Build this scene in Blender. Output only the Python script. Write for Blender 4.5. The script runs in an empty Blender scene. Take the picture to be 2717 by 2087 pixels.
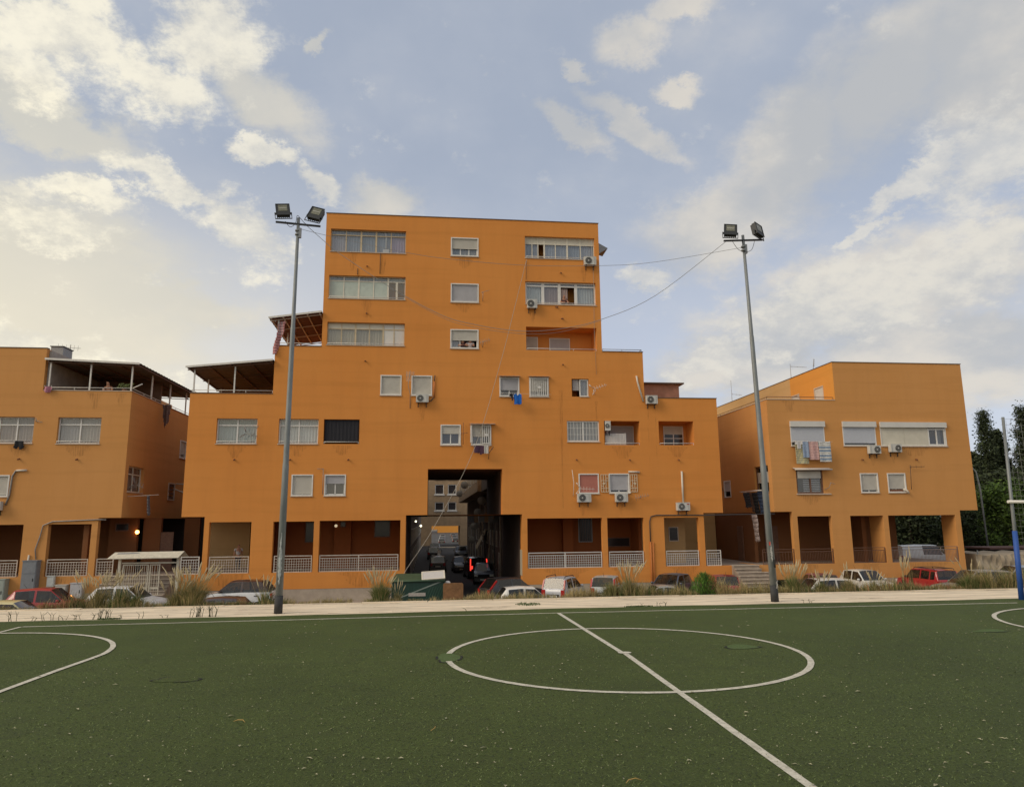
import bpy, math, random
from mathutils import Vector, Matrix
rad = math.radians
SC = bpy.context.scene
COL = SC.collection

# ------------------------------------------------------------------ camera
cam_d = bpy.data.cameras.new("camera")
cam = bpy.data.objects.new("camera", cam_d)
COL.objects.link(cam)
cam_d.sensor_fit = 'HORIZONTAL'; cam_d.sensor_width = 36.0
cam_d.lens = 36.0 * 1896.34 / 2717.0
cam_d.clip_start = 0.1; cam_d.clip_end = 3000
right = Vector((0.99344532, -0.11395308, -0.00900574))
upv = Vector((-0.01121528, -0.17557265, 0.98440259))
fwd = Vector((0.11375687, 0.97784914, 0.17569984))
up2 = Vector((-right.y*0, 0, 0))
Rm = Matrix((right, fwd.cross(right) * -1, fwd * -1)).transposed()
_u = right.cross(fwd)
Rm = Matrix(((right.x, _u.x, -fwd.x), (right.y, _u.y, -fwd.y), (right.z, _u.z, -fwd.z)))
cam.matrix_world = Matrix.Translation((0, 0, 2.4)) @ Rm.to_4x4()
SC.camera = cam

# ------------------------------------------------------------------ sky, sun, exposure
SUN_EL, SUN_AZ = 34.0, -112.0          # azimuth from +Y towards +X, degrees
world = bpy.data.worlds.new("World"); SC.world = world; world.use_nodes = True
wn, wl = world.node_tree.nodes, world.node_tree.links
wn.clear()
def N(t, **k):
    n = wn.new(t)
    for a, b in k.items(): setattr(n, a, b)
    return n
def M(op, a, b=None, c=None, clamp=False):
    n = N('ShaderNodeMath', operation=op); n.use_clamp = clamp
    for i, v in enumerate((a, b, c)):
        if v is None: continue
        if isinstance(v, (int, float)): n.inputs[i].default_value = v
        else: wl.new(v, n.inputs[i])
    return n.outputs[0]
def MIXC(f, a, b):
    n = N('ShaderNodeMix', data_type='RGBA'); n.clamp_factor = True
    if isinstance(f, (int, float)): n.inputs[0].default_value = f
    else: wl.new(f, n.inputs[0])
    for i, v in ((6, a), (7, b)):
        if isinstance(v, tuple): n.inputs[i].default_value = (*v, 1)
        else: wl.new(v, n.inputs[i])
    return n.outputs[2]
def RANGE(v, a, b, c, d, smooth=True):
    n = N('ShaderNodeMapRange'); n.interpolation_type = 'SMOOTHSTEP' if smooth else 'LINEAR'
    wl.new(v, n.inputs[0])
    for i, q in enumerate((a, b, c, d)): n.inputs[i + 1].default_value = q
    return n.outputs[0]
wout = N('ShaderNodeOutputWorld'); bg = N('ShaderNodeBackground')
wl.new(bg.outputs[0], wout.inputs[0]); bg.inputs[1].default_value = 0.1
sky = N('ShaderNodeTexSky'); sky.sky_type = 'NISHITA'; sky.sun_disc = False
sky.sun_elevation = rad(SUN_EL); sky.sun_rotation = rad(SUN_AZ)
sky.air_density = 1.0; sky.dust_density = 2.0; sky.ozone_density = 1.0
tc = N('ShaderNodeTexCoord'); sep = N('ShaderNodeSeparateXYZ'); wl.new(tc.outputs['Generated'], sep.inputs[0])
dx, dy, dz = sep.outputs
az = M('MULTIPLY', M('ARCTAN2', dx, dy), 57.29578)
el = M('MULTIPLY', M('ARCSINE', dz), 57.29578)
cmb = N('ShaderNodeCombineXYZ'); wl.new(az, cmb.inputs[0]); wl.new(el, cmb.inputs[1])
# flat cloud-deck coordinates, so cloud texture shrinks towards the horizon
deck_z = M('ADD', M('MAXIMUM', dz, 0.0), 0.42)
deck = N('ShaderNodeCombineXYZ'); wl.new(M('DIVIDE', dx, deck_z), deck.inputs[0]); wl.new(M('DIVIDE', dy, deck_z), deck.inputs[1])
def NOISE(vec, scale, detail=8, rough=0.6, lac=2.0, dist=0.0):
    n = N('ShaderNodeTexNoise'); wl.new(vec, n.inputs['Vector'])
    n.inputs['Scale'].default_value = scale; n.inputs['Detail'].default_value = detail
    n.inputs['Roughness'].default_value = rough; n.inputs['Lacunarity'].default_value = lac
    n.inputs['Distortion'].default_value = dist
    return n
wn1 = NOISE(deck.outputs[0], 6.0, 9, 0.68)
wsub = N('ShaderNodeVectorMath', operation='SUBTRACT'); wl.new(wn1.outputs[1], wsub.inputs[0]); wsub.inputs[1].default_value = (.5, .5, .5)
wsc = N('ShaderNodeVectorMath', operation='SCALE'); wl.new(wsub.outputs[0], wsc.inputs[0]); wsc.inputs[3].default_value = 8.0
wadd = N('ShaderNodeVectorMath', operation='ADD'); wl.new(cmb.outputs[0], wadd.inputs[0]); wl.new(wsc.outputs[0], wadd.inputs[1])
def blob_sum(lst, gain):
    tot = None
    for (a, e, ra, re, rot) in lst:
        mp = N('ShaderNodeMapping', vector_type='TEXTURE'); wl.new(wadd.outputs[0], mp.inputs[0])
        mp.inputs[1].default_value = (a, e, 0); mp.inputs[2].default_value = (0, 0, rad(rot))
        mp.inputs[3].default_value = (ra * gain, re * gain, 400)
        g = N('ShaderNodeTexGradient', gradient_type='SPHERICAL'); wl.new(mp.outputs[0], g.inputs[0])
        tot = g.outputs[1] if tot is None else M('MAXIMUM', tot, g.outputs[1])
    return tot
HARD = [(-28.9,31.7,5.5,3.2,0),(-30.0,28.5,3.1,1.6,0),(-22.0,30.1,3.9,2.2,-20),(-18.7,34.6,3.9,3.1,0),(-16.5,34.2,2.2,1.4,0),
 (-13.5,27.1,2.9,0.8,-10),(-9.3,25.4,1.9,1.2,-20),(-20.5,24.0,4.6,1.1,-8),(-14.9,21.4,3.8,2.0,-50),
 (-25.3,22.0,3.6,0.8,-5),(-29.7,21.3,1.9,1.0,0),(42.4,23.3,4.1,3.2,30),
 (38.1,23.1,4.5,0.9,30),(42.6,17.8,4.0,1.8,20),(18.2,18.9,2.8,1.1,-5),(35.3,20.2,3.4,0.5,14),(33.9,15.6,10.0,2.6,8),(-29.5,12.0,5.5,1.6,0),(-24,10.2,7,1.0,-4),(-27,19.5,3.4,1.2,10),(22.5,12.4,3.0,1.2,25)]
SOFT = [(20.9,32.6,1.9,0.8,-5),(12.5,34.1,1.8,0.6,-15),(21.6,37.4,2.6,1.2,0),(-9.9,34.8,1.2,0.6,50),(-14.1,31.0,4.8,2.2,-25),(-27.0,16.3,11.6,5.9,-10),(-28.3,26.1,5.7,1.7,-8),(-20.9,16.6,6.9,2.0,-15),(12.2,29.9,3.2,1.1,-25),
 (16.8,30.4,4.8,1.1,-28),(24.7,22.5,6.9,3.1,10),(30.1,27.0,8.3,3.5,42),(37.0,29.5,8.5,3.8,35),(43.3,29.7,6.2,4.9,20),
 (33.9,14.8,11.8,3.7,8),(26.1,12.2,8.2,2.8,10),(40.8,16.9,4.6,1.8,25),(17.1,35.9,3.2,1.5,0),(-3.7,25.2,3.1,1.6,0),(38.0,11.0,9.0,3.5,0)]
hard = blob_sum(HARD, 1.55); soft = blob_sum(SOFT, 1.45)
fine = NOISE(deck.outputs[0], 14.0, 10, 0.68).outputs[0]
mid = NOISE(deck.outputs[0], 4.2, 7, 0.55).outputs[0]
broad = NOISE(deck.outputs[0], 1.3, 6, 0.55).outputs[0]
# sky outside the view carries on with the same broken cloud
outside = RANGE(M('ABSOLUTE', M('SUBTRACT', az, 5.0)), 44, 60, 0, 1)
outside = M('MAXIMUM', outside, RANGE(el, 38, 48, 0, 1))
gen = M('MULTIPLY', RANGE(broad, 0.44, 0.62, 0, 0.8), outside)
hard_d = RANGE(M('ADD', M('ADD', hard, gen), M('MULTIPLY', M('SUBTRACT', fine, 0.5), 1.7)), 0.12, 0.66, 0, 1)
soft_d = RANGE(M('ADD', M('ADD', soft, gen), M('MULTIPLY', M('SUBTRACT', mid, 0.5), 1.1)), 0.04, 0.62, 0, 1)
veil = RANGE(mid, 0.35, 0.75, 0.0, 0.25)
# warm side (towards the low sun on the left) and horizon glow
warm = RANGE(az, 15, -40, 0, 1)
low = RANGE(el, 30, 4, 0, 1)
blue_hi = (4.7, 5.25, 6.3); blue_lo = (7.0, 7.4, 8.6); glow = (10.4, 9.3, 6.9)
nis = MIXC(0.72, sky.outputs[0], MIXC(low, blue_hi, blue_lo))
base = MIXC(M('MULTIPLY', M('MULTIPLY', warm, low), 0.9), nis, glow)
base = MIXC(veil, base, (6.2, 6.4, 6.8))
soft_col = MIXC(warm, MIXC(RANGE(mid, 0.4, 0.65, 0, 1), (5.1, 5.2, 5.3), (7.4, 6.9, 6.1)), MIXC(low, (6.6, 6.4, 5.6), (9.0, 8.2, 6.3)))
c1 = MIXC(M('MULTIPLY', soft_d, 0.86), base, soft_col)
shade = RANGE(M('ADD', M('MULTIPLY', fine, 0.6), M('MULTIPLY', mid, 0.4)), 0.42, 0.60, 0, 1)
hard_col = MIXC(warm, MIXC(shade, (6.1, 6.1, 6.0), (7.7, 7.4, 6.7)), MIXC(shade, (7.8, 7.4, 6.3), (11.0, 10.2, 8.0)))
c2 = MIXC(M('MULTIPLY', hard_d, 0.80), c1, hard_col)
below = RANGE(el, -1.0, 0.5, 1, 0)
c3 = MIXC(below, c2, (2.2, 2.0, 1.6))
wl.new(c3, bg.inputs[0])
world.cycles.sampling_method = 'MANUAL'; world.cycles.sample_map_resolution = 512

sun_d = bpy.data.lights.new("sun", 'SUN'); sun = bpy.data.objects.new("sun", sun_d); COL.objects.link(sun)
sun_d.energy = 1.7; sun_d.angle = rad(28); sun_d.color = (1.0, 0.86, 0.66)
sdir = Vector((math.sin(rad(SUN_AZ)) * math.cos(rad(SUN_EL)), math.cos(rad(SUN_AZ)) * math.cos(rad(SUN_EL)), math.sin(rad(SUN_EL))))
sun.rotation_euler = sdir.to_track_quat('Z', 'Y').to_euler(); sun.location = sdir * 200
SC.view_settings.view_transform = 'Standard'; SC.view_settings.look = 'None'
SC.view_settings.exposure = 0.0; SC.view_settings.gamma = 1.0; SC.view_settings.use_curve_mapping = False

# ------------------------------------------------------------------ materials
MATS = {}
def mat(name, col, rough=0.8, var=0.0, vscale=3.0, bump=0.0, bscale=60.0, metal=0.0, spec=0.5, emit=0.0, col2=None, coat=0.0, stretch=(1, 1, 1)):
    if name in MATS: return MATS[name]
    m = bpy.data.materials.new(name); m.use_nodes = True
    nt = m.node_tree; p = nt.nodes['Principled BSDF']
    p.inputs['Base Color'].default_value = (*col, 1); p.inputs['Roughness'].default_value = rough
    p.inputs['Metallic'].default_value = metal; p.inputs['Specular IOR Level'].default_value = spec
    if coat: p.inputs['Coat Weight'].default_value = coat; p.inputs['Coat Roughness'].default_value = 0.08
    if emit: p.inputs['Emission Color'].default_value = (*col, 1); p.inputs['Emission Strength'].default_value = emit
    t = None
    if var or bump:
        t = nt.nodes.new('ShaderNodeTexCoord'); mp = nt.nodes.new('ShaderNodeMapping'); nt.links.new(t.outputs['Object'], mp.inputs[0])
        mp.inputs[3].default_value = stretch
    if var:
        n = nt.nodes.new('ShaderNodeTexNoise'); n.inputs['Scale'].default_value = vscale; n.inputs['Detail'].default_value = 8
        n.inputs['Roughness'].default_value = 0.65
        nt.links.new(mp.outputs[0], n.inputs['Vector'])
        r = nt.nodes.new('ShaderNodeMapRange'); r.inputs[1].default_value = 0.3; r.inputs[2].default_value = 0.7
        nt.links.new(n.outputs[0], r.inputs[0])
        mx = nt.nodes.new('ShaderNodeMix'); mx.data_type = 'RGBA'; nt.links.new(r.outputs[0], mx.inputs[0])
        lo = tuple(c * (1 - var) for c in col); hi = col2 if col2 else tuple(min(1, c * (1 + var * 0.6)) for c in col)
        mx.inputs[6].default_value = (*lo, 1); mx.inputs[7].default_value = (*hi, 1)
        nt.links.new(mx.outputs[2], p.inputs['Base Color'])
    if bump:
        n = nt.nodes.new('ShaderNodeTexNoise'); n.inputs['Scale'].default_value = bscale; n.inputs['Detail'].default_value = 5
        nt.links.new(mp.outputs[0], n.inputs['Vector'])
        b = nt.nodes.new('ShaderNodeBump'); b.inputs['Strength'].default_value = bump; b.inputs['Distance'].default_value = 0.02
        nt.links.new(n.outputs[0], b.inputs['Height']); nt.links.new(b.outputs[0], p.inputs['Normal'])
    MATS[name] = m
    return m

def plaster(name, col, col2, dirt):
    """painted render: broad weathering, rain streaks, faint lift lines and grain"""
    m = bpy.data.materials.new(name); m.use_nodes = True; nt = m.node_tree; L = nt.links
    p = nt.nodes['Principled BSDF']; p.inputs['Roughness'].default_value = 0.92; p.inputs['Specular IOR Level'].default_value = 0.15
    t = nt.nodes.new('ShaderNodeTexCoord')
    def noise(scale, st, det=6, r=0.6):
        mp = nt.nodes.new('ShaderNodeMapping'); mp.inputs[3].default_value = st; L.new(t.outputs['Object'], mp.inputs[0])
        n = nt.nodes.new('ShaderNodeTexNoise'); n.inputs['Scale'].default_value = scale; n.inputs['Detail'].default_value = det
        n.inputs['Roughness'].default_value = r; L.new(mp.outputs[0], n.inputs['Vector']); return n.outputs[0]
    def rng(v, a, b, c=0.0, d=1.0):
        r = nt.nodes.new('ShaderNodeMapRange'); L.new(v, r.inputs[0])
        for i, q in enumerate((a, b, c, d)): r.inputs[i + 1].default_value = q
        return r.outputs[0]
    def mix(f, a, b):
        x = nt.nodes.new('ShaderNodeMix'); x.data_type = 'RGBA'; L.new(f, x.inputs[0])
        for i, v in ((6, a), (7, b)):
            if isinstance(v, tuple): x.inputs[i].default_value = (*v, 1)
            else: L.new(v, x.inputs[i])
        return x.outputs[2]
    c = mix(rng(noise(0.16, (1, 1, 1), 6), 0.35, 0.68), col, col2)
    c = mix(rng(noise(1.3, (1, 1, 0.12), 7, 0.7), 0.46, 0.76, 0, 0.26), c, dirt)
    c = mix(rng(noise(0.7, (0.15, 0.15, 3.0), 5, 0.6), 0.50, 0.8, 0, 0.5), c, tuple(0.78 * q for q in col))
    c = mix(rng(noise(34, (1, 1, 1), 3), 0.3, 0.7, 0, 0.22), c, tuple(0.8 * q for q in col))
    L.new(c, p.inputs['Base Color'])
    b = nt.nodes.new('ShaderNodeBump'); b.inputs['Strength'].default_value = 0.35; b.inputs['Distance'].default_value = 0.015
    L.new(noise(22, (1, 1, 1), 6, 0.7), b.inputs['Height']); L.new(b.outputs[0], p.inputs['Normal'])
    MATS[name] = m
    return m

ORANGE = plaster('orange_render', (0.67, 0.262, 0.062), (0.71, 0.295, 0.076), (0.48, 0.19, 0.055))
OCHRE = plaster('ochre_render', (0.60, 0.285, 0.090), (0.64, 0.315, 0.110), (0.47, 0.22, 0.075))
AMBER = plaster('amber_render', (0.66, 0.29, 0.060), (0.70, 0.32, 0.07), (0.56, 0.24, 0.06))
BUFF = plaster('buff_render', (0.56, 0.36, 0.16), (0.60, 0.40, 0.20), (0.42, 0.27, 0.14))
ARCW = plaster('shaded_orange_render', (0.27, 0.088, 0.030), (0.30, 0.10, 0.035), (0.18, 0.07, 0.03))  # arcade shade put into a darker copy of the orange render
ARCO = plaster('shaded_ochre_render', (0.20, 0.085, 0.036), (0.22, 0.10, 0.045), (0.15, 0.07, 0.03))  # same for the side buildings: ochre render darkened for the arcade shade
PLINTH = mat('plinth_render', (0.42, 0.35, 0.28), 0.9, 0.2, 1.5, 0.3)
WHITE = mat('white_metal', (0.72, 0.70, 0.66), 0.5, 0.12, 3)
FRAME = mat('ivory_frame', (0.68, 0.63, 0.52), 0.5, 0.12, 4)
BEIGEF = mat('beige_frame', (0.55, 0.44, 0.28), 0.5, 0.15, 4)
SILL = mat('travertine_sill', (0.55, 0.45, 0.36), 0.7, 0.2, 5)
RAILM = mat('railing_paint', (0.60, 0.52, 0.44), 0.55, 0.2, 4)
RAILG = mat('pale_railing_paint', (0.68, 0.65, 0.60), 0.5, 0.15, 4)
BROWNM = mat('brown_metal', (0.16, 0.08, 0.05), 0.6, 0.3, 8)
SHUT = mat('shutter_ivory', (0.56, 0.53, 0.47), 0.6, 0.10, 2)
SHUTG = mat('shutter_grey', (0.46, 0.45, 0.47), 0.6, 0.10, 2)
BLIND = mat('grey_blind', (0.47, 0.49, 0.54), 0.85, 0.06, 6)
PANELW = mat('white_panel', (0.62, 0.60, 0.56), 0.6, 0.08, 2)
PANELC = mat('cream_panel', (0.60, 0.56, 0.46), 0.6, 0.10, 2)
PAINTG = mat('painted_glass', (0.46, 0.52, 0.46), 0.35, 0.12, 3)
PINKP = mat('pink_panel', (0.42, 0.15, 0.11), 0.7, 0.1, 3)
DARK = mat('dark_interior', (0.025, 0.020, 0.018), 0.95)
DARKFAB = mat('black_blind', (0.018, 0.018, 0.024), 0.9, 0.2, 20)
STEEL = mat('galvanised_steel', (0.22, 0.235, 0.24), 0.5, 0.28, 5, metal=0.25, stretch=(1, 1, .3))
BLACKM = mat('black_casting', (0.022, 0.024, 0.026), 0.5, 0.2, 10)
GREYM = mat('grey_metal', (0.25, 0.26, 0.27), 0.5, 0.15, 6, metal=0.2)
RUBBER = mat('rubber', (0.02, 0.02, 0.02), 0.85)
CABLE = mat('cable_sheath', (0.07, 0.06, 0.055), 0.8)
ROPE = mat('pale_rope', (0.42, 0.38, 0.32), 0.8)
CONDUIT = mat('white_conduit', (0.62, 0.56, 0.47), 0.6, 0.1, 5)
ORCOND = mat('orange_conduit', (0.50, 0.17, 0.04), 0.7, 0.1, 5)
ACW = mat('ac_casing', (0.58, 0.57, 0.53), 0.5, 0.10, 4)
ANT = mat('aerial_metal', (0.30, 0.28, 0.26), 0.5, 0.2, 10, metal=0.3)
RUST = mat('rusty_metal', (0.20, 0.08, 0.04), 0.8, 0.3, 12)
ROOFM = mat('corrugated_underside', (0.14, 0.115, 0.10), 0.8, 0.25, 3)
COPE = mat('coping_metal', (0.13, 0.085, 0.06), 0.6, 0.2, 5)
CONC = mat('pale_concrete', (0.78, 0.65, 0.48), 0.92, 0.38, 1.1, 0.6, 30, stretch=(.5, 3.5, 1))
STAIR = mat('stair_stone', (0.32, 0.26, 0.21), 0.9, 0.25, 3, 0.3)
ASPH = mat('asphalt', (0.055, 0.050, 0.047), 0.92, 0.25, 2, 0.4, 50)
EARTH = mat('dry_earth', (0.20, 0.15, 0.10), 0.95, 0.35, 2, 0.6, 20)
SKIN = mat('skin', (0.45, 0.22, 0.14), 0.6)
HAIR = mat('dark_hair', (0.03, 0.02, 0.015), 0.6)
GHAIR = mat('grey_hair', (0.50, 0.48, 0.45), 0.7)
LAMPW = mat('lit_warm_lamp', (1.0, 0.42, 0.10), 0.5, emit=9.0)
LAMPY = mat('lit_white_lamp', (1.0, 0.92, 0.62), 0.5, emit=3.0)
LAMPR = mat('lit_red_lamp', (1.0, 0.05, 0.03), 0.4, emit=1.4)

def glass_mat(name, tint, refl=0.10, rough=0.03, clear=0.85):
    m = bpy.data.materials.new(name); m.use_nodes = True; nt = m.node_tree; nt.nodes.clear(); L = nt.links
    o = nt.nodes.new('ShaderNodeOutputMaterial'); mx = nt.nodes.new('ShaderNodeMixShader'); mx2 = nt.nodes.new('ShaderNodeMixShader')
    tr = nt.nodes.new('ShaderNodeBsdfTransparent'); tr.inputs[0].default_value = (*tint, 1)
    gl = nt.nodes.new('ShaderNodeBsdfGlossy'); gl.inputs['Roughness'].default_value = rough; gl.inputs[0].default_value = (0.9, 0.9, 0.9, 1)
    df = nt.nodes.new('ShaderNodeBsdfDiffuse'); df.inputs[0].default_value = (0.25, 0.24, 0.22, 1)
    fr = nt.nodes.new('ShaderNodeLayerWeight'); fr.inputs[0].default_value = 0.5
    pw = nt.nodes.new('ShaderNodeMath'); pw.operation = 'POWER'; pw.inputs[1].default_value = 4.0
    ad = nt.nodes.new('ShaderNodeMath'); ad.operation = 'MULTIPLY_ADD'; ad.inputs[1].default_value = 0.85; ad.inputs[2].default_value = 0.045 + refl; ad.use_clamp = True
    L.new(fr.outputs['Facing'], pw.inputs[0]); L.new(pw.outputs[0], ad.inputs[0]); L.new(ad.outputs[0], mx.inputs[0])
    mx2.inputs[0].default_value = 1 - clear
    L.new(tr.outputs[0], mx2.inputs[1]); L.new(df.outputs[0], mx2.inputs[2])
    L.new(mx2.outputs[0], mx.inputs[1]); L.new(gl.outputs[0], mx.inputs[2]); L.new(mx.outputs[0], o.inputs[0])
    MATS[name] = m
    return m
GLASS = glass_mat('window_glass', (0.86, 0.90, 0.93), 0.06)
CARGLASS = glass_mat('car_glass', (0.30, 0.32, 0.33), 0.01, 0.04, 0.95)
_cc = {}
def curtain_mat(c):
    k = 'curtain_%02d%02d%02d' % tuple(int(q * 99) for q in c)
    return mat(k, c, 0.9, 0.12, 9)

# ------------------------------------------------------------------ mesh helpers
class MB:
    def __init__(s): s.v = []; s.f = []; s.sm = []
    def face(s, pts, smooth=False):
        b = len(s.v); s.v += [tuple(p) for p in pts]; s.f.append(tuple(range(b, b + len(pts)))); s.sm.append(smooth)
        return s
    def box(s, x0, x1, y0, y1, z0, z1):
        b = len(s.v)
        s.v += [(x0, y0, z0), (x1, y0, z0), (x1, y1, z0), (x0, y1, z0), (x0, y0, z1), (x1, y0, z1), (x1, y1, z1), (x0, y1, z1)]
        for q in ((0, 3, 2, 1), (4, 5, 6, 7), (0, 1, 5, 4), (1, 2, 6, 5), (2, 3, 7, 6), (3, 0, 4, 7)):
            s.f.append(tuple(b + i for i in q)); s.sm.append(False)
        return s
    def tube(s, pts, r, n=6, cap=True, smooth=True):
        pts = [Vector(p) for p in pts]; rs = r if isinstance(r, (list, tuple)) else [r] * len(pts)
        b = len(s.v); prev = None
        for i, p in enumerate(pts):
            d = (pts[min(i + 1, len(pts) - 1)] - pts[max(i - 1, 0)])
            if d.length < 1e-9: d = Vector((0, 0, 1))
            d.normalize()
            a = prev if prev is not None else (Vector((0, 0, 1)) if abs(d.z) < 0.9 else Vector((1, 0, 0)))
            u = (a - d * a.dot(d))
            if u.length < 1e-6: u = d.orthogonal()
            u.normalize(); w = d.cross(u); prev = u
            for k in range(n):
                t = 2 * math.pi * k / n
                s.v.append(tuple(p + (u * math.cos(t) + w * math.sin(t)) * rs[i]))
        for i in range(len(pts) - 1):
            for k in range(n):
                k2 = (k + 1) % n
                s.f.append((b + i * n + k, b + i * n + k2, b + (i + 1) * n + k2, b + (i + 1) * n + k)); s.sm.append(smooth)
        if cap:
            s.f.append(tuple(b + k for k in range(n))[::-1]); s.sm.append(False)
            s.f.append(tuple(b + (len(pts) - 1) * n + k for k in range(n))); s.sm.append(False)
        return s
    def bar(s, p, q, w=0.03, h=None):
        """square bar between two points"""
        p, q = Vector(p), Vector(q); h = h or w; d = (q - p).normalized()
        a = Vector((0, 0, 1)) if abs(d.z) < 0.9 else Vector((0, 1, 0))
        u = d.cross(a).normalized() * (w / 2); v = d.cross(u.normalized()).normalized() * (h / 2)
        b = len(s.v)
        for e in (p, q):
            for (i, j) in ((-1, -1), (1, -1), (1, 1), (-1, 1)): s.v.append(tuple(e + u * i + v * j))
        for k in range(4):
            k2 = (k + 1) % 4
            s.f.append((b + k, b + k2, b + 4 + k2, b + 4 + k)); s.sm.append(False)
        s.f.append((b + 3, b + 2, b + 1, b)); s.sm.append(False); s.f.append((b + 4, b + 5, b + 6, b + 7)); s.sm.append(False)
        return s
    def disc(s, c, r, axis='y', n=16, depth=0.02):
        c = Vector(c); d = {'x': Vector((1, 0, 0)), 'y': Vector((0, 1, 0)), 'z': Vector((0, 0, 1))}[axis] * depth
        return s.tube([c, c + d], r, n, True, False)
    def ball(s, c, rx, ry, rz, nu=10, nv=7):
        c = Vector(c); b = len(s.v)
        for j in range(nv + 1):
            ph = math.pi * j / nv
            for i in range(nu):
                th = 2 * math.pi * i / nu
                s.v.append((c.x + rx * math.sin(ph) * math.cos(th), c.y + ry * math.sin(ph) * math.sin(th), c.z + rz * math.cos(ph)))
        for j in range(nv):
            for i in range(nu):
                i2 = (i + 1) % nu
                s.f.append((b + j * nu + i, b + (j + 1) * nu + i, b + (j + 1) * nu + i2, b + j * nu + i2)); s.sm.append(True)
        return s
    def add(s, o, mtx=None):
        b = len(s.v); s.v += [tuple(mtx @ Vector(p)) for p in o.v] if mtx else list(o.v)
        s.f += [tuple(b + i for i in q) for q in o.f]; s.sm += o.sm
        return s

def wloc(o):
    v = Vector((0, 0, 0))
    while o is not None: v += o.location; o = o.parent
    return v
def link(name, me, m, parent=None):
    if m is not None and not me.materials: me.materials.append(m)
    o = bpy.data.objects.new(name, me); COL.objects.link(o)
    if parent is not None: o.parent = parent
    return o
SPLIT = {'arcade_wall', 'plinth', 'pale_back_wall', 'arcade_floor', 'pavement', 'entrance_landing', 'terrace_coping', 'roof_coping', 'pipe_cover', 'wall_cable', 'mullion', 'door', 'panel', 'shutter_box', 'boiler_flue', 'clothes_line_', 'awning', 'tail_light', 'sill'}
def islands(mb):
    par = list(range(len(mb.v)))
    def fd(a):
        while par[a] != a: par[a] = par[par[a]]; a = par[a]
        return a
    for f in mb.f:
        for b in f[1:]: par[fd(b)] = fd(f[0])
    gr = {}
    for i, f in enumerate(mb.f): gr.setdefault(fd(f[0]), []).append(i)
    out = []
    for fs in gr.values():
        n = MB(); idx = {}
        for i in fs:
            q = []
            for v in mb.f[i]:
                if v not in idx: idx[v] = len(n.v); n.v.append(mb.v[v])
                q.append(idx[v])
            n.f.append(tuple(q)); n.sm.append(mb.sm[i])
        out.append(n)
    return out
def put(name, mb, m, parent=None, merge=False):
    if name in SPLIT and not merge and name not in ('awning',):
        parts = islands(mb)
        if len(parts) > 1:
            os_ = [put(name, p, m, parent, True) for p in parts]
            return os_[0]
    """link what an MB holds as one object; world coordinates are made relative to the parent"""
    off = wloc(parent) if parent is not None else Vector((0, 0, 0))
    me = bpy.data.meshes.new(name)
    me.from_pydata([(x - off.x, y - off.y, z - off.z) for x, y, z in mb.v], [], mb.f)
    if any(mb.sm): me.polygons.foreach_set('use_smooth', mb.sm)
    me.update()
    return link(name, me, m, parent)
def root(name, loc, cat, label, group=None, rz=0.0):
    o = bpy.data.objects.new(name, None); COL.objects.link(o); o.location = loc; o.rotation_euler = (0, 0, rz)
    o.empty_display_size = 0.2
    o['label'] = label; o['category'] = cat
    if group: o['group'] = group
    return o
def tag(o, cat, label, group=None):
    o['label'] = label; o['category'] = cat
    if group: o['group'] = group
    return o
def struct(o): o['kind'] = 'structure'; return o
def stuff(o, label=None, cat=None):
    o['kind'] = 'stuff'
    if label: o['label'] = label
    if cat: o['category'] = cat
    return o
def copy_tree(o, parent=None):
    c = o.copy(); COL.objects.link(c); c.parent = parent
    for ch in o.children: copy_tree(ch, c)
    return c

YF = 46.0          # plane of the building fronts
ZS = -2.4          # street level (the pitch is at 0)
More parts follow.
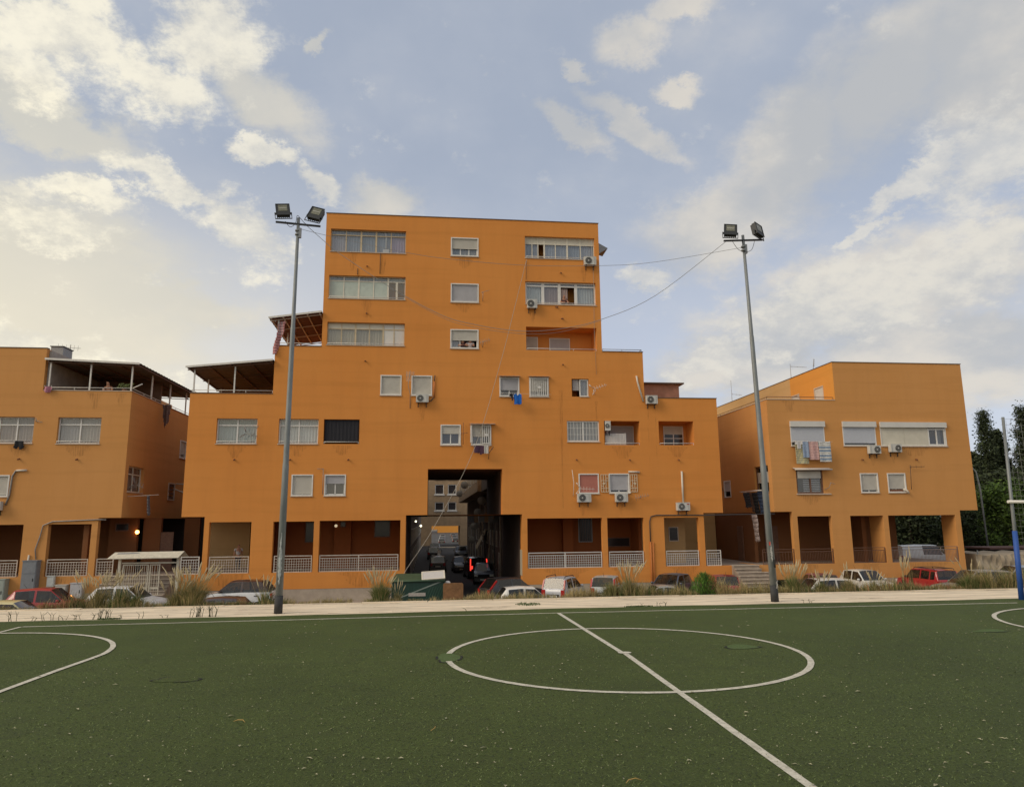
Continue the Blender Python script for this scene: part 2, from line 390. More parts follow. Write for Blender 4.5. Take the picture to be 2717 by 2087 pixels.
# ------------------------------------------------------------------ ground, street, pitch
def turf_mat():
    m = bpy.data.materials.new('artificial_turf'); m.use_nodes = True; nt = m.node_tree; L = nt.links
    p = nt.nodes['Principled BSDF']; p.inputs['Roughness'].default_value = 0.85; p.inputs['Specular IOR Level'].default_value = 0.25
    t = nt.nodes.new('ShaderNodeTexCoord')
    def noise(scale, st=(1, 1, 1), det=5, r=0.6):
        mp = nt.nodes.new('ShaderNodeMapping'); mp.inputs[3].default_value = st; L.new(t.outputs['Object'], mp.inputs[0])
        n = nt.nodes.new('ShaderNodeTexNoise'); n.inputs['Scale'].default_value = scale; n.inputs['Detail'].default_value = det
        n.inputs['Roughness'].default_value = r; L.new(mp.outputs[0], n.inputs['Vector']); return n.outputs[0]
    def rng(v, a, b, c=0.0, d=1.0):
        r = nt.nodes.new('ShaderNodeMapRange'); L.new(v, r.inputs[0])
        for i, q in enumerate((a, b, c, d)): r.inputs[i + 1].default_value = q
        return r.outputs[0]
    def mix(f, a, b):
        x = nt.nodes.new('ShaderNodeMix'); x.data_type = 'RGBA'; L.new(f, x.inputs[0])
        for i, v in ((6, a), (7, b)):
            if isinstance(v, tuple): x.inputs[i].default_value = (*v, 1)
            else: L.new(v, x.inputs[i])
        return x.outputs[2]
    c = mix(rng(noise(0.28), 0.35, 0.65), (0.062, 0.092, 0.018), (0.090, 0.128, 0.027))
    c = mix(rng(noise(1.7, (1, 1, 1), 6, .7), 0.45, 0.75, 0, 0.55), c, (0.052, 0.064, 0.026))
    c = mix(rng(noise(0.9, (1, 1, 1), 7, .75), 0.60, 0.72, 0, 0.6), c, (0.040, 0.050, 0.026))
    c = mix(rng(noise(26, (1, 1, 1), 8, .92), 0.44, 0.56, 0, 0.85), c, (0.040, 0.052, 0.018))
    c = mix(rng(noise(48, (1, 1, 1), 4, .9), 0.53, 0.66, 0, 0.7), c, (0.17, 0.20, 0.07))
    L.new(c, p.inputs['Base Color'])
    b = nt.nodes.new('ShaderNodeBump'); b.inputs['Strength'].default_value = 0.9; b.inputs['Distance'].default_value = 0.02
    L.new(noise(90, (1, 1, 1), 4, .8), b.inputs['Height']); L.new(b.outputs[0], p.inputs['Normal'])
    MATS['turf'] = m
    return m
TURF = turf_mat()
LINE = mat('pitch_line', (0.56, 0.53, 0.43), 0.9, 0.30, 9, 0.5, 120, col2=(0.70, 0.66, 0.56))
rnd = random.Random(7)

def turf_sheet():
    mb = MB(); n = 60; x0, x1, y0, y1 = -60, 60, -30, 20.28
    ed = []
    for i in range(n * 4 + 1):
        x = x0 + (x1 - x0) * i / (n * 4)
        ed.append((x, y1 + 0.10 * math.sin(x * 0.31) + 0.035 * math.sin(x * 1.9 + 1) + rnd.uniform(-.02, .02), 0))
    for a, b in zip(ed[:-1], ed[1:]): mb.face([(a[0], y0, 0), (b[0], y0, 0), b, a])
    return mb
struct(put('pitch', turf_sheet(), TURF))
# pale concrete apron beyond the turf and the retaining edge down to the street
apron = MB(); apron.box(-60, 60, 20.0, 22.75, -2.5, -0.006)
struct(put('pavement_apron', apron, CONC))
ed = MB()
for i in range(60):                                   # cast slabs of the edge, open joints between
    x = -60 + i * 2; ed.box(x + .012, x + 1.988, 22.76, 22.95, -2.5, 0.012 + rnd.uniform(-.012, .012))
stuff(put('kerb_slabs', ed, CONC), 'row of pale kerb slabs along the far edge of the apron', 'kerb')
bank = MB()
nx = 120
def bank_z(x, y):
    t = (y - 22.9) / 8.0
    return -0.16 - 2.2 * max(0, min(1, t)) ** 0.8 + 0.10 * math.sin(x * 1.3 + y) * (0.2 if t < .1 else 1) + 0.05 * math.sin(x * 3.1)
for i in range(nx):
    for j in range(6):
        xa, xb = -60 + i, -59 + i; ya, yb = 22.9 + j * 1.35, 22.9 + (j + 1) * 1.35
        bank.face([(xa, ya, bank_z(xa, ya)), (xb, ya, bank_z(xb, ya)), (xb, yb, bank_z(xb, yb)), (xa, yb, bank_z(xa, yb))], True)
struct(put('earth_bank', bank, EARTH))
g = MB().face([(-900, -900, ZS - .02), (900, -900, ZS - .02), (900, 1200, ZS - .02), (-900, 1200, ZS - .02)])
struct(put('ground', g, EARTH))
g = MB().face([(-70, 30, ZS), (75, 30, ZS), (75, 400, ZS), (-70, 400, ZS)])
struct(put('road', g, ASPH))
pv = MB()
for x0, x1 in ((-60, -19.4), (-14.6, -1.6), (6.1, 19.0), (22.2, 45)):
    pv.box(x0, x1, 44.3, 46.0, ZS, ZS + .13)
[struct(put('pavement', p, STAIR)) for p in islands(pv)]

rk = random.Random(21); ck = MB()
for i in range(46):
    x, y = rk.uniform(-20, 24), rk.uniform(20.5, 22.6); P = [(x, y)]
    for k in range(rk.randint(3, 9)): x += rk.uniform(.05, .28); y += rk.uniform(-.05, .05); P.append((x, y))
    for (a, b) in zip(P[:-1], P[1:]): w_k = rk.uniform(.006, .022); ck.face([(a[0], a[1] - w_k, -.002), (b[0], b[1] - w_k * .5, -.002), (b[0], b[1] + w_k * .5, -.002), (a[0], a[1] + w_k, -.002)])
stuff(put('apron_cracks', ck, mat('crack_dirt', (.17, .12, .08), .95)), 'fine dark cracks in the pale apron', 'cracks')
# pitch markings: thin sheets above the turf
def ribbon(pts, w, z=0.004, jag=0.006, closed=False):
    mb = MB(); L, Rr = [], []
    n = len(pts)
    for i, p in enumerate(pts):
        a = Vector(pts[(i - 1) % n] if closed or i > 0 else pts[i]); b = Vector(pts[(i + 1) % n] if closed or i < n - 1 else pts[i])
        d = (b - a).normalized(); nn = Vector((-d.y, d.x)) * w / 2
        j1, j2 = 1 + rnd.uniform(-jag, jag) * 12, 1 + rnd.uniform(-jag, jag) * 12
        L.append((p[0] + nn.x * j1, p[1] + nn.y * j1, z)); Rr.append((p[0] - nn.x * j2, p[1] - nn.y * j2, z))
    for i in range(n - (0 if closed else 1)):
        k = (i + 1) % n; mb.face([Rr[i], Rr[k], L[k], L[i]])
    return mb
def seg(a, b, step=0.35):
    n = max(2, int(math.dist(a, b) / step)); return [(a[0] + (b[0] - a[0]) * i / n, a[1] + (b[1] - a[1]) * i / n) for i in range(n + 1)]
def arc(cx, cy, r, a0, a1, n=60): return [(cx + r * math.cos(rad(a0 + (a1 - a0) * i / n)), cy + r * math.sin(rad(a0 + (a1 - a0) * i / n))) for i in range(n + 1)]
def marking(name, mb): return struct(put(name, mb, LINE))
far = [(x, 19.16 + 0.20 * math.exp(-((x - 3) / 9.0) ** 2) + (0.012 * math.sin(x * 2.2))) for x in [-9.7 + i * .35 for i in range(76)]]
marking('touch_line', ribbon(far, 0.075))
marking('halfway_line', ribbon(seg((3.43, 19.30), (3.56, 13.45)) + seg((3.60, 13.40), (3.43, 4.0))[0:], 0.10, 0.005))
circ = [(3.575 + 1.05 * (x - 3.59), y) for x, y in arc(3.59, 13.405, 3.06, 0, 360, 150)]
gap = [p for p in circ if not (p[0] < 0.45 and 13.2 < p[1] < 13.6)]
k0 = next(i for i, p in enumerate(gap) if p[0] < 0.6 and p[1] < 13.3)
gap = gap[k0:] + gap[:k0]
marking('centre_circle', ribbon(gap, 0.105, 0.008))
marking('centre_spot', MB().face([(3.60 + .13 * math.cos(t * .6283), 13.43 + .10 * math.sin(t * .6283), .012) for t in range(10)]))
marking('end_line', ribbon(seg((-9.72, 19.14), (-9.80, 0)), 0.085, 0.008))
aL = [(-9.62, 18.10)] + [(-9.62 + 3.56 * math.sin(rad(t)), 14.70 + 3.38 * math.cos(rad(t))) for t in range(3, 90, 3)] + [(-6.08, 14.5), (-6.16, 13.4), (-6.22, 11.9), (-6.25, 8.0), (-6.25, 4.0)]
marking('penalty_arc', ribbon(aL, 0.10, 0.012))
aR = [(16.6, 18.05)] + [(16.6 - 3.58 * math.sin(rad(t)), 14.62 + 3.42 * math.cos(rad(t))) for t in range(3, 90, 3)] + [(13.04, 14.5), (13.12, 12), (13.2, 6)]
marking('penalty_arc', ribbon(aR, 0.10, 0.012))

# torn and re-laid pieces of turf
TURFL = mat('paler_turf', (0.070, 0.112, 0.028), 0.9, 0.3, 30, 0.6, 90)
GAPM = mat('dark_turf_gap', (0.012, 0.013, 0.010), 0.95)
def patch(cx, cy, rx, ry, label, seed, lift=0.03):
    r = random.Random(seed); n = 34; out = []
    for i in range(n):
        t = 2 * math.pi * i / n; k = 1 + .10 * math.sin(3 * t + seed) + r.uniform(-.07, .07); out.append((cx + rx * k * math.cos(t), cy + ry * k * math.sin(t)))
    e = root('turf_patch', (cx, cy, 0), 'turf patch', label, 'worn patches in the artificial turf')
    mb = MB()
    for i in range(n):                                           # ragged open gap round part of the patch
        if math.sin(i * .37 + seed) < -.45: continue
        p, q = out[i], out[(i + 1) % n]; w0, w1 = r.uniform(.02, .055), r.uniform(.02, .055)
        if r.random() < .12: continue
        sc = lambda v, w: (cx + (v[0] - cx) * (1 + w / rx), cy + (v[1] - cy) * (1 + w / ry), .008)
        mb.face([(p[0], p[1], .008), sc(p, w0), sc(q, w1), (q[0], q[1], .008)])
    put('torn_edge', mb, GAPM, e)['kind'] = 'stuff'
    mb = MB(); top = [(cx + (x - cx) * .97, cy + (y - cy) * .97, .006 + lift * max(0, math.sin(i * .19))) for i, (x, y) in enumerate(out)]
    for i in range(n): mb.face([(cx, cy, .012), top[i], top[(i + 1) % n]])
    put('loose_turf', mb, TURFL if lift > .025 else TURF, e)
patch(0.38, 13.42, 0.20, 0.36, 'loose turf patch cutting the left side of the centre circle', 1)
patch(5.93, 13.62, 0.30, 0.17, 'torn turf patch inside the right part of the centre circle', 2, .03)
patch(-3.9, 12.35, 0.34, 0.20, 'oval cut patch of turf in the left half of the pitch', 3, .01)
patch(11.9, 14.6, 0.40, 0.10, 'lifted strip of turf near the right penalty arc', 4)
# dry leaves and litter over the turf
lf = MB(); rl = random.Random(3)
for i in range(1500):
    y = 5.5 + 14.5 * rl.random() ** 1.9; x = rl.uniform(-0.78 * y - 1, 0.9 * y + 1); a = rl.uniform(0, 6.28)
    s = rl.choice([.005, .006, .008, .008, .014]) * rl.uniform(.7, 1.3); l = s * rl.uniform(1.2, 3.2)
    ca, sa = math.cos(a), math.sin(a); z = .014
    lf.face([(x - l * ca, y - l * sa, z), (x + s * sa, y - s * ca, z + .006), (x + l * ca, y + l * sa, z), (x - s * sa, y + s * ca, z + .010)])
stuff(put('fallen_leaves', lf, mat('dry_leaf', (0.36, 0.34, 0.22), 0.8, 0.3, 2)), 'small dry leaves and bits scattered over the green pitch', 'leaf litter')

fib = [MB(), MB()]; rf_ = random.Random(15)
for i in range(52000):
    y = 5.4 + 9.5 * rf_.random() ** 1.5; x = rf_.uniform(-.74 * y - .6, .86 * y + .6); a = rf_.uniform(0, 6.28); l = rf_.uniform(.012, .03) * (1 + y * .05); w_f = l * .16
    ca, sa = math.cos(a), math.sin(a); h_f = rf_.uniform(.004, .016)
    fib[i % 2].face([(x - w_f * sa, y + w_f * ca, .001), (x + w_f * sa, y - w_f * ca, .001), (x + l * ca, y + l * sa, h_f)])
for k, c_f in enumerate(((.13, .17, .05), (.028, .040, .014))):
    stuff(put('turf_fibres', fib[k], mat(('light_fibre', 'dark_fibre')[k], c_f, .8)), ('light', 'dark')[k] + ' loose fibres of the near artificial turf', 'turf fibres')
for (x, y, a, lab) in ((-2.2, 9.6, 2.2, 'long curled dry leaf alone in the left half of the pitch'), (.05, 8.9, .8, 'bent orange leaf stalk left of the centre line'), (2.0, 7.0, 2.9, 'long dry leaf near the bottom of the pitch')):
    q = MB().tube([(x, y, .018), (x + .06 * math.cos(a), y + .06 * math.sin(a), .034), (x + .13 * math.cos(a + .3), y + .13 * math.sin(a + .3), .03), (x + .17 * math.cos(a + .5), y + .17 * math.sin(a + .5), .015)], [.003, .005, .005, .002], 5)
    tag(put('long_leaf', q, mat('ochre_leaf', (.42, .27, .08), .8)), 'leaf', lab)
# ------------------------------------------------------------------ walls with openings
def facade(mb, fmap, solids, holes, thick, skip=lambda ax, v, m: False, back=False):
    """solids (u0,u1,z0,z1); holes (u0,u1,z0,z1,depth,back?) ; fmap(u, z, d) -> world point, d into the wall"""
    us = sorted({round(v, 4) for r in solids for v in r[:2]} | {round(v, 4) for r in holes for v in r[:2]})
    zs = sorted({round(v, 4) for r in solids for v in r[2:4]} | {round(v, 4) for r in holes for v in r[2:4]})
    nu, nz = len(us) - 1, len(zs) - 1
    def cell(i, j):
        if not (0 <= i < nu and 0 <= j < nz): return 0
        u, z = (us[i] + us[i + 1]) / 2, (zs[j] + zs[j + 1]) / 2
        if not any(r[0] < u < r[1] and r[2] < z < r[3] for r in solids): return 0
        for h in holes:
            if h[0] < u < h[1] and h[2] < z < h[3]: return h
        return 1
    G = [[cell(i, j) for j in range(-1, nz + 1)] for i in range(-1, nu + 1)]
    g = lambda i, j: G[i + 1][j + 1]
    for i in range(nu):
        for j in range(nz):
            c = g(i, j); u0, u1, z0, z1 = us[i], us[i + 1], zs[j], zs[j + 1]
            if c == 1:
                mb.face([fmap(u0, z0, 0), fmap(u1, z0, 0), fmap(u1, z1, 0), fmap(u0, z1, 0)])
            if c and back and not (c != 1 and c[4] >= thick): mb.face([fmap(u0, z0, thick), fmap(u0, z1, thick), fmap(u1, z1, thick), fmap(u1, z0, thick)])
            if c not in (0, 1) and c[5]:
                d = c[4]; mb.face([fmap(u0, z0, d), fmap(u1, z0, d), fmap(u1, z1, d), fmap(u0, z1, d)])
    def dep(a, b):
        # depth of the edge between two cells, None when there is none
        if a == b: return None
        if a == 0 or b == 0:
            o = b if a == 0 else a
            return thick if o == 1 else (thick if o[4] >= thick else None)
        if a != 1 and b != 1: return None if a[4] == b[4] else max(a[4], b[4])
        h = b if a == 1 else a
        return h[4]
    for i in range(nu + 1):
        for j in range(nz):
            a, b = g(i - 1, j), g(i, j); d = dep(a, b)
            if d is None or ((a == 0 or b == 0) and skip('u', us[i], (zs[j] + zs[j + 1]) / 2)): continue
            u = us[i]; mb.face([fmap(u, zs[j], 0), fmap(u, zs[j], d), fmap(u, zs[j + 1], d), fmap(u, zs[j + 1], 0)])
    for j in range(nz + 1):
        for i in range(nu):
            a, b = g(i, j - 1), g(i, j); d = dep(a, b)
            if d is None or ((a == 0 or b == 0) and skip('z', zs[j], (us[i] + us[i + 1]) / 2)): continue
            z = zs[j]; mb.face([fmap(us[i], z, 0), fmap(us[i + 1], z, 0), fmap(us[i + 1], z, d), fmap(us[i], z, d)])
FRONT = lambda u, z, d: (u, YF + d, z)

# local frames for windows: F(u, z, d) with d outward negative / into the wall positive
class Plane:
    """a wall plane; box() adds a box spanned in wall coordinates"""
    def __init__(s, f): s.f = f
    def box(s, mb, u0, u1, z0, z1, d0, d1):
        P = [s.f(u, z, d) for d in (d0, d1) for (u, z) in ((u0, z0), (u1, z0), (u1, z1), (u0, z1))]
        b = len(mb.v); mb.v += P
        for q in ((0, 1, 2, 3), (7, 6, 5, 4), (0, 4, 5, 1), (1, 5, 6, 2), (2, 6, 7, 3), (3, 7, 4, 0)): mb.f.append(tuple(b + i for i in q)); mb.sm.append(False)
        return mb
    def quad(s, mb, u0, u1, z0, z1, d): return mb.face([s.f(u0, z0, d), s.f(u1, z0, d), s.f(u1, z1, d), s.f(u0, z1, d)])
PF = Plane(FRONT)

def frame_mb(pl, u0, u1, z0, z1, w, d0, d1):
    mb = MB()
    pl.box(mb, u0, u1, z1 - w, z1, d0, d1); pl.box(mb, u0, u1, z0, z0 + w, d0, d1)
    pl.box(mb, u0, u0 + w, z0 + w, z1 - w, d0, d1); pl.box(mb, u1 - w, u1, z0 + w, z1 - w, d0, d1)
    return mb
def interior(parent, pl, u0, u1, z0, z1, d, depth=0.7):
    mb = MB(); pl.quad(mb, u0, u1, z0, z1, d + depth)
    for (a, b) in (((u0, z0), (u1, z0)), ((u1, z0), (u1, z1)), ((u1, z1), (u0, z1)), ((u0, z1), (u0, z0))):
        mb.face([pl.f(a[0], a[1], d), pl.f(b[0], b[1], d), pl.f(b[0], b[1], d + depth), pl.f(a[0], a[1], d + depth)])
    put('room_interior', mb, DARK, parent)
def curtain(parent, pl, u0, u1, z0, z1, d, col, waves=None, amp=0.022, name='curtain'):
    mb = MB(); w = u1 - u0; n = max(8, int(w * 26)); waves = waves or w * 5.5; r = random.Random(int((u0 + z0) * 100)); ph = r.uniform(0, 6)
    P = []
    for i in range(n + 1):
        u = u0 + w * i / n; k = amp * (math.sin(waves * 6.283 * i / n + ph) + .5 * math.sin(waves * 2.3 * 6.283 * i / n))
        P.append((u, k))
    for (ua, ka), (ub, kb) in zip(P[:-1], P[1:]):
        mb.face([pl.f(ua, z0, d + ka), pl.f(ub, z0, d + kb), pl.f(ub, z1, d + kb), pl.f(ua, z1, d + ka)], True)
    return put(name, mb, curtain_mat(col), parent)
def shutter(parent, pl, u0, u1, z0, z1, d, m, name='roller_shutter', pitch=0.055):
    mb = MB(); n = max(2, int((z1 - z0) / pitch)); h = (z1 - z0) / n
    for i in range(n):
        a = z0 + i * h
        P = [(a, 0.012), (a + .12 * h, 0.0), (a + .88 * h, -0.004), (a + h, 0.012)]
        for (za, da), (zb, db) in zip(P[:-1], P[1:]): mb.face([pl.f(u0, za, d + da), pl.f(u1, za, d + da), pl.f(u1, zb, d + db), pl.f(u0, zb, d + db)])
    pl.box(mb, u0, u1, z0 - .035, z0, d - .006, d + .02)
    return put(name, mb, m, parent)
def pane(parent, pl, u0, u1, z0, z1, d, m=None):
    mb = MB(); pl.quad(mb, u0, u1, z0, z1, d); return put('pane', mb, m or GLASS, parent)

def shutter_window(b, pl, u0, u1, z0, z1, drop=1.0, sm=None, fm=None, sashes=2, cur=None, sill=True, box=False, name='window', openc=()):
    fm = fm or WHITE; sm = sm or SHUT; w = 0.07
    mb = frame_mb(pl, u0, u1, z0, z1, w, -0.035, 0.10)
    wn_ = put(name, mb, fm, b)
    iu0, iu1, iz0, iz1 = u0 + w, u1 - w, z0 + w, z1 - w
    zc = iz1 - (iz1 - iz0) * drop
    if drop > 0.02: shutter(wn_, pl, iu0, iu1, zc + .035, iz1, 0.06, sm)
    if drop < 0.985:
        s = MB(); k = (iu1 - iu0) / sashes; pl.box(s, iu0, iu1, iz0, iz0 + (.045 if drop < .8 else .012), 0.12, 0.16)
        for i in range(sashes + 1):
            if openc and i == max(openc): continue
            c = min(max(iu0 + k * i, iu0 + .03), iu1 - .03); pl.box(s, c - .032, c + .032, iz0, iz1, 0.12, 0.16)
        put('sash', s, fm, wn_)
        for i in range(sashes):
          if i not in openc: pane(wn_, pl, iu0 + k * i + .03, iu0 + k * (i + 1) - .03, iz0 + .045, iz1, 0.14)
        if cur:
            for i, c in enumerate(cur):
                if c: curtain(wn_, pl, iu0 + k * i + .03, iu0 + k * (i + 1) - .03, iz0, iz1, 0.24, c)
        interior(wn_, pl, iu0, iu1, iz0, iz1, 0.30, 0.6)
    if sill: put('sill', pl.box(MB(), u0 - .03, u1 + .03, z0 - .05, z0, -0.07, 0.05), SILL, wn_)
    return wn_

def glazing(b, pl, u0, u1, z0, z1, ucuts, tz, low, top, fm, d=0.22, fw=0.055, thick_at=(), tm=None, name='window', rail=None):
    """multi-light window: ucuts fractions, transom at tz, contents per light"""
    us = [u0 + (u1 - u0) * k for k in ucuts]
    mb = frame_mb(pl, u0, u1, z0, z1, fw, d - .03, d + .05)
    if tz: pl.box(mb, u0 + fw, u1 - fw, tz - fw / 2, tz + fw / 2, d - .025, d + .045)
    for i, u in enumerate(us[1:-1], 1):
        h = fw * (1.0 if i in thick_at else 0.55)
        pl.box(mb, u - h, u + h, z0 + fw, z1 - fw, d - .02, d + .04)
    w_ = put(name, mb, fm, b)
    anyglass = False
    for row, (za, zb) in ((low, (z0 + fw, (tz - fw / 2) if tz else z1 - fw)), (top, ((tz + fw / 2) if tz else z1, z1 - fw))):
        if not row or zb - za < .05: continue
        for i, c in enumerate(row):
            a, bb = us[i] + fw * .5, us[i + 1] - fw * .5
            if c is None: continue
            if isinstance(c, str) and c.startswith('panel'):
                m = {'panelw': PANELW, 'panelc': PANELC, 'panelg': PAINTG}[c]
                put('panel', pl.box(MB(), a, bb, za, zb, d + .005, d + .03), m, w_); continue
            pane(w_, pl, a, bb, za, zb, d + .01); anyglass = True
            if isinstance(c, tuple): curtain(w_, pl, a, bb, za, zb, d + .12, c)
    if anyglass: interior(w_, pl, u0 + fw, u1 - fw, z0 + fw, z1 - fw, d + .06, 0.9)
    put('sill', pl.box(MB(), u0 - .03, u1 + .03, z0 - .05, z0 - .001, -0.05, d + .02), SILL, w_)
    if rail:
        r = MB(); zr = z0 + rail
        r.tube([pl.f(u0 + .05, zr, -0.03), pl.f(u1 - .05, zr, -0.03)], 0.022)
        for k in (0, .33, .66, 1): u = u0 + .07 + (u1 - u0 - .14) * k; r.tube([pl.f(u, z0, -0.03), pl.f(u, zr, -0.03)], 0.016)
        put('window_rail', r, RAILG, w_)
    return w_

def lattice_rail(b, u0, u1, z0, z1, y, m, mid=(), pitch=0.14, name='railing', handrail=True):
    """frame with an open top band and a square lattice"""
    e = 0.05; mb = MB()
    mb.box(u0, u0 + e, y, y + e, z0, z1); mb.box(u1 - e, u1, y, y + e, z0, z1)
    mb.box(u0 + e, u1 - e, y, y + e, z1 - e, z1); mb.box(u0 + e, u1 - e, y, y + e, z0, z0 + e * .8)
    zt = z1 - 0.17
    mb.box(u0 + e, u1 - e, y, y + e * .8, zt - .04, zt)
    for k in mid: mb.box(k - .03, k + .03, y - .003, y + e, z0 + e, z1 - e)
    r = put(name, mb, m, b)
    lt = MB(); n = max(2, round((u1 - u0 - 2 * e) / pitch)); h = (u1 - u0 - 2 * e) / n
    for i in range(1, n): u = u0 + e + i * h; lt.box(u - .011, u + .011, y + .012, y + .030, z0 + e * .8, zt - .04)
    nz = max(2, round((zt - z0 - .08) / pitch)); hz = (zt - .04 - z0 - .04) / nz
    for j in range(1, nz): z = z0 + .04 + j * hz; lt.box(u0 + e, u1 - e, y + .006, y + .024, z - .011, z + .011)
    put('lattice', lt, m, r)['kind'] = 'stuff'
    return r
def bar_rail(b, u0, u1, z0, z1, y, m, pitch=0.11, name='railing'):
    mb = MB(); e = .035
    for z in (z1 - e, z1 - .20, z0): mb.box(u0, u1, y, y + e, z, z + e)
    mb.box(u0, u0 + e, y - .002, y + e + .002, z0, z1 + .002); mb.box(u1 - e, u1, y - .002, y + e + .002, z0, z1 + .002)
    r = put(name, mb, m, b); ba = MB(); n = max(2, int((u1 - u0) / pitch))
    for i in range(1, n): u = u0 + (u1 - u0) * i / n; ba.box(u - .008, u + .008, y + .008, y + .026, z0 + e, z1 - .20)
    put('baluster', ba, m, r)['kind'] = 'stuff'
    return r
def low_rail(b, pts, h, m, posts, name='parapet_rail', r0=.022):
    mb = MB(); P = [Vector(p) + Vector((0, 0, h)) for p in pts]; mb.tube(P, r0)
    for a, c in zip(P[:-1], P[1:]):
        L = (c - a).length; n = max(1, round(L / posts))
        for i in range(n + 1): q = a + (c - a) * i / n; mb.tube([q - Vector((0, 0, h)), q], r0 * .75)
    return put(name, mb, m, b)
def coping(b, segs):
    mb = MB()
    for (x0, x1, z, dep) in segs: mb.box(x0 - .03, x1 + .03, YF - .035, YF + .30, z + .002, z + .05)
    put('roof_coping', mb, COPE, b)
def spout(b, x, z, dx=0.0):
    mb = MB().tube([(x, YF - .001, z + .03), (x + dx * .5, YF - .10, z), (x + dx, YF - .17, z - .03)], .045, 7)
    put('drain_spout', mb, RUST, b)

# ------------------------------------------------------------------ central building
mainb = root('apartment_building', (2.25, YF, ZS), 'apartment building', 'stepped central orange apartment building with six storey tower over a street passage')
W_ = [(-6.68, -1.73, 20.10, 21.68), (-6.69, -1.71, 16.88, 18.45), (-6.69, -1.71, 13.74, 15.26), (6.34, 11.21, 20.08, 21.66), (6.33, 11.20, 16.82, 18.42),
      (-13.20, -10.75, 7.30, 8.88), (-9.44, -7.00, 7.30, 8.88), (-6.67, -4.45, 7.30, 8.87), (8.98, 11.14, 7.50, 8.88), (9.36, 10.52, 10.50, 11.71)]
SMALL = [(1.28, 3.15, 20.04, 21.36), (1.29, 3.16, 16.80, 18.11), (1.28, 3.15, 13.64, 14.94), (-3.20, -1.85, 10.46, 11.78), (-1.22, 0.12, 10.46, 11.78), (4.52, 5.84, 10.46, 11.75),
         (6.50, 7.80, 10.46, 11.76), (0.69, 1.99, 7.25, 8.57), (2.66, 3.97, 7.26, 8.58), (9.66, 11.01, 4.12, 5.41), (11.68, 13.05, 4.14, 5.41), (-8.51, -7.20, 4.06, 5.38), (-6.51, -5.19, 4.06, 5.38)]
LOG = [(6.34, 11.16, 13.62, 15.23), (11.47, 13.89, 7.29, 8.89), (15.20, 17.62, 7.29, 8.90)]
holes = [(*w, 1.15 if i != 7 else 1.2, True) for i, w in enumerate(W_)] + [(w[0] + .03, w[1] - .03, w[2] + .03, w[3] - .03, 0.92, True) for w in SMALL] + [(*w, 1.5, True) for w in LOG]
holes.append((-0.09, 4.67, 2.83, 5.72, 12.0, False))
wall = MB()
facade(wall, FRONT, [(-14.91, 19.33, 2.83, 10.46), (-9.90, 14.31, 10.46, 13.60), (-7.0, 11.5, 13.60, 22.75)], holes, 12.0, back=True)
lowh = [(-13.25, -10.78, -.56, 2.50, .35, False), (-9.48, -7.04, -.56, 2.50, .35, False), (-6.71, -1.76, -.56, 2.53, .35, False), (6.26, 11.14, -.56, 2.56, .35, False), (11.48, 13.91, -.56, 2.55, .35, False), (15.27, 17.61, -.56, 2.53, .35, False)]
facade(wall, FRONT, [(-13.55, -1.43, -1.54, 2.829), (-15.0, -13.55, -1.54, -.58), (5.92, 17.98, -1.54, 2.829), (17.98, 19.7, -1.54, -.58)], lowh, .35, back=True)
wall.box(-1.76, -1.43, YF + .352, YF + 12, ZS, 2.83); wall.box(5.92, 6.22, YF + .352, YF + 12, ZS, 2.83)
put('wall', wall, ORANGE, mainb)
PASSAGE_SHADE = mat('passage_shade_brown', (.07, .042, .032), .95, .3, 2)  # dark sheets put the passage's deep shade into colour over the orange walls
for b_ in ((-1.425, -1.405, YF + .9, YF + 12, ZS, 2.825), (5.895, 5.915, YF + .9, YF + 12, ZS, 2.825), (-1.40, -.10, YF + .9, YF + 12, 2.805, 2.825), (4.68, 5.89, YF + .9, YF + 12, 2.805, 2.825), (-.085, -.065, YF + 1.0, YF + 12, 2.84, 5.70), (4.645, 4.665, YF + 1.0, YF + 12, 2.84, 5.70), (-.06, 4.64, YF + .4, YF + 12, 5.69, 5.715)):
    put('passage_shade', MB().box(*b_), PASSAGE_SHADE, mainb)
pl_ = MB(); pl_.box(-15.0, -1.43, YF + .012, YF + .34, ZS, -1.54); pl_.box(5.92, 19.7, YF + .012, YF + .34, ZS, -1.54)
put('plinth', pl_, PLINTH, mainb)
fl = MB(); fl.box(-15.0, -1.77, YF + .353, YF + 12, -.9, -.585); fl.box(6.23, 19.3, YF + .353, YF + 12, -.9, -.585)
put('arcade_floor', fl, STAIR, mainb)
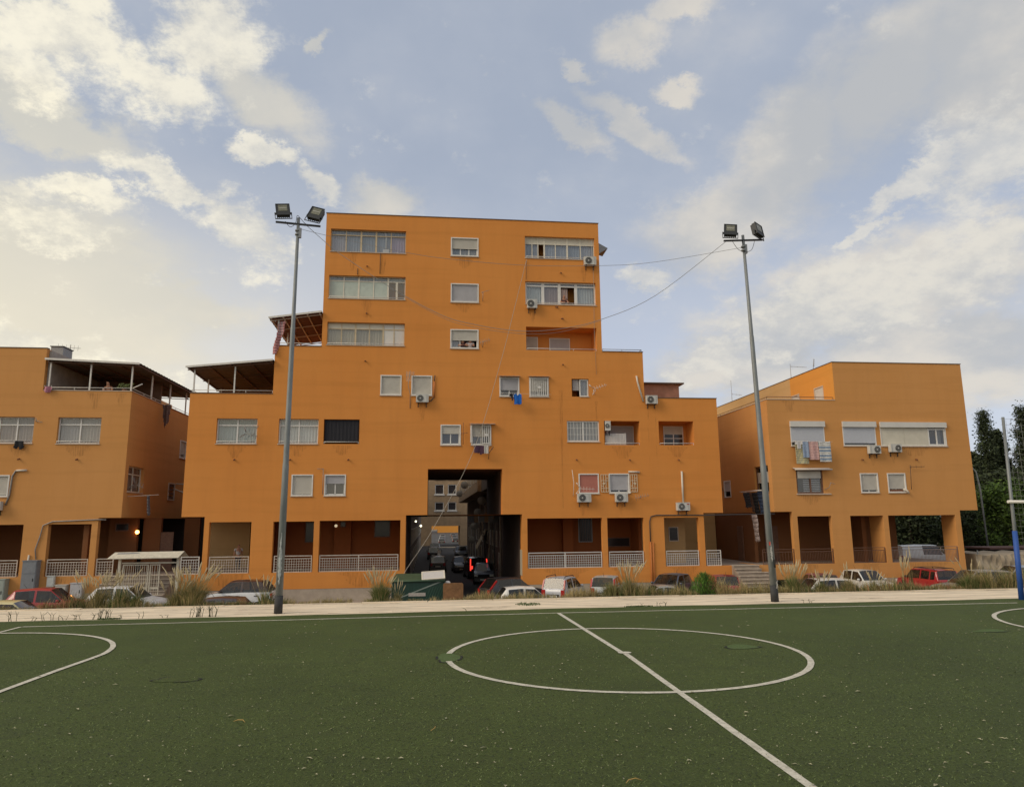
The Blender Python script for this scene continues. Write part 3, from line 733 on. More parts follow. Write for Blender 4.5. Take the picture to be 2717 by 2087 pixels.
# rooms behind the arcade
bk = MB()
bk.box(-10.3, -1.77, YF + 4.5, YF + 4.8, -.585, 2.82); bk.box(-6.3, -5.2, YF + 4.1, YF + 4.5, -.585, 2.82)
bk.box(-10.6, -10.2, YF + 2.6, YF + 4.5, -.585, 2.82)
bk.box(6.23, 14.4, YF + 4.5, YF + 4.8, -.585, 2.82); bk.box(9.3, 10.0, YF + 3.9, YF + 4.5, -.585, 2.82); bk.box(14.3, 14.5, YF + 2.6, YF + 4.5, -.585, 2.82)
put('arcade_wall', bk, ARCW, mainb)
bk = MB(); bk.box(-14.9, -12.2, YF + 5.8, YF + 6.0, -.585, 2.82); bk.box(14.6, 18.1, YF + 4.0, YF + 4.2, -.585, 2.82); put('pale_back_wall', bk, BUFF, mainb)
def inner_window(b, x0, x1, z0, z1, y, fm=BROWNM, bars=False):
    f = frame_mb(PF, x0, x1, z0, z1, .06, y - YF - .04, y - YF - .002); w_ = put('inner_window', f, fm, b)
    pane(w_, PF, x0 + .06, x1 - .06, z0 + .06, z1 - .06, y - YF - .015, mat('unlit_glass', (.03, .03, .035), .15))
    if bars:
        m_ = MB(); n = int((x1 - x0) / .12)
        for i in range(1, n): u = x0 + (x1 - x0) * i / n; m_.box(u - .01, u + .01, y - .07, y - .05, z0, z1)
        put('window_bars', m_, BROWNM, w_)['kind'] = 'stuff'
inner_window(mainb, -8.3, -7.3, 1.1, 2.5, YF + 4.5); inner_window(mainb, -3.7, -2.6, 1.4, 2.6, YF + 4.5); inner_window(mainb, -5.95, -5.55, 2.1, 2.5, YF + 4.1)
inner_window(mainb, 10.5, 11.5, 0.9, 2.6, YF + 4.5, GREYM, True); inner_window(mainb, 12.1, 14.2, .55, 1.2, YF + 4.5); inner_window(mainb, 16.9, 17.6, 0.9, 1.9, YF + 4.0, RAILM)
coping(mainb, [(-7.0, 11.5, 22.75, 0), (-9.90, -7.03, 13.60, 0), (11.53, 14.31, 13.60, 0), (-14.91, -9.93, 10.46, 0), (14.34, 19.33, 10.46, 0)])

bl, lil, gy = (0.42, 0.46, 0.52), (0.46, 0.38, 0.50), (0.38, 0.42, 0.46)
crm = (0.50, 0.44, 0.32)
g_ = (.30, .34, .38)  # sky reflected in the panes is put into these bluish curtain tones
w_ = glazing(mainb, PF, *W_[0], (0, .2, .4, .6, .8, 1), 21.33, [(.50, .48, .52), (.36, .40, .46), (.33, .38, .44), (.34, .39, .46), lil], [g_, g_, g_, g_, g_], BEIGEF, thick_at=(2, 3))
put('boiler_flue', MB().tube([(-3.05, YF + .30, 20.45), (-3.05, YF + .30, 21.3), (-3.12, YF + .30, 21.6)], .055, 8), WHITE, w_)
put('boiler_box', MB().box(-3.25, -2.85, YF + .26, YF + .33, 20.18, 20.45), WHITE, w_)
glazing(mainb, PF, *W_[1], (0, .19, .385, .58, .77, 1), 18.13, ['panelg', 'panelg', 'panelg', 'panelg', 'x'], [g_, g_, g_, g_, g_], FRAME, thick_at=(2, 4), rail=.10)
put('mullion', MB().box(-2.35, -2.22, YF + .18, YF + .26, 16.95, 18.1), FRAME, mainb)
glazing(mainb, PF, *W_[2], (0, .18, .36, .54, .72, .86, 1), 14.86, [crm, crm, (.40, .36, .28), crm, 'panelw', 'panelw'], ['panelc', 'panelc', 'panelc', 'panelc', 'panelw', 'panelw'], BEIGEF, thick_at=(2, 4), rail=.10)
glazing(mainb, PF, *W_[3], (0, .105, .19, .28, .44, .61, .80, 1), 21.18, [(.36, .40, .44), (.40, .42, .46), None, (.42, .45, .50), (.40, .43, .48), (.36, .40, .45), (.42, .44, .48)], ['panelc'] * 7, FRAME, thick_at=(3, 5), rail=.10)
glazing(mainb, PF, *W_[4], (0, .25, .485, .72, 1), 18.16, [(.60, .62, .58), (.40, .30, .26), None, (.58, .60, .57)], [(.5, .5, .48)] * 4, WHITE, fw=.10, thick_at=(1, 2, 3), rail=.10)
curtain(mainb, PF, 8.78, 9.28, 16.95, 18.05, .34, (.42, .32, .29))
glazing(mainb, PF, *W_[5], (0, .5, 1), 8.47, [(.40, .46, .46), (.42, .48, .48)], [(.26, .30, .26)] * 2, WHITE, fw=.07, rail=.14)
glazing(mainb, PF, *W_[6], (0, .5, 1), 8.47, [(.62, .62, .60), (.66, .66, .64)], [(.52, .54, .52)] * 2, WHITE, fw=.07, rail=.14)
# black outdoor blind
bb = curtain(mainb, PF, -6.62, -4.50, 7.42, 8.84, 0.12, (.018, .018, .024), 9, .008, 'outdoor_blind')
low_rail(mainb, [(-6.62, YF + .02, 7.31), (-4.50, YF + .02, 7.31)], .12, RAILG, 2.0, 'window_rail')
w_ = glazing(mainb, PF, *W_[8], (0, .5, 1), None, [(.46, .43, .40), (.46, .43, .40)], None, WHITE, fw=.085, d=.10)
gr = MB()
for x in (9.22, 9.44, 9.66, 9.88, 10.28, 10.50, 10.72, 10.94): gr.box(x - .010, x + .010, YF + .04, YF + .06, 7.58, 8.80)
for z in (7.98, 8.40): gr.box(9.06, 11.06, YF + .05, YF + .065, z - .010, z + .010)
put('grille', gr, WHITE, w_)
glazing(mainb, PF, 9.90, 10.50, 10.52, 11.68, (0, 1), None, [(.40, .40, .42)], None, WHITE, fw=.07, d=.12)
curtain(mainb, PF, 9.46, 9.88, 10.95, 11.68, .20, (.42, .40, .40), 3, .02)
# shuttered windows
shutter_window(mainb, PF, *SMALL[0], drop=.60, sm=SHUT, sashes=3, cur=[(.3, .33, .34), (.42, .40, .36), (.40, .38, .34)])
shutter_window(mainb, PF, *SMALL[1], drop=.97, sm=SHUTG)
shutter_window(mainb, PF, *SMALL[2], drop=.58, sm=SHUT, sashes=3, cur=[(.40, .40, .40), None, None], openc=(1, 2))
shutter_window(mainb, PF, *SMALL[3], drop=1.0, sm=SHUT); shutter_window(mainb, PF, *SMALL[4], drop=1.0, sm=SHUT)
w_ = shutter_window(mainb, PF, *SMALL[5], drop=.68, sm=SHUTG, cur=[None, None])
def awning(w, x0, x1, z, out, m, drop=.12):
    mb = MB(); n = 10
    for i in range(n):
        a, c = x0 + (x1 - x0) * i / n, x0 + (x1 - x0) * (i + 1) / n; k = .018 * (i % 2); k2 = .018 * ((i + 1) % 2)
        mb.face([(a, YF, z + k), (c, YF, z + k2), (c, YF - out, z - drop + k2), (a, YF - out, z - drop + k)])
        mb.face([(a, YF - out, z - drop + k), (c, YF - out, z - drop + k2), (c, YF - out, z - drop - .02), (a, YF - out, z - drop - .02)])
    put('awning', mb, m, w)
AWN = mat('faded_awning', (.36, .25, .19), .8, .2, 8)
awning(w_, 4.46, 5.90, 11.84, .28, AWN, .06)
def bar_grille(w, x0, x1, z0, z1, n, y, m, rect=True):
    mb = MB()
    for i in range(n + 1): x = x0 + (x1 - x0) * i / n; mb.box(x - .022, x + .022, y, y + .03, z0, z1)
    mb.box(x0 - .022, x1 + .022, y - .004, y + .034, z0 - .03, z0 + .03); mb.box(x0 - .022, x1 + .022, y - .004, y + .034, z1 - .03, z1 + .03)
    if rect: mb.box((x0 + x1) / 2 - .09, (x0 + x1) / 2 + .09, y - .008, y + .038, (z0 + z1) / 2 - .09, (z0 + z1) / 2 + .05)
    return put('grille', mb, m, w)
w_ = shutter_window(mainb, PF, *SMALL[6], drop=.75, sm=SHUT, cur=[(.4, .4, .4), (.4, .4, .4)])
bar_grille(w_, 6.60, 7.70, 10.53, 11.68, 8, YF - .09, WHITE); awning(w_, 6.42, 7.86, 11.84, .25, AWN, .05)
w_ = shutter_window(mainb, PF, *SMALL[7], drop=.44, sm=SHUT, cur=[None, None])
w_ = shutter_window(mainb, PF, *SMALL[8], drop=.60, sm=SHUT, cur=[(.20, .18, .14), None])
bar_grille(w_, 3.40, 3.90, 7.36, 8.50, 4, YF - .10, WHITE)
g2 = MB()
for y in (YF - .62, YF - .46, YF - .30, YF - .14): g2.box(2.60, 2.63, y, y + .03, 7.36, 8.48)
for z in (7.36, 7.9, 8.45): g2.box(2.595, 2.635, YF - .62, YF - .10, z, z + .03)
put('open_grille_leaf', g2, WHITE, w_)
awning(w_, 2.56, 4.22, 8.66, .34, AWN, .07)
# pink panel window and the one with open patterned grilles
w_ = put('window', frame_mb(PF, *SMALL[9], .07, -.035, .10), WHITE, mainb)
put('panel', PF.box(MB(), 9.73, 10.94, 4.19, 5.34, .03, .06), PINKP, w_); put('sill', PF.box(MB(), 9.63, 11.04, 4.07, 4.12, -.07, .05), SILL, w_)
w_ = shutter_window(mainb, PF, *SMALL[10], drop=.88, sm=SHUTG, cur=[None, None])
for s, (a, b_) in enumerate(((11.14, 11.64), (13.10, 13.56))):
    q = MB(); y = YF - .06
    for x in [a + (b_ - a) * t for t in (0, .33, .66, 1)]: q.box(x - .018, x + .018, y, y + .03, 4.22, 5.34)
    for t, z in enumerate((4.22, 4.45, 4.95, 5.34)): q.box(a, b_, y + .002, y + .028, z - .018, z + .018)
    for i, z in enumerate((4.6, 4.8, 5.1)): q.box(a + (b_ - a) * (i % 3) / 3, a + (b_ - a) * (i % 3 + 1) / 3, y + .003, y + .027, z - .018, z + .018)
    q.disc(((a + b_) / 2 - .08 + .16 * s, y - .012, 4.75), .075, 'y', 10, .04)
    put('open_grille_leaf', q, mat('cream_grille', (.62, .52, .36), .6), w_)
shutter_window(mainb, PF, *SMALL[11], drop=.97, sm=SHUT)
w_ = shutter_window(mainb, PF, *SMALL[12], drop=.42, sm=SHUTG, cur=[None, None])

# loggias
def back_window(b, x0, x1, z0, z1, d, drop, m=SHUT, fm=WHITE, cross=False):
    f = frame_mb(PF, x0, x1, z0, z1, .06, d - .06, d - .003); w_ = put('loggia_window', f, fm, b)
    zc = z1 - .06 - (z1 - z0 - .12) * drop
    shutter(w_, PF, x0 + .06, x1 - .06, zc, z1 - .06, d - .05, m)
    if drop < .95:
        pane(w_, PF, x0 + .06, x1 - .06, z0 + .06, zc - .03, d - .03, mat('unlit_glass', (.03, .03, .035), .15))
        if cross:
            q = MB(); xm = (x0 + x1) / 2; q.box(xm - .03, xm + .03, YF + d - .055, YF + d - .032, z0 + .06, zc - .036); q.box(x0 + .06, x1 - .06, YF + d - .05, YF + d - .034, zc - .33, zc - .28); put('sash', q, fm, w_)
    return w_
def loggia_rail(b, x0, x1, z, m=RAILG):
    low_rail(b, [(x0 + .05, YF + .03, z), (x1 - .05, YF + .03, z)], .13, m, 1.6, 'loggia_rail')
loggia_rail(mainb, 6.34, 11.16, 13.62); back_window(mainb, 6.45, 7.35, 13.63, 14.9, 1.5, 1.0); back_window(mainb, 8.15, 9.6, 13.63, 14.85, 1.5, 1.0, SHUTG)
loggia_rail(mainb, 11.47, 13.89, 7.29); back_window(mainb, 12.0, 13.9, 7.3, 8.75, 1.5, 1.0, SHUTG)
loggia_rail(mainb, 15.20, 17.62, 7.29); back_window(mainb, 16.0, 17.4, 7.3, 8.75, 1.5, .36, SHUT, cross=True)
# arcade railings
lattice_rail(mainb, -14.80, -13.72, -.57, .47, YF + .06, RAILG, pitch=.15)
lattice_rail(mainb, -13.16, -10.84, -.55, .45, YF + .06, RAILM); lattice_rail(mainb, -9.36, -7.10, -.55, .45, YF + .06, RAILM)
lattice_rail(mainb, -6.65, -1.86, -.55, .45, YF + .06, RAILM, mid=(-4.28,))
lattice_rail(mainb, 6.31, 11.08, -.55, .42, YF + .06, RAILG, mid=(8.68,)); lattice_rail(mainb, 11.56, 13.84, -.55, .42, YF + .06, RAILG)
lattice_rail(mainb, 15.35, 17.54, -.55, .42, YF + .06, RAILG); lattice_rail(mainb, 18.06, 19.05, -.575, .42, YF + .06, RAILG, pitch=.15)
low_rail(mainb, [(-14.85, YF + .1, 10.5), (-9.95, YF + .1, 10.5)], .18, RAILG, 1.7); low_rail(mainb, [(-14.85, YF + .1, 10.5), (-14.85, YF + 11.8, 10.5)], .18, RAILG, 3.0)
low_rail(mainb, [(-9.85, YF + .1, 13.64), (-7.05, YF + .1, 13.64)], .18, RAILG, 1.4)
low_rail(mainb, [(11.55, YF + .1, 13.64), (14.25, YF + .1, 13.64), (14.25, YF + 6, 13.64)], .15, GREYM, 1.4)
for x, z, d in ((-4.25, 19.1, 0), (-4.2, 15.87, 0), (-4.2, 12.67, 0), (-12.0, 6.29, 0), (-8.64, 6.29, 0), (-5.08, 6.29, 0), (8.78, 19.05, 0), (8.39, 16.62, .12), (8.77, 15.82, .08), (8.78, 12.64, 0), (9.55, 6.3, 0), (13.12, 6.29, 0), (16.45, 6.29, 0)): spout(mainb, x, z, d)
# storage box on the right terrace, small hood on the tower's side
bx = MB(); bx.box(14.4, 17.9, YF + 3.2, YF + 7, 10.5, 12.02); put('rooftop_room', bx, mat('pinkish_render', (.42, .22, .15), .9, .25, 2), mainb)
bx = MB(); bx.box(14.36, 18.2, YF + 2.9, YF + 7.2, 12.025, 12.12); put('rooftop_room_roof', bx, COPE, mainb)
bx = MB(); bx.face([(11.51, YF + .6, 21.65), (12.35, YF + .8, 21.3), (12.35, YF + 2.4, 21.3), (11.51, YF + 2.6, 21.65)]); bx.face([(11.51, YF + .6, 21.65), (12.35, YF + .8, 21.3), (11.51, YF + .6, 20.7)])
put('side_hood', bx, GREYM, mainb)
# white conduits, cables fixed to the wall
cn = MB()
cn.tube([(16.62, YF - .05, 3.5), (16.62, YF - .05, 5.55)], .065, 8); cn.tube([(13.0, YF - .05, 5.52), (13.75, YF - .05, 5.50)], .06, 8); cn.tube([(13.02, YF - .05, 4.10), (13.10, YF - .05, 4.2)], .05, 8)
cn.tube([(13.80, YF - .05, 11.95), (13.86, YF - .05, 11.5), (14.2, YF - .05, 10.2)], .06, 8)
put('pipe_cover', cn, CONDUIT, mainb)
cn = MB(); cn.tube([(14.30, YF - .05, ZS + .2), (14.30, YF - .05, 1.0)], .045, 8); cn.tube([(14.46, YF - .05, ZS + .2), (14.46, YF - .05, .98)], .045, 8); cn.tube([(.26, YF - .05, 10.35), (.26, YF - .05, 11.4)], .05, 8)
put('pipe_cover', cn, ORCOND, mainb)
cn = MB(); cn.tube([(14.30, YF - .04, 1.0), (14.30, YF - .04, 2.3), (14.40, YF - .04, 2.62), (14.75, YF - .04, 2.70), (17.9, YF - .04, 2.68), (22.9, YF - .04, 2.72)], .035, 6)
cn.tube([(.26, YF - .05, 11.4), (.30, YF - .08, 11.8)], .03, 6); cn.tube([(.24, YF - .05, 10.35), (.05, YF - .08, 10.1), (-.1, YF - .1, 10.1)], .03, 6)
cn.tube([(-3.40, YF - .03, 20.06), (-3.40, YF - .03, 18.62)], .018, 5); cn.tube([(-4.86, YF - .03, 18.95), (-4.86, YF - .03, 18.5)], .018, 5); cn.tube([(6.42, YF - .05, 19.9), (6.38, YF - .05, 18.5)], .015, 5)

put('wall_cable', cn, CABLE, mainb)
put('wall_cable', MB().tube([(10.98, YF - .04, 21.5), (11.05, YF - .04, 19.0), (11.0, YF - .04, 14.9), (11.05, YF - .04, 12.0)], .010, 5), ROPE, mainb)

def stain_mat():
    m = bpy.data.materials.new('rain_stain'); m.use_nodes = True; nt = m.node_tree; p = nt.nodes['Principled BSDF']; p.inputs['Base Color'].default_value = (.16, .075, .03, 1); p.inputs['Roughness'].default_value = .95
    t = nt.nodes.new('ShaderNodeTexCoord'); mp = nt.nodes.new('ShaderNodeMapping'); mp.inputs[3].default_value = (9, 1, .8); n = nt.nodes.new('ShaderNodeTexNoise'); n.inputs['Scale'].default_value = 1.6; n.inputs['Detail'].default_value = 6
    r = nt.nodes.new('ShaderNodeMapRange'); r.inputs[1].default_value = .42; r.inputs[2].default_value = .8; r.inputs[4].default_value = .36
    for a, b in ((t.outputs['Object'], mp.inputs[0]), (mp.outputs[0], n.inputs['Vector']), (n.outputs[0], r.inputs[0]), (r.outputs[0], p.inputs['Alpha'])): nt.links.new(a, b)
    return m
STAIN = stain_mat(); _rs = random.Random(8)
def stains(b, spots):
    for (x, w, z1, z0) in spots:
        mb = MB(); n = 8; P = []
        for i in range(n + 1): t = i / n; k = w * (1 - t * .7) * _rs.uniform(.7, 1.2); c = x + _rs.uniform(-.02, .02); P.append((c - k / 2, c + k / 2, z1 + (z0 - z1) * t))
        for p, q in zip(P[:-1], P[1:]): mb.face([(q[0], YF - .004, q[2]), (q[1], YF - .004, q[2]), (p[1], YF - .004, p[2]), (p[0], YF - .004, p[2])])
        put('rain_stain', mb, STAIN, b)
stains(mainb, [(14.5, .10, 9.9, 5.6), (15.0, .08, 9.9, 6.4), (8.6, .22, 10.9, 3.2), (11.0, .25, 10.2, 8.95), (10.4, .5, 19.5, 18.5), (-3.2, .5, 20.0, 18.6), (-5.2, .6, 20.0, 18.8), (-4.2, .8, 16.8, 15.6), (6.8, .4, 16.3, 15.3), (-.5, .5, 9.9, 8.8), (12.4, .4, 3.5, 2.7), (9.9, .5, 3.5, 2.7), (16.5, .4, 2.95, 2.6), (-12, 1.2, 7.2, 6.4), (-8.2, 1.2, 7.2, 6.5), (-5.5, 1.2, 7.2, 6.6), (12.7, 1.6, 7.2, 6.4), (16.4, 1.5, 7.2, 6.5), (2.2, 1.2, 19.9, 19.2), (2.2, 1.2, 16.7, 16.1), (-12, 2, -.6, -1.5), (-4, 3, -.6, -1.5), (8.7, 3, -.6, -1.5), (12.7, 2, -.6, -1.5), (16.5, 2, -.6, -1.5)])

# ------------------------------------------------------------------ left building
leftb = root('apartment_building', (-24, YF, ZS), 'apartment building', 'ochre apartment building on the left with a roofed corner terrace')
lw = MB()
LW = [(-26.7, -23.83, 7.29, 8.89), (-22.49, -20.0, 7.27, 8.88)]
lh = [(*w, 1.15, True) for w in LW] + [(-26.2, -24.86, 4.1, 5.37, .9, True)]
facade(lw, FRONT, [(-38, -18.37, 2.82, 10.52), (-38, -23.55, 10.52, 13.16)], lh, 22.0, skip=lambda ax, v, m: ax == 'u' and abs(v + 18.37) < .01 and m < 10.52, back=True)
SIDE_L = lambda u, z, d: (-18.37 - d, u, z)
PSL = Plane(SIDE_L)
facade(lw, SIDE_L, [(YF, YF + 22, 2.82, 10.52)], [(46.5, 48.95, 4.39, 5.98, .8, True), (53.5, 54.7, 4.1, 5.3, .5, True), (55.25, 56.65, 7.25, 8.54, .6, True)], .8, skip=lambda *a: True)
facade(lw, FRONT, [(-38, -19.65, -1.54, 2.819), (-19.65, -18.95, -1.54, -.58)], [(-27.3, -23.80, -.56, 2.46, .35, False), (-32, -28.6, -.56, 2.46, .35, False), (-22.42, -20.0, -.56, 2.46, .35, False)], .35, back=True)
put('wall', lw, OCHRE, leftb)
q = MB(); q.box(-38, -18.95, YF + .012, YF + .34, ZS, -1.541); put('plinth', q, PLINTH, leftb)
q = MB(); q.box(-38, -19.0, YF + .353, YF + 14, -.9, -.585); put('arcade_floor', q, STAIR, leftb)
q = MB(); q.box(-38, -20.3, YF + 4.5, YF + 4.8, -.585, 2.815); q.box(-20.6, -20.3, YF + .4, YF + 1.5, -.585, 2.815); q.box(-20.3, -18.6, YF + 3.2, YF + 3.5, -.585, 2.815); q.box(-18.5, -17.4, YF + 3.9, YF + 4.2, -.585, 2.815); q.box(-16.6, -15.6, YF + 6, YF + 6.3, -.585, 2.815)
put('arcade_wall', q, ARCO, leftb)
q = MB(); q.box(-17.4, -16.6, YF + 3.95, YF + 4.0, -.585, 1.9); put('door', q, BROWNM, leftb)
inner_window(leftb, -19.95, -19.1, 2.0, 2.5, YF + 3.2)
coping(leftb, [(-38, -23.55, 13.16, 0)])
q = MB(); q.box(-23.5, -18.33, YF - .03, YF + .3, 10.522, 10.57); q.box(-18.60, -18.33, YF + .302, YF + 22, 10.522, 10.57); put('terrace_coping', q, SILL, leftb)
glazing(leftb, PF, *LW[0], (0, .29, .64, 1), 8.42, [None, (.42, .33, .30), (.44, .35, .32)], [None, (.30, .26, .25), (.30, .26, .25)], WHITE, fw=.07, rail=.14)
glazing(leftb, PF, *LW[1], (0, .5, 1), 8.45, [(.46, .42, .42), (.48, .42, .38)], [(.34, .30, .30), (.36, .33, .32)], WHITE, fw=.07, rail=.14)
shutter_window(leftb, PF, -26.2, -24.86, 4.1, 5.38, drop=.97)
glazing(leftb, PSL, 46.5, 48.95, 4.39, 5.98, (0, .5, 1), 5.5, [(.30, .24, .20), (.26, .21, .18)], [(.28, .22, .20)] * 2, FRAME, fw=.07)
w_ = put('window', frame_mb(PSL, 53.45, 54.75, 4.08, 5.32, .08, -.05, .05), SILL, leftb)
q = MB()
for i in range(5):
    for j in range(4): PSL.box(q, 53.6 + i * .22, 53.68 + i * .22, 4.2 + j * .28, 4.36 + j * .28, -.02, .03)
put('grille', q, BROWNM, w_)
shutter_window(leftb, PSL, 55.25, 56.68, 7.24, 8.55, drop=.8)
lattice_rail(leftb, -27.2, -23.95, -.55, .42, YF + .06, RAILM); lattice_rail(leftb, -22.34, -20.06, -.55, .43, YF + .06, RAILM, pitch=.15); lattice_rail(leftb, -19.58, -18.62, -.57, .43, YF + .06, RAILM, pitch=.15)
low_rail(leftb, [(-23.45, YF + .1, 10.57), (-18.45, YF + .1, 10.57), (-18.45, YF + 16, 10.57)], .17, RAILG, 1.9)
for x, z in ((-24.45, 6.32), (-21.18, 6.30)): spout(leftb, x, z)
q = MB().tube([(-21.9, YF - .04, ZS + 1), (-22.9, YF - .05, .45), (-23.0, YF - .05, 1.0), (-22.8, YF - .05, 1.8), (-22.7, YF - .05, 2.4), (-22.2, YF - .05, 2.62), (-19.7, YF - .05, 2.72), (-19.2, YF - .05, 2.70)][1:], .035, 6)
q.tube([(-24.9, YF - .05, 3.6), (-24.75, YF - .06, 4.2), (-24.70, YF - .06, 5.3), (-24.55, YF - .05, 5.62), (-24.2, YF - .05, 5.64)], .05, 7)
put('wall_cable', q, ANT, leftb)
q = MB().tube([(-24.5, YF - .05, 5.64), (-23.95, YF - .05, 5.66)], .06, 8); q.tube([(-23.45, YF - .06, -1.9), (-23.3, YF - .06, .7)], .05, 8); put('pipe_cover', q, CONDUIT, leftb)
# grey set-back roof room behind the terrace
q = MB(); q.box(-23.54, -23.40, YF + .31, YF + 8, 10.57, 13.1); put('terrace_side_wall', q, mat('grey_render', (.38, .36, .33), .9, .2, 2), leftb)
q = MB(); q.box(-23.3, -19.0, YF + 6.5, YF + 6.7, 10.57, 12.4); put('terrace_back_wall', q, mat('brown_render', (.20, .13, .09), .9, .2, 2), leftb)
q = frame_mb(PF, -22.6, -21.8, 10.57, 12.0, .06, 6.4, 6.49); put('terrace_door', q, BROWNM, leftb)

stains(leftb, [(-21.2, 1.8, 7.15, 6.5), (-24.6, 1.2, 7.15, 6.5), (-21.2, 1.6, -.6, -1.5), (-20.5, .8, 10.4, 9.4), (-19, .6, 10.4, 9.6)])
# ------------------------------------------------------------------ right building
rightb = root('apartment_building', (30, YF, ZS), 'apartment building', 'ochre apartment building on the right with laundry under its front windows')
rw = MB()
RW = [(24.44, 26.90, 7.26, 8.93), (28.24, 30.66, 7.28, 8.93), (31.00, 35.92, 7.28, 8.91), (24.62, 26.52, 4.05, 5.66)]
RS = [(29.20, 30.51, 4.09, 5.41), (31.19, 32.53, 4.09, 5.41)]
facade(rw, FRONT, [(22.90, 37.65, 2.86, 10.44), (27.91, 37.65, 10.44, 13.14)], [(*w, 1.1, True) for w in RW] + [(w[0] + .03, w[1] - .03, w[2] + .03, w[3] - .03, .92, True) for w in RS], 22.0,
       skip=lambda ax, v, m: ax == 'u' and (abs(v - 22.9) < .01 or abs(v - 27.91) < .01), back=True)
SIDE_R = lambda u, z, d: (22.90 + d, u, z)
PSR = Plane(SIDE_R)
facade(rw, SIDE_R, [(YF, YF + 22, 2.86, 10.44)], [(46.5, 48.6, 4.15, 6.0, .9, True), (52.75, 54.0, 4.03, 5.33, .5, True)], .9, skip=lambda *a: True)
rl_ = [(24.48, 26.89, -.56, 2.55, .35, False), (28.24, 30.62, -.56, 2.55, .35, False), (30.98, 35.91, -.56, 2.55, .35, False)]
facade(rw, FRONT, [(24.13, 36.30, -1.54, 2.859), (21.45, 24.13, -1.54, -.58)], rl_, .35, back=True)
rw.box(21.45, 21.75, YF + .352, YF + 3, -1.54, -.58)
rw.box(35.91, 36.30, YF + .352, YF + 1.4, -.58, 2.85); rw.box(30.62, 30.98, YF + .352, YF + 1.6, -.58, 2.85)
put('wall', rw, OCHRE, rightb)
SIDE_U = lambda u, z, d: (27.91 + d, u, z)
PSU = Plane(SIDE_U)
q = MB(); facade(q, SIDE_U, [(YF, YF + 6, 10.44, 13.14)], [(47.35, 48.6, 10.55, 11.75, .5, True), (50.7, 51.9, 10.55, 11.72, .5, True)], .5, skip=lambda *a: True); put('terrace_wall', q, AMBER, rightb)
q = MB(); facade(q, SIDE_U, [(YF + 6, YF + 22, 10.44, 13.14)], [], .5, skip=lambda *a: True); put('terrace_wall', q, BUFF, rightb)
q = MB(); q.box(24.13, 36.3, YF + .012, YF + .34, ZS, -1.541); put('plinth', q, PLINTH, rightb)
q = MB(); q.box(21.5, 36.28, YF + .353, YF + 14, -.9, -.585); put('arcade_floor', q, STAIR, rightb)
q = MB(); q.box(23.0, 34.2, YF + 4.0, YF + 4.3, -.585, 2.85); q.box(22.66, 22.9, YF + 2.8, YF + 9.8, -.585, 2.85); q.box(30.0, 30.3, YF + 1.6, YF + 4, -.585, 2.85)
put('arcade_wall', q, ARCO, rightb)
q = MB(); q.box(24.0, 25.0, YF + 3.93, YF + 3.99, -.585, 1.9); q.box(22.58, 22.655, YF + 4.5, YF + 5.4, -.585, 1.9); put('door', q, BROWNM, rightb)
coping(rightb, [(27.91, 37.65, 13.14, 0)])
q = MB(); q.box(27.88, 28.1, YF + .302, YF + 22, 13.142, 13.19); put('roof_coping', q, COPE, rightb)
q = MB(); q.box(22.87, 27.9, YF - .03, YF + .25, 10.442, 10.49); q.box(22.87, 23.1, YF + .252, YF + 22, 10.442, 10.49); put('terrace_coping', q, SILL, rightb)
def box_shutter_window(b, u0, u1, z0, z1, gap, m):
    w_ = put('window', frame_mb(PF, u0, u1, z0, z1, .06, -.02, .12), WHITE, b)
    put('shutter_box', PF.box(MB(), u0 - .02, u1 + .02, z1 - .36, z1 + .02, -.16, -.021), PANELW, w_)
    put('blind', PF.box(MB(), u0 + .06, u1 - .06, z0 + .06 + gap, z1 - .37, -.015, 0.01), m, w_)
    pane(w_, PF, u0 + .06, u1 - .06, z0 + .06, z1 - .36, .10); interior(w_, PF, u0 + .06, u1 - .06, z0 + .06, z1 - .06, .13, .8)
    put('sill', PF.box(MB(), u0 - .04, u1 + .04, z0 - .05, z0 - .001, -.07, .05), SILL, w_)
    return w_
box_shutter_window(rightb, *RW[0], .22, BLIND); box_shutter_window(rightb, *RW[1], .13, BLIND)
w_ = put('window', frame_mb(PF, *RW[2], .05, -.02, .12), WHITE, rightb)
put('shutter_box', PF.box(MB(), 30.98, 35.94, 8.56, 8.93, -.16, -.021), PANELW, w_)
put('panel', PF.box(MB(), 31.05, 32.78, 7.33, 8.555, .02, .05), PANELC, w_); put('panel', PF.box(MB(), 32.79, 34.55, 7.33, 8.555, .02, .05), PANELC, w_)
w2 = put('sliding_window', frame_mb(PF, 34.56, 35.86, 7.33, 8.5, .09, .0, .08), WHITE, w_)
q = MB(); PF.box(q, 35.17, 35.25, 7.42, 8.41, .01, .07); put('sash', q, WHITE, w_)
for a, c in ((34.65, 35.17), (35.25, 35.77)): pane(w_, PF, a, c, 7.42, 8.41, .05); 
curtain(w_, PF, 35.3, 35.6, 7.42, 8.41, .18, (.16, .16, .15)); interior(w_, PF, 34.6, 35.85, 7.34, 8.5, .2, .8)
put('sill', PF.box(MB(), 30.96, 35.96, 7.22, 7.279, -.07, .05), SILL, w_)
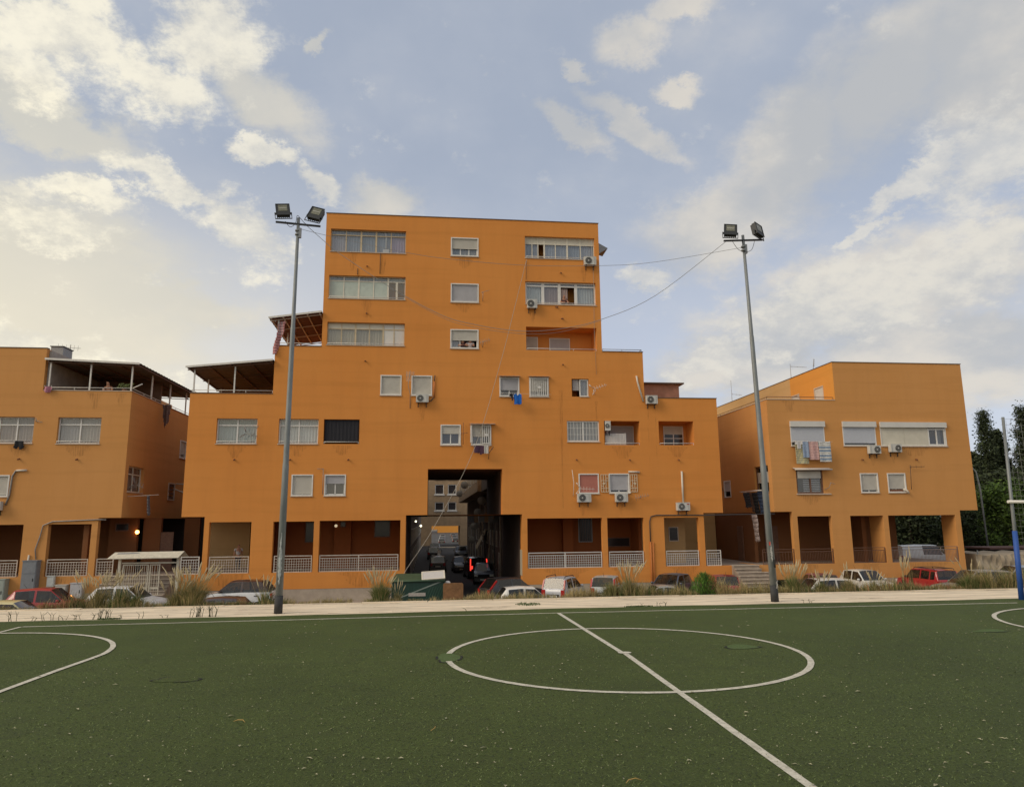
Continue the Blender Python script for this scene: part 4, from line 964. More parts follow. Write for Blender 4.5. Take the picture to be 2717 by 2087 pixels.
# brown window with rolled awning
w_ = put('window', frame_mb(PF, *RW[3], .09, .05, .15), BROWNM, rightb)
put('roller_box', PF.box(MB(), 24.75, 26.4, 5.08, 5.56, .04, .14), SHUT, w_)
q = MB(); PF.box(q, 25.60, 25.68, 4.14, 5.08, .06, .14); put('sash', q, BROWNM, w_)
q = MB()
for i in range(7): PF.box(q, 25.2, 26.38, 4.20 + i * .12, 4.25 + i * .12, .22, .24)
put('venetian_blind', q, mat('blind_slat', (.42, .42, .44), .6), w_)
pane(w_, PF, 24.72, 26.42, 4.14, 5.08, .12); interior(w_, PF, 24.72, 26.42, 4.14, 5.5, .25, .8)
q = MB(); q.face([(24.38, YF, 5.78), (26.98, YF, 5.78), (26.98, YF - .42, 5.66), (24.38, YF - .42, 5.66)]); q.tube([(24.36, YF - .42, 5.64), (27.0, YF - .42, 5.64)], .05, 8); put('awning', q, mat('white_awning', (.60, .54, .48), .8), w_)
put('sill', PF.box(MB(), 24.55, 27.0, 3.98, 4.049, -.08, .05), SILL, w_)
shutter_window(rightb, PF, *RS[0], drop=.90); w_ = shutter_window(rightb, PF, *RS[1], drop=.84)
q = MB().tube([(32.25, YF - .05, 4.32), (32.45, YF - .14, 4.22), (32.55, YF - .16, 4.02)], .07, 8); put('flue_pipe', q, CONDUIT, w_)
put('window_shelf', PF.box(MB(), 31.3, 32.3, 4.14, 4.3, .0, .05), RUST, w_)
w_ = put('window', frame_mb(PSR, 46.5, 48.6, 4.15, 6.0, .09, .15, .25), BROWNM, rightb); shutter(w_, PSR, 46.6, 48.5, 4.9, 5.6, .2, SHUT); interior(w_, PSR, 46.6, 48.5, 4.2, 5.9, .3, .5)
w_ = put('window', frame_mb(PSR, 52.75, 54.0, 4.03, 5.33, .09, -.03, .1), WHITE, rightb); put('panel', PSR.box(MB(), 52.84, 53.91, 4.5, 5.24, .03, .06), SHUTG, w_); interior(w_, PSR, 52.84, 53.91, 4.12, 4.5, .1, .3)
for (a, c) in ((47.35, 48.6), (50.7, 51.9)):
    w_ = put('terrace_door', frame_mb(PSU, a, c, 10.55, 11.75, .07, -.02, .08), SILL, rightb); shutter(w_, PSU, a + .07, c - .07, 10.6, 11.68, .04, PANELW)
bar_rail(rightb, 24.55, 26.85, -.55, .42, YF + .06, BROWNM); bar_rail(rightb, 28.30, 30.56, -.55, .45, YF + .06, BROWNM); bar_rail(rightb, 31.04, 35.85, -.55, .45, YF + .06, mat('grey_brown_metal', (.22, .16, .14), .6), pitch=.10); bar_rail(rightb, 21.9, 24.1, -.57, .42, YF + .06, BROWNM, pitch=.2)
low_rail(rightb, [(22.98, YF + .1, 10.49), (27.8, YF + .1, 10.49)], .17, BROWNM, 2.2); low_rail(rightb, [(22.98, YF + .1, 10.49), (22.98, YF + 20, 10.49)], .14, BROWNM, 4)
for x, z in ((29.48, 6.32), (33.45, 6.33)): spout(rightb, x, z)
stains(rightb, [(25.6, 1.6, 3.95, 3.3), (30.3, .5, 6.7, 5.9), (31.8, .5, 6.8, 6.1), (33.5, 2.5, 7.2, 6.6), (25, 1.5, -.6, -1.5), (29.4, 1.5, -.6, -1.5), (33.5, 3, -.6, -1.5), (24.5, 1, 10.4, 9.6)])
# stairs between the central and right buildings, and behind the left gate
for nm, x0, x1 in (('right', 19.3, 21.44), ('left', -18.9, -15.05)):
    st = root('entrance_stairs', ((x0 + x1) / 2, 44.5, ZS), 'stairs', {'right': 'worn stone steps rising between the central and right buildings', 'left': 'dim steps rising behind the white gate'}[nm])
    for i in range(9):
        put('step', MB().box(x0 + (.4 if nm == 'right' else 0), x1 + (.35 if nm == 'right' and i < 7 else 0), 43.3 + i * .30, 46.34 if i == 8 else 43.3 + (i + 1) * .30 + .04, ZS, ZS + .20 * (i + 1)), STAIR, st)
        put('tread', MB().box(x0 + (.4 if nm == 'right' else 0) - .005, x1 + (.35 if nm == 'right' and i < 7 else 0) + .005, 43.3 + i * .30 - .05, 43.3 + (i + 1) * .30 - .005 if i < 8 else 46.33, ZS + .20 * (i + 1) + .001, ZS + .20 * (i + 1) + .035), mat('lit_tread', (.46, .39, .31), .9, .25, 3), st)  # treads coloured paler than the risers, standing in for light from above
q = MB(); q.box(19.3, 22.6, YF + .36, YF + 14, -.91, -.59); q.box(-18.95, -15.02, YF + .36, YF + 14, -.91, -.59)
[struct(put('entrance_landing', p, STAIR)) for p in islands(q)]
# things standing at the back of the gap between the buildings
q = MB(); q.box(18.15, 22.62, YF + 9.5, YF + 9.7, -.58, 2.85)
struct(put('courtyard_wall', q, BUFF))
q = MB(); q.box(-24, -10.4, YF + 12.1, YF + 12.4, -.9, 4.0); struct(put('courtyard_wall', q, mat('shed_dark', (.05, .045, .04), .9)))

# ------------------------------------------------------------------ things on the facades
def ac_unit(x, z, w, h, y, label, fan='l', fcol=None, rail=True):
    """outdoor unit, x z = centre of its face, y = face plane"""
    e = root('ac_unit', (x, y + .15, z - h / 2), 'air conditioner', label, 'air conditioning units hung on the fronts')
    D = .30; mb = MB(); mb.box(x - w / 2, x + w / 2, y, y + D, z - h / 2, z + h / 2); mb.box(x - w / 2 - .012, x + w / 2 + .012, y - .012, y + D + .01, z + h / 2, z + h / 2 + .018)
    put('casing', mb, ACW, e)
    cx = x + (-.16 if fan == 'l' else .16 if fan == 'r' else 0) * w; r = min(h, w) * .40
    q = MB().disc((cx, y - .018, z), r, 'y', 20, .017); put('fan_opening', q, fcol or mat('fan_dark', (.05, .05, .05), .7), e)
    q = MB()
    for k in (1.0, .68, .36): pts = [(cx + r * k * math.cos(t * .3927), y - .026, z + r * k * math.sin(t * .3927)) for t in range(17)]; q.tube(pts, .009, 4, False)
    for t in range(8): q.tube([(cx, y - .026, z), (cx + r * math.cos(t * .785), y - .026, z + r * math.sin(t * .785))], .006, 4)
    put('fan_guard', q, mat('guard_grey', (.26, .26, .25), .6), e)
    put('fan_hub', MB().disc((cx, y - .036, z), r * .2, 'y', 10, .012), PANELW, e)
    q = MB()
    for i in range(7): zz = z - h * .38 + i * h * .12; q.box(x + (w * .30 if fan == 'l' else -w * .46), x + (w * .46 if fan == 'l' else -w * .30), y - .008, y + .002, zz, zz + .012)
    put('side_slats', q, mat('guard_grey', (.26, .26, .25), .6), e)
    q = MB()
    for s in (-.33, .33): q.box(x + s * w - .02, x + s * w + .02, y - .02, YF + .01, z - h / 2 - .06, z - h / 2 - .002); q.box(x + s * w - .02, x + s * w + .02, max(y + D, YF - .05), YF + .012, z - h / 2 - .3, z - h / 2 - .06)
    put('bracket', q, BLACKM, e)
    return e
YA = YF - .36
ac_unit(10.80, 19.90, .82, .56, YA, 'air conditioner hung under the right end of the top floor veranda')
ac_unit(6.74, 16.74, .66, .58, YA, 'air conditioner under the left corner of the veranda where a woman leans out')
ac_unit(-.50, 10.23, .80, .50, YA, 'air conditioner under the closed shutter with an aerial beside it')
ac_unit(14.73, 10.30, .74, .54, YA, 'air conditioner at the step beside the low rooftop room')
e = ac_unit(9.95, 3.84, .88, .54, YA, 'air conditioner under the pink boarded window', fcol=mat('fan_black', (.02, .02, .02), .6))
ac_unit(12.42, 3.84, .80, .54, YA, 'air conditioner under the window with open patterned grilles')
e = ac_unit(16.53, 3.24, .86, .50, YA, 'air conditioner with a tall white pipe cover above it')
put('badge', MB().box(16.75, 16.90, YA - .012, YA - .001, 3.36, 3.42), mat('badge_red', (.35, .05, .05), .6), e)
ac_unit(30.30, 7.00, .82, .54, YA, 'air conditioner under the middle wide blind of the right building', fan='r')
ac_unit(31.85, 7.10, .80, .52, YA, 'air conditioner under the cream panelled window of the right building', fan='r', fcol=mat('fan_black', (.02, .02, .02), .6))
ac_unit(-25.4, 3.55, .75, .5, YA, 'air conditioner below the shuttered window at the left edge')
ac_unit(11.72, 8.55, .36, .62, YF - .10, 'tall narrow air conditioner inside the loggia with a white sheet')

def antenna(label, mast, boom, els=5, ell=.28, tilt=(0, 0), m=None, reflector=False):
    """mast: list of points; boom: (p, q); elements across it"""
    base = mast[-1] if mast else boom[0]
    e = root('tv_antenna', base, 'tv antenna', label, 'tv antennas on walls and roofs'); m = m or ANT
    if mast: put('mast', MB().tube(mast, .018, 6), m, e)
    if boom:
        p, q = Vector(boom[0]), Vector(boom[1]); put('boom', MB().tube([p, q], .013, 5), m, e)
        mb = MB(); d = (q - p).normalized(); s = Vector((d.z, tilt[0], -d.x)); s = s.normalized() if s.length > .1 else Vector((0, 1, 0)); s = (s + Vector((0, tilt[1], 0))).normalized()
        for i in range(els):
            c = p + (q - p) * ((i + .3) / els); k = ell * (1 - .35 * i / els); mb.tube([c - s * k / 2, c + s * k / 2], .009, 4)
        put('element', mb, m, e)['kind'] = 'stuff'
        if reflector:
            mb = MB()
            for sg in (-1, 1):
                for k in range(4): o = Vector((0, .06 * k, 0)); mb.tube([p + s * sg * .05 + o * 0 - d * .02 * k, p + s * sg * .35 - d * (.25) + Vector((0, -.09 * k, 0))], .010, 4)
            put('reflector', mb, m, e)
    return e
Y1 = YF - .30
e = antenna('grid aerial on a thin mast left of the shutter above an air conditioner', [(-1.30, Y1, 12.05), (-1.42, Y1, 11.1), (-1.28, YF - .05, 10.5), (-1.28, YF - .02, 9.63)], ((-1.58, Y1, 11.72), (-.95, Y1, 11.72)), 3, .6)
q = MB()
for i in range(9): q.tube([(-1.55, Y1, 11.35 + i * .07), (-.98, Y1, 11.38 + i * .07)], .006, 4)
put('wire_mesh', q, WHITE, e)['kind'] = 'stuff'
antenna('short arm aerial right of the grey closed shutter on the tower', [(3.43, YF - .02, 16.9), (3.43, Y1, 17.45)], ((3.30, Y1, 17.42), (3.86, Y1, 17.6)), 2, .12)
antenna('yagi aerial beside the window with two people', [(3.4, YF - .01, 13.75), (3.45, Y1, 14.1)], ((3.22, Y1, 13.98), (3.92, Y1, 14.20)), 5, .42, reflector=False)
antenna('yagi aerial in front of the first window of the low left wing', [(-10.72, YF, 8.35), (-10.6, Y1, 8.42), (-10.95, Y1, 7.75)], ((-11.30, Y1, 7.92), (-10.6, Y1, 7.70)), 5, .38, reflector=True)
antenna('red mast aerial between the two middle windows', [(2.15, YF - .12, 8.70), (2.14, YF - .12, 7.28)], ((2.0, YF - .14, 7.98), (2.45, YF - .4, 8.0)), 3, .12, m=RUST)
antenna('bent aerial stub beside the purple laundry', [(4.08, Y1, 7.1), (3.8, Y1, 6.72), (3.79, YF, 6.36)], ((3.78, Y1, 6.7), (4.08, Y1, 7.12)), 2, .1, m=BLACKM)
antenna('yagi aerial with a grid reflector right of the small open window', [(10.86, YF, 10.65), (10.9, Y1, 10.95)], ((10.80, Y1, 10.98), (11.68, Y1, 11.28)), 5, .34, reflector=True, m=RAILG)
antenna('rusty mast with a drooping aerial in front of the pink panel', [(9.23, YF - .1, 5.65), (9.32, YF - .12, 4.8), (9.28, YF - .05, 3.95)], ((9.6, Y1 - .3, 4.42), (10.6, Y1 - .3, 4.36)), 5, .30, reflector=True, m=RAILG)
antenna('yagi aerial sticking out right of the patterned grilles', [(13.72, YF, 3.8), (13.72, Y1, 3.95)], ((13.32, Y1, 3.80), (14.28, Y1, 3.98)), 6, .42, reflector=False)
antenna('thin T shaped aerial left of the half open low window', [(-6.59, YF - .1, 5.74), (-6.58, YF - .05, 4.15)], ((-6.6, YF - .1, 5.72), (-6.98, YF - .1, 5.73)), 2, .08)
antenna('mast with a sideways boom on the right building', [(32.85, YF - .2, 5.95), (32.83, YF - .1, 4.28)], ((32.8, YF - .2, 5.82), (33.91, YF - .2, 5.84)), 3, .2, m=BLACKM)
antenna('bent aerial arm beside the window with an awning', [(26.56, YF - .02, 4.3), (26.8, YF - .2, 4.45), (26.9, YF - .3, 4.78)], ((26.85, YF - .3, 4.76), (27.2, YF - .3, 4.66)), 2, .1)
antenna('small aerial arm by the half cropped left window', [(-23.67, YF - .02, 8.55), (-23.68, YF - .2, 8.8)], ((-23.7, YF - .2, 8.66), (-23.2, YF - .3, 8.5)), 3, .16)
antenna('roof aerial with a long boom on the right building', [(25.9, YF + 4, 13.5), (25.9, YF + 4, 12.3)][0:0] or [(27.95, YF + 5.8, 14.3), (27.95, YF + 5.8, 13.1)], ((27.95, YF + 5.8, 14.1), (29.3, YF + 5.8, 14.05)), 3, .1)
antenna('leaning comb aerial on the right building roof', [(28.1, YF + 2.6, 13.95), (27.98, YF + 2.6, 13.14)], ((28.05, YF + 2.6, 13.4), (28.12, YF + 2.6, 14.0)), 4, .18)
antenna('distant mast aerial at the back of the right building', [(28.0, YF + 17, 15.2), (28.0, YF + 17, 13.14)], ((28.0, YF + 17, 13.9), (29.0, YF + 17, 13.8)), 3, .2)
antenna('comb aerial on the roof of the left building', [(-23.75, YF + 3.2, 14.2), (-23.75, YF + 3.2, 13.16)], ((-24.6, YF + 3.2, 14.0), (-23.1, YF + 3.2, 13.95)), 6, .5)
antenna('old aerial by the side window of the left building', [(-18.36, 47.0, 4.6), (-17.9, 46.6, 4.7)], ((-18.0, 46.6, 4.85), (-17.3, 46.2, 4.6)), 4, .6, reflector=True)
antenna('small side aerial on the wall of the right building', [(22.88, 54.0, 4.5), (22.4, 53.4, 4.9)], ((22.5, 53.6, 4.7), (22.0, 52.5, 5.1)), 3, .2)
e = root('water_tank', (-22.9, YF + 2.5, 13.16), 'roof box', 'grey metal box on the left building roof edge')
put('tank_body', MB().box(-24.35, -23.6, YF + 2.0, YF + 3.2, 13.162, 13.75), GREYM, e); put('tank_lid', MB().box(-24.4, -23.55, YF + 1.95, YF + 3.25, 13.752, 13.80), BLACKM, e)

# laundry
def cloth(name, label, poly, y, col, col2=None, cat='laundry', wav=.02, group='laundry drying at the windows', stripes=None):
    """cloth hung in the facade plane, poly = outline in x,z, top edge first"""
    xs = [p[0] for p in poly]; zs = [p[1] for p in poly]; x0, x1, z0, z1 = min(xs), max(xs), min(zs), max(zs)
    nx_, nz_ = 14, 12; r = random.Random(int(x0 * 77)); ph = r.uniform(0, 6)
    def inside(x, z):
        c = False; n = len(poly)
        for i in range(n):
            a, b = poly[i], poly[(i + 1) % n]
            if (a[1] > z) != (b[1] > z) and x < (b[0] - a[0]) * (z - a[1]) / (b[1] - a[1]) + a[0]: c = not c
        return c
    def pt(i, j):
        x = x0 + (x1 - x0) * i / nx_; z = z0 + (z1 - z0) * j / nz_; t = 1 - j / nz_
        return (x, y - wav * (1 + t) * math.sin(9 * (x - x0) / max(.2, x1 - x0) + ph) - .02 * t, z)
    A, B = MB(), MB()
    for i in range(nx_):
        for j in range(nz_):
            if inside(x0 + (x1 - x0) * (i + .5) / nx_, z0 + (z1 - z0) * (j + .5) / nz_):
                tgt = B if stripes and stripes(i, j) else A
                tgt.face([pt(i, j), pt(i + 1, j), pt(i + 1, j + 1), pt(i, j + 1)], True)
    e = root(name, ((x0 + x1) / 2, y, z1), cat, label, group)
    k = 'cloth_%02d%02d%02d' % tuple(int(c * 99) for c in col); o = put('fabric', A, mat(k, col, .9, .15, 12), e)
    sm = o.modifiers.new('thickness', 'SOLIDIFY'); sm.thickness = .008
    if stripes:
        k = 'cloth_%02d%02d%02d' % tuple(int(c * 99) for c in col2); o = put('cloth_stripes', B, mat(k, col2, .9, .1, 12), e); o['kind'] = 'stuff'; sm = o.modifiers.new('thickness', 'SOLIDIFY'); sm.thickness = .008
    q = MB()
    for x in (x0 + .06, x1 - .06): q.box(x - .008, x + .008, y - .03, y + .03, z1 - .04, z1 + .035)
    put('peg', q, WHITE, e)
    return e
def rect_poly(x0, x1, z0, z1): return [(x0, z1), (x1, z1), (x1, z0), (x0, z0)]
YL = YF - .48
q = MB()
for y in (YL, YF - .30): q.tube([(24.38, y, 7.55), (27.15, y, 7.50)], .008, 5)
for x in (24.44, 26.95): q.tube([(x, YF, 7.45), (x, YL - .05, 7.54)], .014, 5)
tag(put('drying_rack', q, WHITE), 'drying rack', 'wall drying rack carrying the towels on the right building')
cloth('tee_shirt', 'small white shirt hung left of the pale blue top', [(24.50, 7.52), (24.98, 7.52), (25.0, 7.3), (24.9, 7.3), (24.9, 7.02), (24.6, 7.02), (24.6, 7.3), (24.48, 7.3)], YL, (.62, .60, .60))
cloth('blanket', 'long yellow patterned cloth hanging lowest at the right building', rect_poly(24.55, 25.48, 6.02, 7.50), YF - .30, (.55, .50, .30), (.42, .42, .32), stripes=lambda i, j: (i * 7 + j * 5) % 4 == 0)
cloth('top', 'pale blue top between the white shirt and the pink towel', rect_poly(24.97, 25.42, 6.42, 7.52), YL, (.30, .38, .52))
cloth('towel', 'pink towel hung beside the striped towel', rect_poly(25.44, 26.10, 6.28, 7.52), YL, (.60, .38, .36), (.52, .26, .24), stripes=lambda i, j: 4 < i < 9 and 5 < j < 9 and (i + j) % 2 == 0)
cloth('towel', 'white towel with blue stripes at the right end of the rack', rect_poly(26.14, 27.0, 6.14, 7.50), YL, (.60, .60, .58), (.22, .30, .42), stripes=lambda i, j: j in (1, 3, 6, 8))
q = MB()
q.tube([(4.6, YL, 10.60), (7.9, YL, 10.54)], .006, 5); q.tube([(4.7, YF, 10.55), (4.7, YL, 10.62)], .012, 5); q.tube([(7.75, YF, 10.5), (7.75, YL, 10.55)], .012, 5)
tag(put('clothes_line', q, WHITE), 'clothes line', 'line under the two awning windows with the blue shirt')
cloth('sports_shirt', 'bright blue sleeveless shirt hanging under the awning window', [(5.40, 10.52), (5.55, 10.56), (5.64, 10.42), (5.75, 10.56), (5.92, 10.52), (5.90, 9.86), (5.44, 9.86)], YL, (.01, .13, .52))
cloth('socks', 'black socks hanging left of the bright blue shirt', [(5.12, 10.58), (5.36, 10.56), (5.36, 10.1), (5.28, 10.1), (5.26, 10.35), (5.12, 10.4)], YL, (.02, .02, .03))
q = MB(); q.tube([(2.75, YL, 7.2), (3.9, YL, 7.18)], .008, 5); q.tube([(2.8, YF, 7.1), (2.8, YL, 7.2)], .012, 5); q.tube([(3.85, YF, 7.1), (3.85, YL, 7.18)], .012, 5)
tag(put('drying_rack', q, WHITE), 'drying rack', 'small rack below the open grille window')
cloth('trousers', 'dark purple shorts drying above the street passage', [(2.85, 7.18), (3.46, 7.18), (3.44, 6.64), (3.2, 6.60), (3.15, 6.75), (3.1, 6.66), (2.83, 6.72)], YL, (.07, .03, .06))
cloth('towel', 'white towel beside the dark purple shorts', rect_poly(3.47, 3.76, 6.66, 7.17), YL, (.62, .60, .56))
cloth('sheet', 'white patterned sheet over the loggia rail', rect_poly(11.55, 12.98, 7.30, 8.06), YF + .12, (.56, .52, .50), wav=.008)
cloth('trousers', 'black trousers hanging from the left building window', [(-24.70, 7.42), (-24.25, 7.42), (-24.20, 7.0), (-24.28, 6.88), (-24.42, 6.90), (-24.48, 7.08), (-24.6, 6.92), (-24.76, 6.98)], YF - .15, (.012, .012, .015))
cloth('cloth', 'crumpled pink cloth tied to the left terrace rail', [(-23.42, 10.70), (-23.15, 10.78), (-22.95, 10.66), (-23.0, 10.45), (-23.25, 10.36), (-23.45, 10.5)], YF - .12, (.55, .24, .32), wav=.06)
cloth('curtain', 'pink striped curtain tied at the upper left terrace corner', [(-9.72, 15.15), (-9.30, 15.18), (-9.38, 14.4), (-9.62, 13.9), (-9.60, 13.7), (-9.78, 13.0), (-10.02, 13.1), (-10.0, 13.6), (-9.85, 14.0)], YF - .1, (.46, .20, .20), (.38, .32, .34), stripes=lambda i, j: i in (6, 8, 10) and j > 6, wav=.05)
cloth('sheet', 'dark drooping cloth over the side parapet of the left building', [(-17.6, 10.4)] and [(-18.25, 10.5), (-17.75, 10.45), (-17.85, 9.2), (-18.1, 8.9), (-18.2, 9.6)], 51.0, (.16, .11, .10), wav=.06)
def side_cloth(name, label, X, y0, y1, z0, z1, col):
    mb = MB(); n = 12
    for i in range(n):
        for j in range(6):
            f = lambda a, b: (X + .05 * math.sin(a * 1.9 + b) + .02 * b, y0 + (y1 - y0) * a / n, z1 + (z0 - z1) * b / 6 + .04 * math.sin(a * 1.3) * b / 6)
            mb.face([f(i, j), f(i + 1, j), f(i + 1, j + 1), f(i, j + 1)], True)
    k = 'cloth_%02d%02d%02d' % tuple(int(c * 99) for c in col); o = put(name, mb, mat(k, col, .9, .2, 10))
    o.modifiers.new('thickness', 'SOLIDIFY').thickness = .01
    return tag(o, 'laundry', label, 'laundry drying at the windows')
side_cloth('shirt', 'grey shirt on the side wall rack of the right building', 22.35, 48.4, 49.4, 3.2, 4.25, (.06, .07, .09))
side_cloth('shirt', 'brown shirt beside the black one on the side rack', 22.38, 47.9, 48.4, 2.9, 4.2, (.12, .07, .05))
side_cloth('shirt', 'black shirt in the middle of the side rack', 22.33, 47.2, 47.9, 2.8, 4.2, (.012, .012, .018))
side_cloth('jeans', 'dark blue jeans on the side rack by the light pole', 22.36, 46.5, 47.15, 2.75, 4.25, (.02, .035, .075))
side_cloth('trousers', 'pale pyjama trousers hung below the dark clothes', 22.2, 47.2, 47.9, .9, 2.7, (.48, .40, .38))
q = MB(); q.tube([(22.3, 46.3, 4.28), (22.3, 49.7, 4.30)], .015, 5); q.tube([(22.2, 46.2, 4.32), (22.2, 49.7, 4.33)], .015, 5)
for y in (46.5, 49.2): q.tube([(22.9, y, 4.2), (22.1, y, 4.32)], .02, 5)
tag(put('drying_rack', q, WHITE), 'drying rack', 'drying rack on the side wall of the right building')
side_cloth('cloth', 'grey wedge of cloth on the left building side rack', -17.2, 46.6, 46.9, 2.97, 4.15, (.14, .13, .14))
side_cloth('cloth', 'white cloth hanging near the gap behind the gate', -17.5, 54.2, 55.0, 3.0, 4.1, (.5, .46, .44))
q = MB(); q.tube([(-18.37, 46.6, 4.1), (-16.6, 46.8, 4.2)], .02, 5); q.tube([(-18.37, 54.8, 4.9), (-17.0, 54.4, 4.4)], .05, 6); q.tube([(-18.37, 55, 5.3), (-17.6, 55, 5.25), (-17.5, 54.6, 5.0), (-16.9, 54.6, 4.95)], .05, 6)
tag(put('protruding_pipes', q, CONDUIT), 'pipes', 'pale pipes and arms sticking out of the left building side')

# terrace canopies
def canopy(label, x0, x1, y0, y1, zf, zb, posts, skew=0.0, raft=4, sheet=None, low=(0, 0)):
    e = root('terrace_canopy', ((x0 + x1) / 2, y0, posts[0][2]), 'terrace canopy', label, 'sheet metal canopies over the terraces')
    mb = MB(); n = int((y1 - y0) / .25); zl, zr = low
    def z(x, y): t = (y - y0) / (y1 - y0); u = (x - x0) / (x1 - x0); return zf + (zb - zf) * t + zl * (1 - u) + zr * u
    for i in range(n):
        ya, yb = y0 + (y1 - y0) * i / n, y0 + (y1 - y0) * (i + 1) / n; k, k2 = .035 * (i % 2), .035 * ((i + 1) % 2)
        mb.face([(x0, ya, z(x0, ya) + k), (x1, ya, z(x1, ya) + k), (x1, yb, z(x1, yb) + k2), (x0, yb, z(x0, yb) + k2)])
        mb.face([(x0, ya, z(x0, ya) + k + .03), (x1, ya, z(x1, ya) + k + .03), (x1, yb, z(x1, yb) + k2 + .03), (x0, yb, z(x0, yb) + k2 + .03)])
    put('roof_sheet', mb, sheet or ROOFM, e)
    put('fascia', MB().face([(x0, y0 - .02, z(x0, y0) - .04), (x1, y0 - .02, z(x1, y0) - .04), (x1, y0 - .02, z(x1, y0) + .08), (x0, y0 - .02, z(x0, y0) + .08)]).face([(x0, y0 - .02, z(x0, y0) + .08), (x1, y0 - .02, z(x1, y0) + .08), (x1, y0 + .05, z(x1, y0) + .08), (x0, y0 + .05, z(x0, y0) + .08)]), RAILG, e)
    for i in range(raft + 1):
        x = x0 + .15 + (x1 - x0 - .3) * i / raft; put('rafter', MB().bar((x, y0 + .03, z(x, y0) - .05), (x, y1, z(x, y1) - .05), .07), BROWNM if sheet is None else RAILM, e)
    for i in range(4):
        y = y0 + .3 + (y1 - y0 - .5) * i / 3; put('purlin', MB().bar((x0 + .05, y, z(x0, y) - .11), (x1 - .05, y, z(x1, y) - .11), .05), BROWNM if sheet is None else RAILM, e)
    for (px, py, pz) in posts: put('post', MB().box(px - .04, px + .04, py - .04, py + .04, pz, z(px, py) - .05), RAILG, e)
    return e
canopy('broad grey canopy over the low left terrace of the central building', -15.2, -9.93, YF - .3, YF + 9.5, 12.25, 11.9, [(-14.75, YF + .1, 10.5), (-12.30, YF + .1, 10.5), (-14.75, YF + 3.0, 10.5), (-14.75, YF + 6, 10.5), (-14.75, YF + 9, 10.5)], low=(-.20, .35))
canopy('small reddish canopy over the upper left terrace of the central building', -10.35, -7.03, YF - .3, YF + 6.5, 15.5, 15.3, [(-9.78, YF + .1, 13.64), (-9.78, YF + 3.2, 13.64), (-9.78, YF + 6, 13.64)], sheet=mat('reddish_sheet', (.15, .07, .055), .8, .2, 3), low=(-.15, .35))
canopy('long corrugated canopy over the left building corner terrace', -23.5, -17.95, YF - .25, YF + 13.5, 12.34, 12.45, [(-23.28, YF + .12, 10.57), (-20.92, YF + .12, 10.57), (-18.48, YF + .12, 10.57), (-18.48, YF + 3.4, 10.57), (-18.48, YF + 6.8, 10.57), (-18.48, YF + 10.2, 10.57), (-18.48, YF + 13.2, 10.57)], low=(.10, -.12))
q = MB().tube([(-18.3, YF - .05, 10.72), (-17.75, YF - .1, 10.98)], .035, 6); tag(put('clothes_pole', q, RAILG), 'clothes pole', 'pale pole sticking out of the left terrace corner')
q = MB()
for i in range(40):
    r = random.Random(i); x = -19.0 + r.uniform(-.45, .55); z = 10.72 + r.uniform(0, .28); q.face([(x, YF + .3, z), (x + .12, YF + .25, z + .05), (x + .05, YF + .3, z + .12)])
e = root('potted_plant', (-18.9, YF + .4, 10.3), 'plant', 'leafy pot plant on the left terrace beside the leaning man'); put('leaves', q, mat('plant_leaf', (.10, .13, .03), .7), e)['kind'] = 'stuff'; put('pot', MB().tube([(-18.95, YF + .35, 10.35), (-18.95, YF + .35, 10.7)], [.12, .16], 10), RUST, e)

